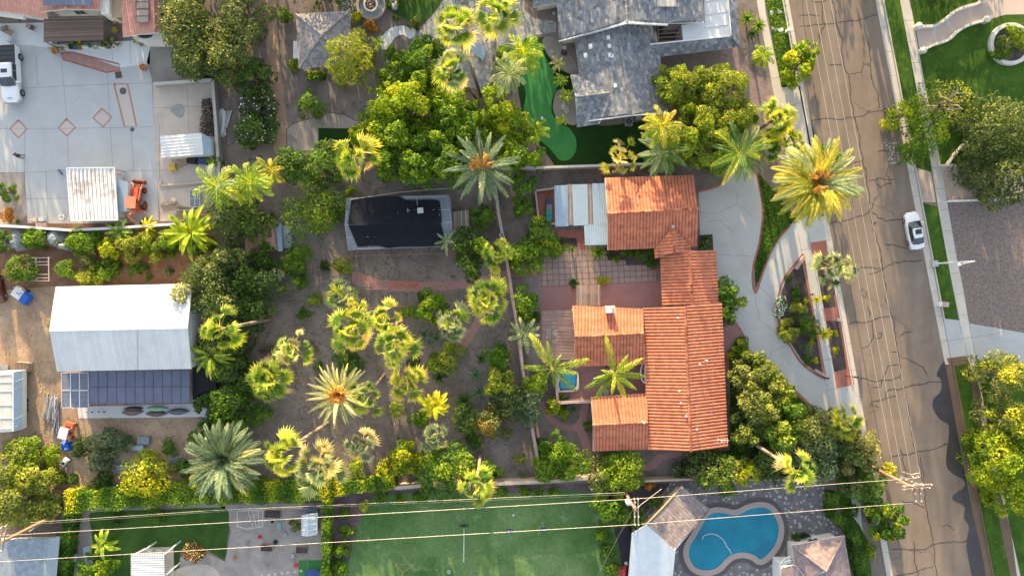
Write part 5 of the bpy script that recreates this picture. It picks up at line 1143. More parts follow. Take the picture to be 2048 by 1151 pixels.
def off(Pp,d):
    T = np.roll(Pp,-1,0) - np.roll(Pp,1,0); T /= np.linalg.norm(T,axis=1)[:,None]; N = np.c_[-T[:,1],T[:,0]]
    ar = np.sum(Pp[:,0] * np.roll(Pp[:,1],-1) - np.roll(Pp[:,0],-1) * Pp[:,1]); return Pp - N * d * (1 if ar > 0 else -1)
So = off(Sw,.75); Sb = off(Sw,1.35); k = len(Sw); i = np.arange(k); j = (i + 1) % k
m = MB(); m.add(np.concatenate([np.c_[Sw,np.full(k,.13)],np.c_[So,np.full(k,.13)],np.c_[So,np.zeros(k)],np.c_[Sw,np.full(k,.03)]]),np.concatenate([np.stack([i,i + k,j + k,j],-1),np.stack([i + k,i + 2 * k,j + 2 * k,j + k],-1),np.stack([i,j,j + 3 * k,i + 3 * k],-1)]))
m.build('coping',COPE,t)
m = MB(); m.add(np.concatenate([np.c_[So,np.full(k,.03)],np.c_[Sb,np.full(k,.03)]]),np.stack([i,i + k,j + k,j],-1)); m.build('border',plain('dark_border',(.10,.08,.085),.8),t)
m = MB(); m.poly(np.c_[Sw,np.full(k,.045)]); m.build('water',POOLW,t)
m = MB()
for q in range(3): m.ribbon([W(1502 + q * 3,1108 - q * 5)[:2],W(1528,1101 - q * 6)[:2],W(1548,1090 - q * 7)[:2]],.09,.05 + q * .001)
m.build('steps',plain('pool_step',(.01,.14,.23),.3),t)
m = MB(); m.tube([(*W(a,b)[:2],.07) for a,b in spline([(1404,1078),(1408,1070),(1420,1066),(1434,1069),(1446,1078),(1453,1091),(1458,1097),(1463,1106)],4)],.045,5)
tag(m.build('cleaner_hose',TRIM),'thin white cleaner hose curving through the pool water','hose')
t = thing('spa','small spa with bright blue water and dark tile edge in the courtyard','spa',W(1136,760))
SP = [(1113,741),(1143,738),(1150,741),(1157,745),(1157,776),(1147,782),(1116,783)]
m = MB(); m.prism(WP(SP),0,.4,0); m.build('rim',STUC,t)
m = MB(); q = [(1124,742),(1143,741),(1154,748),(1153,770),(1144,779),(1120,780),(1118,768)]; m.prism(WP(q,.45),.38,.42,0); m.build('tile_edge',plain('dark_blue_tile',(.015,.03,.06),.3),t)
m = MB(); q = [(1126,743.5),(1142,743),(1151.5,750),(1151,768),(1143,776.5),(1121.5,777.5),(1120,768)]; m.poly([(*W(a,b,.45)[:2],.43) for a,b in q]); m.build('water',SPAW,t)
t = thing('ring_fountain','round stone fountain with two concentric rings beside the gazebo','fountain',W(743,13)); c = W(743,13)
m = MB(); m.lathe(c,[(1.62,0),(1.62,.5),(1.95,.5),(1.95,0)],40,smooth=False); m.build('outer_ring',COPE,t)
m = MB(); m.lathe(c,[(1.61,.3),(0,.3)],32); m.build('water',water('fountain_water',(.16,.19,.20),(.26,.29,.29)),t)
m = MB(); m.lathe(c,[(.72,.2),(.72,.75),(.98,.75),(.98,.2)],32,smooth=False); m.build('inner_ring',STUC,t)
m = MB(); rnd = rs()
for _ in range(22):
    a,r = rnd.rand() * 6.28,.55 * rnd.rand() ** .5; s = .1 + .08 * rnd.rand(); m.lathe((c[0] + r * math.cos(a),c[1] + r * math.sin(a),.66),[(0,s),(s * .7,s * .8),(s,0)],6,0,rnd.rand())
m.build('stones',cvmat('stones',[(0,(.10,.07,.06)),(1,(.42,.28,.2))],.8),t)
# ------------------------------------------------------------------ rocks and small shapes
ROCK = cvmat('pale_rock',[(0,(.34,.32,.29)),(1,(.52,.49,.45))],.9,.2,4,bmp=.6)
def rock(label,px,py,r,name='boulder',mat=None,flat=.6,group='pale boulders'):
    rnd = rs(); c = W(px,py); r = r / 15; m = MB(); n = 9; a = np.arange(n) / n * 6.283; V = []
    sc = [.9,1,.7,.25]; zz = [0,.35,.75,.95]
    for s,z in zip(sc,zz): q = r * s * (1 + rnd.normal(size=n) * .1); V += [(q[i] * math.cos(a[i]),q[i] * math.sin(a[i]) * .8,z * r * flat * (1 + rnd.normal() * .1)) for i in range(n)]
    F = [(l * n + i,l * n + (i + 1) % n,(l + 1) * n + (i + 1) % n,(l + 1) * n + i) for l in range(3) for i in range(n)] + [tuple(range(3 * n,4 * n))]
    m.add(V,F,0,rnd.rand(len(F))); o = m.build(name,mat or ROCK); o.location = c; o.rotation_euler.z = rnd.rand() * 3; tag(o,label,'rock',group)
for a,b,r,l in ((790,13,9,'white boulder on the dark turf right of the fountain'),(785,2,6,'small white boulder at the top edge above the larger one'),(1130,218,10,'round tan boulder in the planting island of the putting green'),(1128,106,8,'dark boulder in the stone bed west of the grey house'),(1105,104,5,'small pale stone beside the dark boulder'),(1130,96,6,'pale stone on the upper edge of the stone bed')): rock(l,a,b,r,mat=plain('dark_rock',(.05,.05,.055),.8) if 'dark boulder in' in l else None)
for i,(a,b,r) in enumerate(((1543,26,5),(1559,24,5),(1545,57,3.5),(1552,59,4),(1562,60,6))): rock('flat white stepping stone, %s in the grass strip beside the road' % ['upper left','upper right','smallest of the lower three','middle of the lower three','largest of the lower three'][i],a,b,r,'stepping_stone',WHITE,.2,'white stepping stones')
for i in range(7): rock('flat pale stepping stone, %s from the left below the planter boxes' % ['first','second','third','fourth','fifth','sixth','seventh'][i],524 + i * 13 + (i % 2),1150 - i * 1.6,3.2,'stepping_stone',WALK,.2,'stepping stones in the gravel')
# ------------------------------------------------------------------ vehicles
CARW = plain('car_paint_white',(.74,.75,.77),.25,.02,.5,coat=.8)
TYRE = plain('tyre_rubber',(.018,.018,.02),.9,.1,3)
RIM = plain('alloy_rim',(.42,.43,.45),.35,.05,3,metal=.6)
CGLASS = plain('car_glass',(.015,.025,.035),.06,.1,1,spec=.9)
LAMP = plain('headlamp_glass',(.5,.52,.55),.15,.05); TAIL = plain('tail_lamp',(.35,.02,.02),.25,.05)
def hull(st,ny=9,flat=.55):
    """stations (x, halfwidth, z low, z high, crown) -> lofted shell along x"""
    V = []; n = ny
    for x,w,zl,zh,cr in st:
        for i in range(n):
            a = math.pi * i / (n - 1); cx = math.cos(a); sx = math.sin(a); y = w * math.copysign(abs(cx) ** flat,cx); z = zl + (zh - zl) * (abs(sx) ** (flat * cr)); V.append((x,y,z))
    k = len(st); F = [(l * n + i,l * n + i + 1,(l + 1) * n + i + 1,(l + 1) * n + i) for l in range(k - 1) for i in range(n - 1)]
    F += [tuple(range(n))[::-1],tuple(range((k - 1) * n,k * n))]
    F += [(l * n,(l + 1) * n,(l + 1) * n + n - 1,l * n + n - 1) for l in range(k - 1)]
    return V,F
def wheel(t,x,y,r=.33,w=.22,rimr=.6,rim=RIM):
    m = MB(); a = np.arange(20) / 20 * 6.283; pr = [(r * .6,-w / 2),(r * .93,-w / 2),(r,-w * .3),(r,w * .3),(r * .93,w / 2),(r * .6,w / 2),(r * .6,-w / 2)]
    V = [(x + p * math.cos(q),y + s,r + p * math.sin(q)) for p,s in pr for q in a]; F = [(l * 20 + i,l * 20 + (i + 1) % 20,(l + 1) * 20 + (i + 1) % 20,(l + 1) * 20 + i) for l in range(6) for i in range(20)]
    m.add(V,F); o = m.build('wheel',TYRE,t); m = MB()
    for sy in (-1,1):
        for i in range(5): q = i * 1.2566; m.bar((x,y + sy * w * .42,r),(x + r * .6 * math.cos(q),y + sy * w * .44,r + r * .6 * math.sin(q)),.09,.03)
        m.tube([(x + r * .6 * math.cos(q),y + sy * w * .45,r + r * .6 * math.sin(q)) for q in np.r_[a,0]],.02,4,cap=False)
    m.tube([(x,y - w * .4,r),(x,y + w * .4,r)],r * .2,8); m.build('rim',rim,o)
def shell(m,st,mat=0,**k): V,F = hull(st,**k); m.add(V,F,mat,smooth=True)
def sedan(label,px,py,ang):
    t = thing('parked_car',label,'car'); L = 2.42; m = MB()
    shell(m,[(-L,.62,.42,.72,.5),(-2.3,.80,.25,.93,.6),(-1.8,.90,.2,1.0,.7),(-.9,.93,.2,.98,.7),(0,.93,.2,.95,.7),(.9,.92,.2,.93,.7),(1.6,.90,.2,.88,.7),(2.15,.80,.22,.76,.6),(L,.55,.35,.6,.5)],ny=15,flat=.42)
    m.build('body',CARW,t)
    m = MB(); shell(m,[(-1.05,.60,.9,1.36,.8),(-.8,.64,.9,1.43,.8),(-.2,.66,.9,1.46,.8),(.35,.62,.9,1.40,.8)],ny=13,flat=.5); m.build('roof',CARW,t)
    m = MB(); m.add([(.28,-.60,1.395),(.28,.60,1.395),(1.12,.74,.95),(1.12,-.74,.95),(.3,0,1.44),(1.2,0,.965)],[(0,3,5,4),(4,5,2,1)],smooth=True); m.build('windscreen',CGLASS,t)
    m = MB(); m.add([(-.98,-.58,1.36),(-.98,.58,1.36),(-1.72,.70,1.0),(-1.72,-.70,1.0),(-1.0,0,1.40),(-1.8,0,1.02)],[(0,4,5,3),(4,1,2,5)],smooth=True); m.build('rear_window',CGLASS,t)
    for s in (-1,1):
        m = MB(); m.add([(1.0,s * .82,.95),(.3,s * .64,1.36),(-.9,s * .62,1.36),(-1.6,s * .80,.99),(-.3,s * .87,.96)],[(0,1,2,3,4) if s < 0 else (4,3,2,1,0)]); m.build('side_window',CGLASS,t)
        m = MB(); m.box((.85,s * 1.0,.98),(.16,.2,.13),0); m.build('mirror',CARW,t)
        m = MB(); m.box((2.22,s * .56,.62),(.2,.32,.13),-s * .3); m.build('headlight',LAMP,t)
        m = MB(); m.box((-2.33,s * .55,.8),(.14,.34,.13),s * .25); m.build('tail_light',TAIL,t)
        wheel(t,1.45,s * .82); wheel(t,-1.42,s * .82)
    m = MB(); m.box((-.2,0,1.468),(.62,.78,.02)); m.build('sunroof',CGLASS,t)
    c = W(px,py,.7); t.location = (c[0],c[1],0.015); t.rotation_euler.z = R(ang); t.scale = (1.04,1.08,1.04); return t
sedan('white sedan with a dark sunroof parked at the far kerb of the road',1829,461,100.5)
def pickup(label,px,py,ang):
    t = thing('pickup_truck',label,'truck'); m = MB(); L = 3.3
    shell(m,[(.9,.98,.45,1.25,.7),(1.9,.98,.4,1.22,.7),(2.7,.96,.4,1.15,.7),(3.15,.86,.45,1.0,.6),(L,.7,.5,.85,.5)],ny=15,flat=.36)
    m.box((-.9,0,.85),(3.7,1.96,.8)); m.box((-3.0,0,.85),(.6,1.9,.78)); m.build('body',CARW,t)
    m = MB(); shell(m,[(-1.1,.80,1.1,1.82,.8),(-.8,.82,1.1,1.9,.8),(0,.83,1.1,1.92,.8),(.65,.78,1.1,1.86,.8)],ny=13,flat=.4); m.build('cab_roof',CARW,t)
    m = MB(); m.add([(.62,-.74,1.84),(.62,.74,1.84),(1.45,.88,1.27),(1.45,-.88,1.27),(.68,0,1.88),(1.55,0,1.28)],[(0,3,5,4),(4,5,2,1)]); m.build('windscreen',CGLASS,t)
    m = MB(); m.box((-2.2,0,1.33),(2.15,1.82,.14)); [m.bar((-3.1 + i * .52,-.9,1.41),(-3.1 + i * .52,.9,1.41),.04,.03,1) for i in range(5)]; m.build('bed_cover',[plain('black_vinyl',(.03,.032,.038),.6,.1),TYRE],t)
    for s in (-1,1):
        m = MB()
        for x0,x1 in ((.65,-.15),(-.22,-.95)): m.add([(x0 + .45 * (x0 > 0),s * .985,1.27),(x0 - .0,s * .86,1.74),(x1,s * .86,1.74),(x1,s * .985,1.27)],[(0,1,2,3) if s < 0 else (3,2,1,0)])
        m.build('side_window',CGLASS,t); m = MB(); m.box((1.1,s * 1.12,1.3),(.18,.3,.26)); m.build('mirror',CARW,t)
        m = MB(); m.box((3.14,s * .72,.86),(.26,.3,.2),-s * .2); m.build('headlight',LAMP,t)
        wheel(t,2.15,s * .92,.42,.28); wheel(t,-2.1,s * .92,.42,.28)
    m = MB(); m.box((-.1,0,1.925),(.45,.72,.02)); m.build('sunroof',CGLASS,t)
    m = MB(); m.box((3.3,0,.62),(.16,1.7,.2)); m.box((2.9,0,1.14),(.12,.5,.04)); m.build('grille',GREYM,t)
    c = W(px,py,1.1); t.location = (c[0],c[1],0.02); t.rotation_euler.z = R(ang); t.scale = (1.12,1.15,1.1); return t
pickup('white pickup truck with a black bed cover on the paved yard',19,148,-87)
ORG = plain('orange_paint',(.62,.13,.05),.45,.15,3,coat=.3); ORGL = plain('faded_orange_paint',(.72,.22,.12),.5,.1,2)
t = thing('backhoe_tractor','orange tractor with a front loader bucket and a rear digger arm','tractor')
m = MB(); m.box((.75,0,1.0),(1.5,.62,.55)); m.box((.3,0,.62),(3.2,.5,.3)); m.box((-.5,0,1.0),(.9,.7,.25)); m.build('body',ORG,t)
m = MB(); m.box((-.55,0,2.2),(1.55,1.35,.08)); m.build('canopy_roof',ORGL,t)
m = MB(); [m.bar((x,y,.9),(x,y,2.18),.06) for x in (-1.2,.1) for y in (-.58,.58)]; m.build('canopy_frame',ORG,t)
m = MB(); [m.bar((-.2,s * .5,1.2),(1.3,s * .55,1.05),.14,.2) for s in (-1,1)]; [m.bar((1.3,s * .55,1.05),(2.15,s * .55,.5),.14,.2) for s in (-1,1)]; m.build('loader_arm',ORG,t)
m = MB(); a = np.linspace(-.3,2.6,8); V = [(2.2 + .42 * math.sin(q),s * .85,.45 - .38 * math.cos(q) + .1) for q in a for s in (-1,1)]
m.add(V,[(2 * i,2 * i + 1,2 * i + 3,2 * i + 2) for i in range(7)]); [m.add([V[2 * i + s] for i in range(8)],[tuple(range(8))]) for s in (0,1)]; m.build('bucket',plain('rusty_orange',(.36,.10,.06),.7,.3,4),t)
m = MB(); m.bar((-1.4,0,.9),(-2.3,.35,1.9),.22,.3); m.bar((-2.3,.35,1.9),(-3.1,-.1,.9),.18,.25); m.box((-1.5,0,.6),(.3,1.9,.18)); m.bar((-1.5,-.9,.6),(-1.7,-1.3,.1),.12); m.bar((-1.5,.9,.6),(-1.7,1.3,.1),.12); m.build('digger_arm',ORG,t)
m = MB(); m.box((-3.2,-.1,.55),(.4,.45,.5),.2); m.build('digger_bucket',GREYM,t)
for s in (-1,1): wheel(t,-.75,s * .85,.62,.38,rim=ORG); wheel(t,1.25,s * .72,.4,.26,rim=ORG)
m = MB(); m.box((-.3,0,1.15),(.45,.5,.15)); m.box((-.5,0,1.4),(.1,.5,.45)); m.build('seat',BLACK,t)
c = W(272,398,1.0); t.location = (c[0],c[1],.02); t.rotation_euler.z = R(86)
BLUET = plain('blue_tarp',(.01,.09,.42),.5,.2,3,bmp=.5)
def cart(label,px,py,ang,name,cat,c1,c2,group=None):
    t = thing(name,label,cat); m = MB(); m.box((0,0,.55),(2.3,1.15,.3)); m.box((.9,0,.75),(.5,1.05,.35)); m.build('body',c1,t)
    m = MB(); m.box((-.1,0,1.75),(1.5,1.15,.07)); m.build('roof',c2,t); m = MB(); [m.bar((x,y,.6),(x * .8,y,1.74),.05) for x in (-.8,.65) for y in (-.5,.5)]; m.build('frame',GREYM,t)
    m = MB(); m.box((-.2,0,.85),(.45,1.0,.14)); m.build('seat',BLACK,t)
    for x in (-.8,.85):
        for y in (-.52,.52): wheel(t,x,y,.24,.18)
    c = W(px,py,1); t.location = (c[0],c[1],.01); t.rotation_euler.z = R(ang)
cart('small utility cart with a white roof and orange nose among the scrap',134,862,75,'utility_cart','cart',ORG,METAL)
m = MB(); c = W(134,890); rnd = rs(); V = [(c[0] + (i - 3) * .24,c[1] + (j - 3) * .22,.35 + .3 * rnd.rand() * (0 < i < 6) * (0 < j < 6) - .3 * (i in (0,6) or j in (0,6))) for j in range(7) for i in range(7)]
m.add(V,[(j * 7 + i,j * 7 + i + 1,j * 7 + i + 8,j * 7 + i + 7) for j in range(6) for i in range(6)],smooth=False); tag(m.build('tarp_bundle',BLUET),'bright blue tarp bundle just below the utility cart','tarp')
t = thing('small_trailer','small white trailer with a blue cover over its tail, upper left of the barn','trailer')
m = MB(); m.box((0,0,.8),(1.9,1.35,.7)); m.build('body',TRIM,t); m = MB(); m.box((.95,0,.9),(1.0,1.5,.75)); m.box((1.0,0,1.3),(.8,1.2,.1)); m.build('cover',BLUET,t)
m = MB(); m.bar((-.9,0,.45),(-1.7,0,.4),.12); m.build('tow_bar',GREYM,t); [wheel(t,.1,s * .75,.3,.2) for s in (-1,1)]
m = MB(); m.box((-.2,0,1.17),(.5,.18,.03)); m.box((.1,.2,1.17),(.2,.2,.03)); m.build('stripe',GREYM,t)
c = W(42,588,.8); t.location = (c[0],c[1],0); t.rotation_euler.z = R(-35)
t = thing('old_van','dark red vehicle half out of the frame at the left edge','van'); m = MB(); shell(m,[(-2,.8,.3,1.2,.6),(-1.6,.9,.25,1.7,.7),(.6,.9,.25,1.75,.7),(1.3,.88,.25,1.1,.7),(1.9,.75,.3,.9,.6)],ny=11,flat=.4); m.build('body',plain('dark_red_paint',(.12,.035,.03),.5,.3,2),t)
m = MB(); m.add([(.62,-.7,1.66),(.62,.7,1.66),(1.32,.78,1.1),(1.32,-.78,1.1)],[(0,3,2,1)]); m.build('windscreen',CGLASS,t); [wheel(t,x,y,.33,.2) for x in (-1.2,1.2) for y in (-.8,.8)]
c = W(-12,577,1); t.location = (c[0],c[1],0); t.rotation_euler.z = R(-75)
# ------------------------------------------------------------------ person
def person(label,px,py,face,shirt,trousers):
    """walking figure grown from a jointed skeleton"""
    t = thing('person',label,'person'); c = W(px,py)
    J = {'pel': (0,0,.95,.13),'sp': (0,0,1.18,.13),'ch': (.01,0,1.38,.145),'nk': (.02,0,1.50,.06),'hd': (.03,0,1.60,.09),'tp': (.02,0,1.72,.075),
         'ls': (.01,.18,1.42,.06),'le': (-.05,.24,1.14,.045),'lw': (.08,.25,.90,.032),'lh': (.12,.25,.82,.035),'rs': (.01,-.18,1.42,.06),'re': (.02,-.24,1.14,.045),'rw': (.16,-.22,.94,.032),'rh': (.21,-.21,.87,.035),
         'lp': (0,.09,.88,.10),'lk': (.12,.10,.50,.065),'la': (.02,.10,.10,.042),'lt': (.16,.11,.05,.04),'rp': (0,-.09,.88,.10),'rk': (-.02,-.10,.50,.065),'ra': (-.22,-.10,.13,.042),'rt': (-.10,-.11,.05,.04)}
    E = [('pel','sp'),('sp','ch'),('ch','nk'),('nk','hd'),('hd','tp'),('ch','ls'),('ls','le'),('le','lw'),('lw','lh'),('ch','rs'),('rs','re'),('re','rw'),('rw','rh'),('pel','lp'),('lp','lk'),('lk','la'),('la','lt'),('pel','rp'),('rp','rk'),('rk','ra'),('ra','rt')]
    for s,w in (('l',1),('r',-1)):
        h = J[s + 'h']
        for i in range(4): J[s + 'f%d' % i] = (h[0] + .03 + .012 * i * (i < 3),h[1] + (i - 1.5) * .02,h[2] - .075 + .008 * abs(i - 1),.0105); E.append((s + 'h',s + 'f%d' % i))
        J[s + 'th'] = (h[0] + .05,h[1] - w * .045,h[2] - .02,.012); E.append((s + 'h',s + 'th'))
    ks = list(J); me = bpy.data.meshes.new('body'); me.from_pydata([J[k][:3] for k in ks],[(ks.index(a),ks.index(b)) for a,b in E],[])
    o = bpy.data.objects.new('body',me); COL.objects.link(o); o.parent = t; md = o.modifiers.new('s','SKIN'); 
    for i,k in enumerate(ks): me.skin_vertices[0].data[i].radius = (J[k][3],J[k][3] * (1.0 if k not in ('ch','sp','pel') else 1.15))
    me.skin_vertices[0].data[0].use_root = True; o.modifiers.new('d','SUBSURF').levels = 2; o.modifiers['d'].render_levels = 2
    m2,n,b = mat_new('clothes_and_skin'); g = n.nodes.new('ShaderNodeTexCoord'); s = n.nodes.new('ShaderNodeSeparateXYZ'); n.links.new(g.outputs['Object'],s.inputs[0])
    r = ramp(n,s.outputs['Z'],[(0,(.02,.02,.02)),(.08,trousers),(.94,shirt)]); r.color_ramp.interpolation = 'CONSTANT'
    r2 = n.nodes.new('ShaderNodeMath'); r2.operation = 'GREATER_THAN'; r2.inputs[1].default_value = 1.50; n.links.new(s.outputs['Z'],r2.inputs[0])
    ay = n.nodes.new('ShaderNodeMath'); ay.operation = 'ABSOLUTE'; n.links.new(s.outputs['Y'],ay.inputs[0]); a1 = n.nodes.new('ShaderNodeMath'); a1.operation = 'GREATER_THAN'; a1.inputs[1].default_value = .195; n.links.new(ay.outputs[0],a1.inputs[0])
    a2 = n.nodes.new('ShaderNodeMath'); a2.operation = 'LESS_THAN'; a2.inputs[1].default_value = 1.16; n.links.new(s.outputs['Z'],a2.inputs[0]); a3 = n.nodes.new('ShaderNodeMath'); a3.operation = 'MULTIPLY'; n.links.new(a1.outputs[0],a3.inputs[0]); n.links.new(a2.outputs[0],a3.inputs[1])
    mx = n.nodes.new('ShaderNodeMath'); mx.operation = 'MAXIMUM'; n.links.new(r2.outputs[0],mx.inputs[0]); n.links.new(a3.outputs[0],mx.inputs[1])
    n.links.new(mixc(n,mx.outputs[0],r.outputs[0],(.42,.25,.17,1)),b.inputs['Base Color']); b.inputs['Roughness'].default_value = .85; me.materials.append(m2)
    m = MB(); m.lathe((.015,0,1.60),[(.0,.155),(.06,.145),(.102,.09),(.108,.03),(.10,-.02)],12); m.build('hair',plain('dark_hair',(.03,.018,.012),.7),t)
    m = MB(); m.box((.125,0,1.60),(.03,.025,.04)); m.box((.12,.035,1.625),(.01,.02,.012),mat=1); m.box((.12,-.035,1.625),(.01,.02,.012),mat=1); m.box((.115,0,1.555),(.012,.045,.012),mat=1); m.build('face',[plain('skin',(.42,.25,.17),.6),BLACK],t)
    t.location = (c[0],c[1],.02); t.rotation_euler.z = R(face); t.scale = (1.3,1.3,1.1); return t
person('person in dark clothes walking alone across the paved yard',48,314,200,(.02,.018,.02),(.025,.03,.06))
# ------------------------------------------------------------------ bins, furniture and fittings
def wbin(label,px,py,col,nm):
    t = thing('wheelie_bin',label,'bin',group='wheeled bins'); M = plain(nm,col,.5,.1); m = MB(); V = [(sx * w,sy * w * 1.1,z) for z,w in ((.08,.24),(1.0,.31)) for sx,sy in ((-1,-1),(1,-1),(1,1),(-1,1))]
    m.add(V,[(0,3,2,1),(4,5,6,7),(0,1,5,4),(1,2,6,5),(2,3,7,6),(3,0,4,7)]); m.build('body',M,t)
    m = MB(); m.box((.02,0,1.04),(.68,.74,.07)); m.box((.38,0,1.0),(.08,.5,.06)); m.box((0,0,1.085),(.5,.5,.025)); m.build('lid',M,t)
    for s in (-1,1): m = MB(); m.tube([(-.27,s * .24,.12),(-.27,s * .31,.12)],.12,10); m.build('wheel',TYRE,t)
    c = W(px,py,1.0); t.location = (c[0],c[1],.03); t.rotation_euler.z = R(-2); return t
for y,col,nm,lb in ((402,(.02,.035,.085),'bin_navy','navy blue wheeled bin, topmost of the four by the awning'),(414,(.13,.16,.24),'bin_slate','slate grey wheeled bin between the navy and the green ones'),(425,(.01,.26,.17),'bin_green','green wheeled bin next above the teal one'),(437,(.01,.27,.26),'bin_teal','teal wheeled bin at the lower end of the row by the awning')): wbin(lb,1097.5,y,col,nm)
t = thing('bin_enclosure','low pinkish block enclosure around the wheeled bins','enclosure',W(1088,415)); m = MB()
for a,b in (((1071,381),(1109,376)),((1071,381),(1078,445)),((1078,447),(1110,447))): m.bar((*W(*a,.9)[:2],.45),(*W(*b,.9)[:2],.45),.2,.9)
m.build('wall_body',TANW,t)
sheet('bin_pad',[(1073,383),(1109,379),(1111,447),(1079,448)],RBRICK,5)
def chair(label,px,py,ang,mat,group='garden chairs',s=1.,name='garden_chair',z=.02):
    t = thing(name,label,'chair',group=group); m = MB(); m.box((0,0,.42 * s),(.5 * s,.5 * s,.05)); m.build('seat',mat,t)
    m = MB(); [m.bar((-.24 * s,y * s,.42 * s),(-.34 * s,y * s,.9 * s),.08,.03) for y in (-.18,-.06,.06,.18)]; m.bar((-.34 * s,-.25 * s,.9 * s),(-.34 * s,.25 * s,.9 * s),.05); m.build('backrest',mat,t)
    for x in (-.22,.22):
        for y in (-.22,.22): m = MB(); m.bar((x * s,y * s,0),(x * s,y * s,.42 * s),.04); m.build('leg',mat,t)
    for y in (-.27,.27): m = MB(); m.bar((-.28 * s,y * s,.62 * s),(.25 * s,y * s,.62 * s),.05,.03); m.build('armrest',mat,t)
    c = W(px,py,.5); t.location = (c[0],c[1],z); t.rotation_euler.z = R(ang); return t
def rtable(label,px,py,r,mat,group=None,z=.02):
    t = thing('round_table',label,'table',group=group); m = MB(); m.lathe((0,0,0),[(0,.72),(r,.72),(r,.68),(0,.68)],20,smooth=False); m.build('tabletop',mat,t); m = MB(); m.tube([(0,0,0),(0,0,.7)],.05,8); m.lathe((0,0,0),[(.3,0),(.05,.08)],12); m.build('pedestal',mat,t)
    c = W(px,py,.7); t.location = (c[0],c[1],z); return t
IRON = plain('white_iron',(.62,.63,.60),.5,.08,4)
chair('white iron chair above the round table under the mauve pergola',1107,649,-60,IRON,'white iron chairs'); chair('white iron chair below the round table under the mauve pergola',1109,681,85,IRON,'white iron chairs'); rtable('small white round table under the mauve pergola',1111,665,.42,IRON)
t = thing('garden_bench','white slatted iron bench left of the round table under the pergola','bench'); m = MB(); [m.bar((-.65,y,.43),(.65,y,.43),.07,.03) for y in (-.18,-.06,.06,.18)]; m.build('seat',IRON,t); m = MB(); [m.bar((x,.22,.43),(x,.32,.9),.05,.03) for x in np.linspace(-.6,.6,9)]; m.bar((-.65,.32,.9),(.65,.32,.9),.05); m.build('backrest',IRON,t)
for x in (-.6,.6): m = MB(); m.bar((x,-.2,0),(x,-.2,.43),.05); m.bar((x,.22,0),(x,.22,.43),.05); m.build('leg',IRON,t)
c = W(1098,667,.5); t.location = (c[0],c[1],.03); t.rotation_euler.z = R(82)
chair('grey armchair beside the tiled roof at the lower side of the courtyard',1212,783,90,GREYM,'courtyard chairs',1.2); chair('green armchair in the courtyard right of the grey one',1229,784,110,plain('sage_paint',(.10,.17,.13),.6),'courtyard chairs',1.1)
chair('grey chair highest of the two at the left edge patio',12,58,20,BROWN,'patio chairs',1.5); chair('brown wooden lounge chair at the upper left patio edge',22,66,-35,WOOD,'patio chairs',1.5); chair('pale chair beside the pickup bed',27,82,60,GREYM,'patio chairs',1.3); chair('small brown chair between the white wall and the slatted patio cover',65,56,-20,BROWN,'patio chairs',1.2)
for i,(a,b) in enumerate(((301,1103),(319,1103))): chair('white lounge chair, %s of the pair under the open end of the patio cover' % ('left' if i == 0 else 'right'),a,b,100 - i * 30,IRON,'lounge chairs on the deck',1.4)
chair('dark chair at the left end of the pool deck terrace',1608,1068,20,BLACK,'deck chairs',1.0)
def pot(label,px,py,r,col,plant=None,h=.5,group='potted plants'):
    rnd = rs(); c = W(px,py); t = thing('plant_pot',label,'pot',(c[0],c[1],0),0,group); r = r / 15
    m = MB(); m.lathe(c,[(r * .65,0),(r,h * .9),(r * 1.1,h * .92),(r * 1.1,h),(r * .9,h),(r * .88,h * .88),(0,h * .88)],14); m.build('pot_body',col,t)
    if plant:
        m = MB(); C = np.array([(c[0],c[1],h + r * .5)] * 3) + rnd.normal(size=(3,3)) * r * .3; leaf_cloud(m,rnd,C,np.full((3,3),r * 1.0),90,.17); m.build('leaves',LEAF[plant],t)
TERRA = plain('terracotta',(.40,.15,.07),.8,.15,3); CREAM = plain('cream_glaze',(.52,.42,.33),.5,.1); 
for a,b,r,mt,pl,lb in ((290,137,6.5,TERRA,'rust','large terracotta pot alone on the paving below the arched wall'),(236,47,4.5,TERRA,'rust','terracotta pot in the narrow strip, upper of two'),(236,63,4,TERRA,'gold','terracotta pot in the narrow strip, lower of two'),
    (228,82,4.5,CREAM,'green','cream pot at the right end of the pot row by the slatted cover'),(239,90,5,CREAM,'dark','wide cream pot right of the pot row'),(276,86,5,CREAM,'citrus','cream pot with a leafy plant left of the arched wall'),(287,90,4.5,CREAM,'grey','cream pot right beside the leafy one by the arched wall'),
    (222,96,4.5,GREYM,'green','grey pot with a low plant in the pot row'),(195,97,4,CREAM,None,'empty cream pot in the middle of the pot row'),(185,95,3.5,GREYM,'dark','small dark leafed pot left of the empty cream one'),(162,98,4,TERRA,'green','terracotta pot right of the blue pot'),(153,98,4,plain('blue_glaze',(.02,.16,.45),.3),None,'bright blue glazed pot in front of the patio cover'),
    (146,96,4.5,TYRE,'dark','black pot left of the blue glazed pot'),(115,88,4,GREYM,'grey','grey pot at the left corner of the patio cover'),(114,103,7,TERRA,'straw','wide pot of dry grass at the end of the brick ramp'),(127,102,4.5,CREAM,'grey','small cream pot right of the dry grass pot'),
    (215,36,6.5,CREAM,'gold','pot of yellow leaves between the patio cover and the stair wall'),(307,86,5,TERRA,'rust','terracotta pot under the right end of the arched wall')): pot(lb,a,b,r,mt,pl)
tree('bright yellow green bush planted in front of the slatted patio cover',207,87,10,'citrus',1.0,leaf=.2,name='shrub',cat='shrub')
tree('pink flowering plant in front of the slatted patio cover',144,85,6,'green',.8,leaf=.18,name='shrub',cat='shrub',flowers=('pink',.5))
tree('yellow flowering plant right of the pink one by the patio cover',159,84,7,'gold',.8,leaf=.18,name='shrub',cat='shrub')
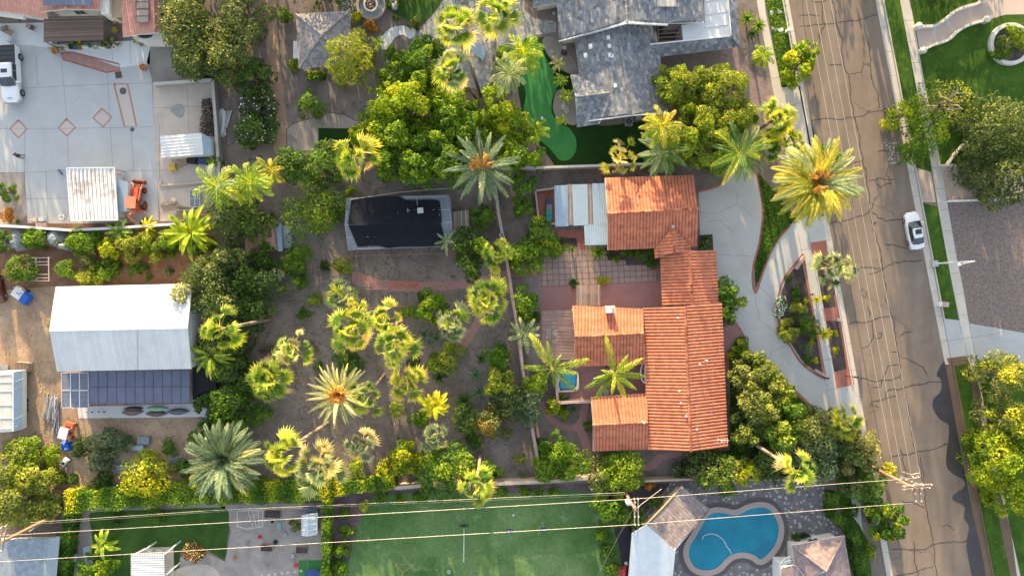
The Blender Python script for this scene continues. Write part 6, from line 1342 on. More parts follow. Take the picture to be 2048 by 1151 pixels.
t = thing('planter_ledge','white curved planter ledge below the slatted patio cover','planter',W(180,92)); m = MB(); P = [(112,87),(118,93),(150,94),(200,95),(225,97),(236,86)]; P = [W(a,b)[:2] for a,b in P]
for a,b in zip(P[:-1],P[1:]): m.bar((*a,.2),(*b,.2),.18,.4)
m.build('ledge',STUC,t)
# manhole covers and drain
for a,b,r,lb in ((246,182,6.8,'large dark round manhole cover inside the salmon rectangle'),(264.5,259,4.2,'small dark round cover below the salmon rectangle')):
    m = MB(); c = W(a,b,.03); m.lathe((0,0,0),[(0,.012),(r / 15 * .85,.012),(r / 15 * .86,.016),(r / 15,.016),(r / 15,-.02)],24,smooth=False); o = m.build('manhole_cover',plain('cast_iron',(.07,.075,.085),.6,.2,6)); o.location = c; tag(o,lb,'manhole cover')
m = MB(); c = W(237,150,.03); m.box((0,0,0),(.85,.85,.03)); [m.bar((-.4,y,.02),(.4,y,.02),.04,.02) for y in np.linspace(-.35,.35,8)]; o = m.build('drain_grate',plain('brown_iron',(.10,.065,.055),.7)); o.location = c; o.rotation_euler.z = .15; tag(o,'square brown drain grate at the foot of the brick ramp','drain')
m = MB(); c = W(309,264,.03); m.box((0,0,0),(.65,1.6,.03)); o = m.build('drain_grate',CONCD); o.location = c; tag(o,'long grey grate where the paving meets the tan slab','drain')
# air conditioner, mail boxes, utility boxes
t = thing('air_conditioner','square outdoor air conditioner with a round fan below the grey roof','air conditioner'); m = MB(); m.box((0,0,.42),(1.0,1.0,.8)); m.build('cabinet',plain('ac_grey',(.22,.23,.25),.5),t)
m = MB(); m.lathe((0,0,.83),[(.4,0),(.38,.03),(.1,.02),(0,.04)],18); [m.bar((0,0,.87),(.38 * math.cos(q),.38 * math.sin(q),.85),.02,.02,1) for q in np.arange(8) * .785]; m.build('fan',[BLACK,GREYM],t); c = W(1258,243,.8); t.location = (c[0],c[1],.02)
t = thing('air_conditioner','small flat condenser unit right of the air conditioner below the grey roof','air conditioner'); m = MB(); m.box((0,0,.3),(.9,.4,.6)); m.build('cabinet',GREYM,t); m = MB(); m.tube([(.2,-.2,.3),(.2,-.24,.3)],.2,12); m.build('fan',BLACK,t); c = W(1278,236,.5); t.location = (c[0],c[1],.02); t.rotation_euler.z = -.2
t = thing('mailbox','black mailbox on an arm over the brick paving at the kerb','mailbox'); m = MB(); m.tube([(-.5,0,0),(-.5,0,1.1)],.05,6); m.bar((-.5,0,1.05),(.2,0,1.05),.06); m.build('post',BLACK,t); m = MB(); m.box((.35,0,1.2),(.55,.22,.22)); m.tube([(.08,0,1.3),(.62,0,1.3)],.11,8); m.build('box',BLACK,t); c = W(1706,753,1.1); t.location = (c[0],c[1],.02); t.rotation_euler.z = R(-4)
for a,b,s,lb,mt in ((1679,639,(.55,.4,.25),'small pale meter box set in the brick strip',WALK),(1578,59,(.35,.35,.9),'white mailbox pedestal on the kerb near the top of the road',WHITE),(1888,608,(1.25,.62,.9),'white utility cabinet with a pinkish lid on the far verge',TRIM),(1752,991,(.7,.9,.3),'pale box beside the tree at the bottom kerb',CONCT)):
    t = thing('utility_box',lb,'utility box'); m = MB(); m.box((0,0,s[2] / 2),s); m.build('cabinet',mt,t); m = MB(); m.box((s[0] * .15,0,s[2] + .02),(s[0] * .72,s[1] * 1.04,.05)); m.build('lid',plain('pinkish_lid',(.46,.29,.25),.7,.3,4) if 'pinkish' in lb else mt,t); c = W(a,b,s[2]); t.location = (c[0],c[1],.02); t.rotation_euler.z = R(-6)
# garden lights, edging, sprinklers
for a,b,lb in ((1621,588,'black path light at the upper end of the crescent bed'),(1652,755,'black path light at the lower point of the crescent bed')):
    t = thing('path_light',lb,'lamp',group='path lights'); m = MB(); m.tube([(0,0,0),(0,0,.6)],.03,6); m.build('stem',BLACK,t); m = MB(); m.lathe((0,0,.6),[(.0,.14),(.16,.04),(.16,0),(0,0)],10); m.build('lamp_head',BLACK,t); c = W(a,b); t.location = c
t = thing('low_wall','short salmon block wall at the upper corner of the crescent bed','wall'); m = MB(); m.bar((*W(1590,538)[:2],.25),(*W(1607,512)[:2],.25),.35,.5); m.build('wall_body',SALM,t)
t = thing('low_wall','short brick block at the lower tip of the crescent bed','wall'); m = MB(); m.bar((*W(1628,738)[:2],.22),(*W(1649,751)[:2],.22),.3,.45); m.build('wall_body',SALM,t)
# ------------------------------------------------------------------ street lamp and power poles
GALV = plain('galvanised_pole',(.55,.56,.56),.5,.08,3)
t = thing('street_lamp','tall pale street lamp on a concrete foot in the far verge','street lamp',W(1867,527))
bx,by,_ = W(1867,527); m = MB(); m.tube([(bx,by,.3),(bx,by,4),(bx,by,8.1)],[.13,.1,.08],8); m.build('pole',GALV,t)
m = MB(); m.box((bx,by,.2),(.8,.8,.4),.1); m.build('base',CONC,t); m = MB(); m.tube([(bx,by,7.8),(bx - .8,by - .15,8.25),(bx - 1.7,by - .35,8.3)],[.06,.05,.05],6); m.build('arm',GALV,t)
m = MB(); m.lathe((0,0,0),[(0,.12),(.2,.08),(.22,0),(0,-.05)],10); m.shift((bx - 1.95,by - .4,8.25)); m.build('lamp_head',WHITE,t)
POLEW = plain('pole_timber',(.30,.16,.09),.85,.25,3,bmp=.3); CER = plain('insulator',(.45,.46,.48),.3,.1)
def upole(label,base,top,arms,r=.17,trafo=None,extra=None):
    b = np.array(W(*base)); h = HC * (1 - math.hypot(base[0] - 1024,base[1] - 575.5) / math.hypot(top[0] - 1024,top[1] - 575.5)); p = np.array([b[0],b[1],h])
    t = thing('utility_pole',label,'utility pole',tuple(b)); m = MB(); m.tube([b - [0,0,.2],(b + p) / 2,p],[r * 1.25,r * 1.1,r * .85],10); m.build('pole',POLEW,t)
    for (ax,ay),L,ang,z in arms:
        c = np.array([p[0] + ax,p[1] + ay,h + z]); d = np.array([math.cos(R(ang)),math.sin(R(ang)),0]) * L / 2; m = MB(); m.bar(c - d,c + d,.12,.14); o = m.build('crossarm',WOOD,t)
        for f in (-.92,-.35,.35,.92): m = MB(); q = c + d * f; m.lathe(tuple(q + [0,0,.07]),[(.03,0),(.03,.06),(.09,.09),(.05,.14),(.09,.17),(.04,.24),(0,.25)],8); m.build('insulator',CER,o)
    if trafo: m = MB(); q = p + trafo; m.lathe(tuple(q),[(0,0),(.32,.02),(.33,.1),(.33,.85),(.28,.95),(0,1.0)],14); m.build('transformer',METAL,t)
    if extra: extra(t,p)
    return p
pB = upole('wooden power pole with a white transformer beside the clipped lawn',(1246,975),(1272,1022),[((-.2,0),3.3,91,.05),((.25,0),3.3,91,.05),((0,.1),1.6,88,-.9)],trafo=(-.75,.75,-1.6))
pR = upole('wooden power pole with several white crossarms leaning over the road edge',(1737,930),(1834,978),[((.0,.5),3.5,4,.0),((.0,.05),3.3,4,-.2),((-.2,.0),3.1,97,-.35),((.45,0),3.1,97,-.35),((-.7,.9),2.0,-18,-.6)],.19)
pL = upole('wooden power pole rising over the flat grey roof',(126,1022),(2,1084),[((.2,.4),3.2,80,-.3),((-.3,.2),3.2,80,-.3)],.19)
m = MB(); q = pB - [0,0,.8]; m.tube([q,W(1323,977,5.6)],.05,5); tag(m.build('stay_wire',WOOD),'timber brace running from the transformer pole towards the upper right','stay wire')
m = MB(); m.tube([W(58,1062,4.2),W(128,1018,.3)],.06,5); tag(m.build('stay_wire',METALB),'pale green guard tube beside the lower left power pole','stay wire')
WIRE = plain('bright_wire',(.62,.55,.46),.4,.05,.2,metal=.2); WIRED = plain('grey_wire',(.22,.20,.18),.6,.05)
def wire(label,pts,rad,mat,group,sag=.25):
    P = []
    for a,b in zip(pts[:-1],pts[1:]):
        a = np.array(a); b = np.array(b)
        for f in np.linspace(0,1,14)[:-1]: q = a + (b - a) * f; q[2] -= 4 * sag * f * (1 - f); P.append(q)
    P.append(np.array(pts[-1])); m = MB(); m.tube(P,rad,5,cap=False); tag(m.build('power_line',mat),label,'wire',group)
for i,(x0,x1,y1) in enumerate(((1612,1786,932),(1628,1803,940),(1644,1822,945),(1660,1841,952))):
    dx = (x0 - (x1)) / (y1); wire(['leftmost','second from the left','third from the left','rightmost'][i] + ' of the four thin pale wires strung along the road',[W(x0 - 62 * 1.0,-330,10.6),W(x1,y1,10.6)],.017,WIRE,'wires along the road',0)
wire('upper of the two bright wires crossing the bottom of the picture',[W(-200,1082,9.4),W(1266,997,9.4),W(1836,955,10.4),W(1905,950,10.4)][:3],.021,WIRE,'wires across the lawns',0)
wire('lower of the two bright wires crossing the bottom of the picture',[W(-200,1134,9.4),W(1272,1048,9.4),W(1835,1004,10.4)],.021,WIRE,'wires across the lawns',0)
wire('upper of the thin telephone wires above the hedge',[W(60,1044,6.6),W(420,1020,6.6),W(1250,984,6.6)],.016,WIRE,'thin telephone wires',0)
wire('lower of the thin telephone wires above the hedge',[W(60,1048,6.4),W(420,1023,6.4),W(1250,988,6.4)],.014,WIRED,'thin telephone wires',0)
wire('dark drop wire running from the transformer pole down the lawn edge',[tuple(pB - [.3,0,.6]),W(1190,1160,4.5)],.02,WIRED,'drop wires',0)
wire('thin drop wire running from the transformer pole to the pool house',[tuple(pB - [-.3,0,.6]),W(1275,1085,4.0)],.02,WIRED,'drop wires',0)
wire('thin wire strung over the black shade cloth to the gate',[W(700,399,3.0),W(800,384,3.2),W(900,376,3.4)],.02,WIRE,'garden wires',0)
m = MB(); 
for y,x0,x1 in ((942,1803,1840),(951,1800,1835),(963,1792,1846)): m.tube([W(x0,y,10.5),W((x0 + x1) / 2,y + 6,10.3),W(x1,y + 3,10.5)],.03,5)
tag(m.build('jumper_cable',WIRE),'looped pale jumper cables around the head of the right power pole','cable')
# ------------------------------------------------------------------ yard stuff: timber, pipes, canoes, boxes
def pile(label,px,py,L,w,ang,n,mat,name='lumber_pile',cat='lumber',h=.35,sw=.14,jit=4,round_=False,group=None):
    rnd = rs(); m = MB(); c = W(px,py); t = thing(name,label,cat,group=group)
    for i in range(n):
        a = R(rnd.normal() * jit); l = L / 15 * (.7 + .35 * rnd.rand()); y = (rnd.rand() - .5) * w / 15; z = h * rnd.rand() * (1 - abs(y) / (w / 15) * 1.2) + .06; x = rnd.normal() * .15 * L / 15 * .5; d = np.array([math.cos(a),math.sin(a),rnd.normal() * .02]) * l / 2; q = np.array([x,y,z])
        if round_: m.tube([q - d,q + d],sw / 2,6,0,rnd.rand())
        else: m.bar(q - d,q + d,sw * (.5 + rnd.rand()),.06,0,rnd.rand())
    m.build('boards' if not round_ else 'poles',mat,t); t.location = (c[0],c[1],.02); t.rotation_euler.z = R(ang)
SCRAP = cvmat('grey_scrap',[(0,(.10,.11,.14)),(.5,(.24,.26,.31)),(1,(.55,.56,.58))],.6,.3,3)
WPIPE = cvmat('white_pipes',[(0,(.30,.28,.26)),(.6,(.55,.54,.54)),(1,(.72,.72,.72))],.5,.1,3)
LOG = cvmat('cut_firewood',[(0,(.06,.045,.04)),(.6,(.15,.11,.095)),(1,(.28,.20,.16))],.9,.3,6)
pile('tall heap of pale pipes and poles left of the solar lean-to',104,815,52,24,82,34,WPIPE,'pipe_pile','pipes',.6,.12,9,True); pile('dark tubes lying beside the pale pipe heap',116,838,60,14,88,12,SCRAP,'pipe_pile','pipes',.4,.12,4,True)
pile('weathered boards on the slab beside the small frame trailer',340,411,32,14,3,12,WOOD,sw=.25,h=.4); pile('long loose planks on the slab just above the pale yard wall',390,428,72,20,1,22,WOOD,sw=.2); pile('short dark offcuts at the right end of the long planks',412,441,28,12,-10,10,LOG,sw=.2)
pile('sunlit orange planks at the left edge of the long hedge',120,984,62,14,-4,14,cvmat('orange_planks',[(0,(.30,.17,.09)),(1,(.56,.38,.22))],.8),sw=.25); pile('grey scrap rails beneath the yellow flowering bush',262,930,66,26,8,26,SCRAP,'scrap_pile','scrap',.4,.18,6); pile('grey scrap sheets right of the yellow flowering bush',354,925,40,26,4,14,SCRAP,'scrap_pile','scrap',.3,.4,5)
pile('pale timber and frames near the left edge under the yellow trees',44,882,66,20,12,14,WOOD,sw=.16,jit=12); pile('narrow boards lying on the left side by the citrus shrub',82,928,30,10,-25,8,WPIPE,'board_pile','lumber',.3,.16,6)
pile('pale planks leaning behind the block retaining wall',446,248,54,12,88,10,WPIPE,sw=.2,h=.3); pile('white frames lying on the soil behind the retaining wall',456,238,36,10,80,7,WPIPE,'frame_pile','lumber',.3,.12,12)
pile('stones and buckets heap above the hedge below the scrap sheets',352,980,34,8,10,12,SCRAP,'rubble_pile','rubble',.3,.25,50)
pile('short logs and brush by the dark stump among the palms',625,692,28,12,-20,26,LOG,'brush_pile','brush',.25,.05,40,True); pile('dark cut branches under the sunlit fan palm near the driveway of bare soil',535,698,36,9,5,22,LOG,'brush_pile','brush',.2,.05,30,True)
pile('bare grey twigs lying right of the garden path',985,668,26,16,60,20,WOOD,'brush_pile','brush',.2,.04,50,True)
t = thing('log_pile','long dark heap of split firewood along the retaining wall','firewood',W(414,240)); m = MB(); rnd = rs()
for i in range(420):
    f = rnd.rand(); x = 412 + (rnd.rand() - .5) * (13 + 15 * f); y = 198 + 72 * f; q = np.array(W(x,y,.5)); q[2] = .1 + .75 * rnd.rand() * (1 - abs(x - 412) / 20); a = rnd.normal() * .5; d = np.array([math.cos(a),math.sin(a),0]) * .2; m.tube([q - d,q + d],.06 + .03 * rnd.rand(),5,0,rnd.rand())
m.build('logs',LOG,t)
def canoe(label,px,py,L,w,ang,mat,group='upturned canoes'):
    m = MB(); st = []; n = 11
    for i in range(n): f = i / (n - 1) * 2 - 1; st.append((f * L / 30,max(.03,w / 30 * (1 - abs(f) ** 2.2)),0,.12 + .35 * (1 - abs(f) ** 3),1.)); 
    V,F = hull(st,9,.8); m.add(V,F,0,smooth=True); t = thing('canoe',label,'canoe',group=group); m.build('hull',mat,t); m = MB(); m.tube([(-L / 30,0,.14),(0,0,.5),(L / 30,0,.14)],.03,5); m.build('keel',WOOD,t); c = W(px,py); t.location = (c[0],c[1],.04); t.rotation_euler.z = R(ang)
canoe('brown upturned canoe on the pad, leftmost below the heater panels',266,823,44,14,3,plain('brown_hull',(.20,.13,.10),.5,.2)); canoe('pale green upturned hull in the middle of the pad',316,816,44,11,-1,plain('green_hull',(.32,.52,.38),.5,.1)); canoe('dark brown hull below the pale green one',314,826,44,12,1,plain('dark_brown_hull',(.13,.09,.07),.5,.2)); canoe('grey upturned canoe at the right end of the pad',357,822,46,13,2,plain('grey_hull',(.13,.13,.15),.5,.2)); canoe('navy narrow hull above the leftmost canoe',268,816,40,8,2,plain('navy_hull',(.03,.045,.09),.4,.1))
for i,(a,b) in enumerate(((180,817),(204,817))):
    t = thing('boat_trolley','light metal trolley, %s of the two at the left end of the pad' % ('left' if i == 0 else 'right'),'trolley',group='metal trolleys'); m = MB(); m.tube([(-.3,.5,.3),(-.3,-.4,.3),(.3,-.4,.3),(.3,.5,.3)],.025,5); m.build('frame',GALV,t); [wheel(t,-.35 * s,y,.14,.08) for s in (-1,1) for y in (-.4,.5)]; c = W(a,b); t.location = (c[0],c[1],.03)
def boxy(label,px,py,s,ang,mat,name='crate',cat='crate',lid=None,group=None,z=0,slats=0):
    t = thing(name,label,cat,group=group); m = MB(); L,w,h = s; th = .05
    for q,d in (((0,0,.03),(L,w,.05)),((0,-w / 2,h / 2),(L,th,h)),((0,w / 2,h / 2),(L,th,h)),((-L / 2,0,h / 2),(th,w,h)),((L / 2,0,h / 2),(th,w,h))): m.box(q,d)
    m.build('body',mat,t)
    if lid: m = MB(); m.box((0,0,h + .02),(L * 1.03,w * 1.03,.05)); [m.box((-L / 2 + L * (i + .5) / slats,0,h + .06),(L / slats * .6,w,.03)) for i in range(slats)]; m.build('lid' if lid != DKSOIL else 'soil',lid,t)
    c = W(px,py,h); t.location = (c[0],c[1],.02 + z); t.rotation_euler.z = R(ang); return t
boxy('wooden crate trailer on the dirt above the box trailer',45,733,(1.9,1.1,.6),-5,WOOD,lid=LOG,slats=4); boxy('grey slatted pallet at the left edge above the box trailer',6,737,(1.4,.9,.2),0,SCRAP,'pallet','pallet',lid=SCRAP,slats=6)
boxy('wooden planter box with earth, left of the two in the gravel yard',533,1095,(1.4,.75,.35),-2,WOOD,'planter_box','planter',DKSOIL,'wooden planter boxes'); boxy('wooden planter box with earth, right of the two in the gravel yard',603,1099,(1.35,.75,.35),-2,WOOD,'planter_box','planter',DKSOIL,'wooden planter boxes'); boxy('long planter box with yellow leaves below the hedge',545,1028,(2.0,.8,.4),-2,WOOD,'planter_box','planter',DKSOIL)
boxy('grey cabinet lying on the dirt below the solar lean-to pad',287,880,(1.5,1.0,.5),-2,SCRAP,'cabinet','cabinet',SCRAP,slats=3); boxy('small grey box beside the rails above the yellow bush',272,895,(1.9,.6,.4),4,METALB,'metal_box','box',METALB); boxy('blue bench box under the awnings of the small white shed',405,322,(1.2,.7,.7),-10,plain('navy_plastic',(.02,.04,.10),.5),'storage_box','box',plain('navy_lid',(.03,.06,.15),.5))
boxy('black storage box below the small white shed',383,320,(1.2,.8,.7),-5,BLACK,'storage_box','box',BLACK); boxy('flattened tan cardboard box below the small white shed',366,323,(1.4,1.0,.3),25,plain('cardboard',(.32,.23,.17),.9),'cardboard_box','box',plain('cardboard',(.32,.23,.17),.9)); boxy('yellow toolbox on the slab left of the cardboard',344,334,(.85,.85,.5),10,plain('yellow_plastic',(.60,.38,.06),.5),'toolbox','box',plain('yellow_plastic',(.6,.38,.06),.5),slats=3)
boxy('small white wooden crate below the tractor',294,441,(1.1,.65,.3),4,CREAM,'crate','crate',LOG,slats=3); boxy('white cabinet against the pale wall under the ribbed canopy',243,441,(.6,.5,.7),0,METAL,'cabinet','cabinet',METAL); boxy('teal green tool chest on the slab edge east of the lean-to',258,380,(.5,.6,.7),0,plain('teal_steel',(.02,.10,.13),.5),'tool_chest','box',plain('teal_steel',(.02,.10,.13),.5))
boxy('orange gas can standing at the top corner of the white lean-to',235,351,(.4,.5,.5),0,ORG,'fuel_can','can',ORG); boxy('white lidded box by the salmon bricks at the lower edge of the yard',67,438,(.9,.5,.4),0,CREAM,'box','box',CREAM); boxy('pale box right of the white lidded box at the yard edge',82,438,(.7,.5,.4),0,CONCW,'box','box',CONCW); boxy('salmon brick stack on the soil at the lower yard edge',82,449,(1.3,.5,.4),0,SALM,'brick_stack','bricks',SALM,slats=5)
boxy('blue grey crate against the top of the small greenhouse',620,1019,(2.0,.5,.5),-2,plain('slate_blue',(.12,.17,.22),.6),'storage_box','box',plain('slate_blue',(.12,.17,.22),.6)); boxy('small pale green pallet right of the heater panels',389,797,(.6,.6,.4),0,plain('sea_green',(.25,.42,.36),.6),'crate','crate',plain('sea_green',(.25,.42,.36),.6)); boxy('grey blue lidded box beside the hedge path at lower left',148,1115,(.6,.9,.5),0,METALB,'storage_box','box',METALB)
boxy('pale green hatch on the slate blue pad left of the greenhouse',558,1051,(.6,1.0,.1),0,plain('faded_green',(.20,.30,.26),.7),'hatch','box',plain('faded_green',(.20,.30,.26),.7)); boxy('wooden step ladder lying on the flat grey roof edge',93,1070,(2.4,.9,.12),-6,WOOD,'ladder','ladder',WOOD,slats=8); boxy('small pale ladder lying on top of the long hedge',206,999,(1.1,.5,.1),25,WPIPE,'ladder','ladder',WPIPE,z=1.9,slats=4)
# small frame trailer with glazing, by the palms
t = thing('window_frame_stack','grey framed glass panel lying by the feather palm on the slab','frame'); m = MB(); m.box((0,0,.35),(1.35,2.2,.06)); m.build('pane',plain('smoky_glass',(.17,.20,.25),.2),t); m = MB()
for x in (-.67,0,.67): m.bar((x,-1.1,.41),(x,1.1,.41),.07)
for y in (-1.1,0,1.1): m.bar((-.67,y,.42),(.67,y,.42),.07)
m.build('frame',GALV,t); c = W(390,397,.4); t.location = (c[0],c[1],.02)
t = thing('parasol_base','cluster of five white pipe rings at the lower corner of the canopy','pipes',W(127,434)); m = MB(); c = W(127,434)
for i in range(6): a = i * 1.047; x,y = c[0] + .26 * math.cos(a),c[1] + .26 * math.sin(a); m.lathe((x,y,0),[(.07,.5),(.12,.5),(.12,0),(.07,0)],10)
m.build('rings',WHITE,t)
t = thing('water_tank','white drum with a dark lid lying above the long hedge','drum'); m = MB(); m.tube([(-.5,0,.32),(.5,0,.32)],.3,14); m.build('drum_body',METAL,t); m = MB(); m.tube([(-.56,0,.32),(-.5,0,.32)],.26,12); m.build('lid',BLACK,t); c = W(224,972,.3); t.location = c[:2] + (0.02,); t.rotation_euler.z = R(28)
t = thing('concrete_mixer','upright pale cone shaped mixer drum on the dirt','mixer'); m = MB(); m.lathe((0,0,0),[(.15,.2),(.42,.5),(.4,.9),(.2,1.2),(.15,1.2)],12); m.build('drum',plain('dull_grey',(.30,.28,.27),.6),t); m = MB(); [m.bar((x,y,0),(0,0,.5),.06) for x in (-.35,.35) for y in (-.3,.3)]; m.build('stand',GREYM,t); c = W(207,868); t.location = c[:2] + (0.01,)
t = thing('yard_cart','small white machine with dark details on the orange dirt','machine'); m = MB(); m.box((0,0,.45),(1.2,.7,.3)); m.box((.3,0,.7),(.4,.5,.3)); m.build('body',METAL,t); m = MB(); m.box((-.2,0,.63),(.3,.4,.08)); m.build('seat',BLACK,t); [wheel(t,x,y,.2,.12) for x in (-.45,.45) for y in (-.36,.36)]; c = W(134,921); t.location = c[:2] + (0.01,); t.rotation_euler.z = R(50)
# wire cage, trampoline, swing, toys
t = thing('wire_cage','white tubular cage frame in the gravel yard','cage',W(500,1037)); m = MB(); A = [W(474,1021,1.8),W(526,1020,1.8),W(525,1052,1.8),W(494,1057,1.8),W(475,1052,1.8)]
for a,b in zip(A,A[1:] + A[:1]): m.tube([a,b],.035,5); m.tube([a,(a[0],a[1],0)],.035,5)
for f in (.42,.6,.8): m.tube([np.array(A[0]) * (1 - f) + np.array(A[1]) * f,np.array(A[3]) * (1 - f) + np.array(A[2]) * f],.03,5)
m.build('frame',GALV,t)
t = thing('trampoline','small blue trampoline on the bright green turf','trampoline',W(628,1150)); m = MB(); c = W(628,1150); m.lathe((c[0],c[1],0),[(0,.5),(1.0,.5),(1.15,.52),(1.15,.46)],24,smooth=False); m.build('mat',plain('blue_mat',(.02,.06,.22),.6),t); m = MB(); [m.bar((c[0] + math.cos(q),c[1] + math.sin(q),0),(c[0] + math.cos(q),c[1] + math.sin(q),.5),.05) for q in np.arange(6)]; m.build('legs',GREYM,t)
for a,b,h,lb in ((612,1110,2.6,'thin brown pole leaning over the green turf, left of two'),(640,1116,2.6,'thin brown pole leaning over the green turf, right of two')):
    m = MB(); m.tube([W(a + 5,b + 30,.2),W(a if a < 620 else a + 10,b,2.0)],.04,5); tag(m.build('pole',POLEW),lb,'pole')
def toy(label,px,py,r,mat,name='toy',cat='toy',h=.4):
    rnd = rs(); t = thing(name,label,cat); m = MB(); m.lathe((0,0,0),[(r / 15 * .6,0),(r / 15,h * .5),(r / 15 * .8,h),(0,h * 1.05)],10); m.build('body',mat,t); m = MB(); m.tube([(-r / 20,0,h),(0,0,h * 1.5),(r / 20,0,h)],.03,5); m.build('handle',mat,t); c = W(px,py); t.location = c[:2] + (.02,); t.rotation_euler.z = rnd.rand() * 6
RED = plain('red_plastic',(.55,.03,.03),.5,.1)
for a,b,r,mt,lb in ((521,1072,4,RED,'bright red bucket on the gravel left of the white hatch'),(593,1128,5,RED,'red toy car by the stepping stones'),(572,1067,4.5,METALB,'pale blue round tub on the gravel'),(546,1041,3,BLACK,'small black bucket below the long planter'),(552,1082,5,BLACK,'dark bucket right of the left planter box'),(587,1110,5,GREYM,'dark round tub below the right planter box'),(471,1112,4,TERRA,'small terracotta tub at the left of the gravel'),(496,1088,4.5,GREYM,'dark round pot under the lower wire'),(898,1141,4.5,METALB,'pale blue ball toy on the clipped lawn'),(1027,1028,2,WHITE,'tiny white ball on the clipped lawn'),(1249,1134,6,RED,'red round stool beside the pool house'),(1252,1124,4,WHITE,'white round tub above the red stool'),(1084,238,3,WHITE,'small white cup by the putting green edge'),(1108,28,4,METALB,'pale blue pad by the grey house wall')): toy(lb,a,b,r,mt,'bucket' if 'bucket' in lb else 'tub','tub')
# lawn posts
t = thing('lawn_pole','white pole standing on the clipped lawn with a dark crossbar at its foot','pole',W(928,1052)); m = MB(); m.tube([W(928,1054,.1),W(927.5,1123,1.2)],.045,6); m.build('pole',WHITE,t); m = MB(); m.bar(W(918,1051,.1),W(937,1050,.1),.1); m.bar(W(928,1046,.1),W(928,1060,.1),.1); m.build('foot',BLACK,t)
t = thing('frame_stand','thin wooden triangle stand on the clipped lawn','stand',W(807,1135)); m = MB(); a,b,c = W(790,1127,1),W(828,1128,1),W(806,1144,.1); m.tube([a,b],.015,5); m.tube([a,c],.025,5); m.tube([b,c],.025,5); m.tube([c,W(806,1160,.1)],.04,5); m.build('frame',plain('orange_timber2',(.50,.28,.12),.7),t)
# small dark blue lawn mats with white characters
def mat_sign(label,px,py,strokes):
    t = thing('lawn_sign',label,'sign',W(px,py)); c = np.array(W(px,py,.06)); m = MB(); m.box(tuple(c - [0,0,.03]),(.85,.52,.06)); m.build('board',plain('navy_board',(.008,.02,.10),.5,.05),t); m = MB()
    for s in strokes: m.ribbon([(c[0] + x,c[1] + y) for x,y in s],.045,.075)
    m.build('lettering',WHITE,t)
def O_(x,w=.1,h=.12): return [(x + w * math.cos(q),h * math.sin(q)) for q in np.linspace(0,6.283,13)]
def I_(x): return [(x,-.12),(x,.12)]
mat_sign('dark blue lawn board marked with white strokes at the middle of the lawn',1019,1061,[I_(-.3),O_(-.1),I_(.25)]); mat_sign('dark blue lawn board marked G I near the lawn poles',1087,1059,[I_(-.28),[(.08 + .1 * math.cos(q),.12 * math.sin(q)) for q in np.linspace(.7,6.1,12)] + [(.18,0),(.1,0)],I_(.3)])
# table canopy on the flagstones
t = thing('shade_table','blue grey slanted table top on the flagstone terrace between two palm trunks','table',W(950,100)); m = MB(); P = [W(933,93,.9),W(949,77,.9),W(971,101,.9),W(967,122,.9)]; m.poly(P); deck(m,P,.08,0); m.build('tabletop',METALB,t); m = MB()
for p in P: m.bar((p[0],p[1],0),(p[0],p[1],.85),.08)
m.build('legs',GREYM,t)
for a,b,r,lb in ((966,105,30,'right'),(958,118,200,'lower')): chair('small dark chair at the %s side of the slanted table' % lb,a + 8,b + 2,r,GREYM,'terrace chairs',.9)
# play house box under the palms, slide shed in the orchard, tiled lean-to
t = thing('leaning_door','grey tilted door panel with a white edge by the orchard shed','panel',W(566,470)); m = MB(); m.prism([W(561,451,.8),W(582,451,.8),W(583,496,.8),(W(563,496,.8))],.1,.8); m.build('panel',GREYM,t); m = MB(); P = [W(553,442,1.6),W(562,446,1.6),W(565,502,1.6),W(556,503,1.6),W(551,462,1.6)]; m.prism(P,1.3,1.6); m.build('edge',METALB,t)
t = thing('orchard_shed','low shed with a rusty striped roof half hidden by orchard trees','shed',W(525,475)); m = MB(); P = [W(490,508,1.9),W(554,500,1.9),W(549,448,2.2),W(490,452,2.2)]; roof_plane(m,P,'rib',.3,1,.03); deck(m,P,.08); m.build('roof',cvmat('rusty_sheet',[(0,(.26,.13,.09)),(1,(.46,.28,.21))],.7,.3,2),t); m = MB(); m.prism(shrink([p[:2] for p in P],.2),0,1.8); m.build('wall',WOOD,t)
t = thing('wooden_trellis','square white timber frame beneath the leafy vine at the left','trellis',W(80,535)); m = MB()
for y in (516,524,530,549,556,562): m.bar(W(30,y,1.9),W(100,y - 1,1.9),.1,.08,0,.9)
for x in (72,97): m.bar(W(x,514,1.96),W(x + 1,562,1.96),.12,.08,0,.9)
for a,b in ((32,517),(97,516),(98,560),(32,562)): q = W(a,b,1.9); m.bar((q[0],q[1],0),q,.1,.1,0,.6)
m.build('frame',WOOD,t)
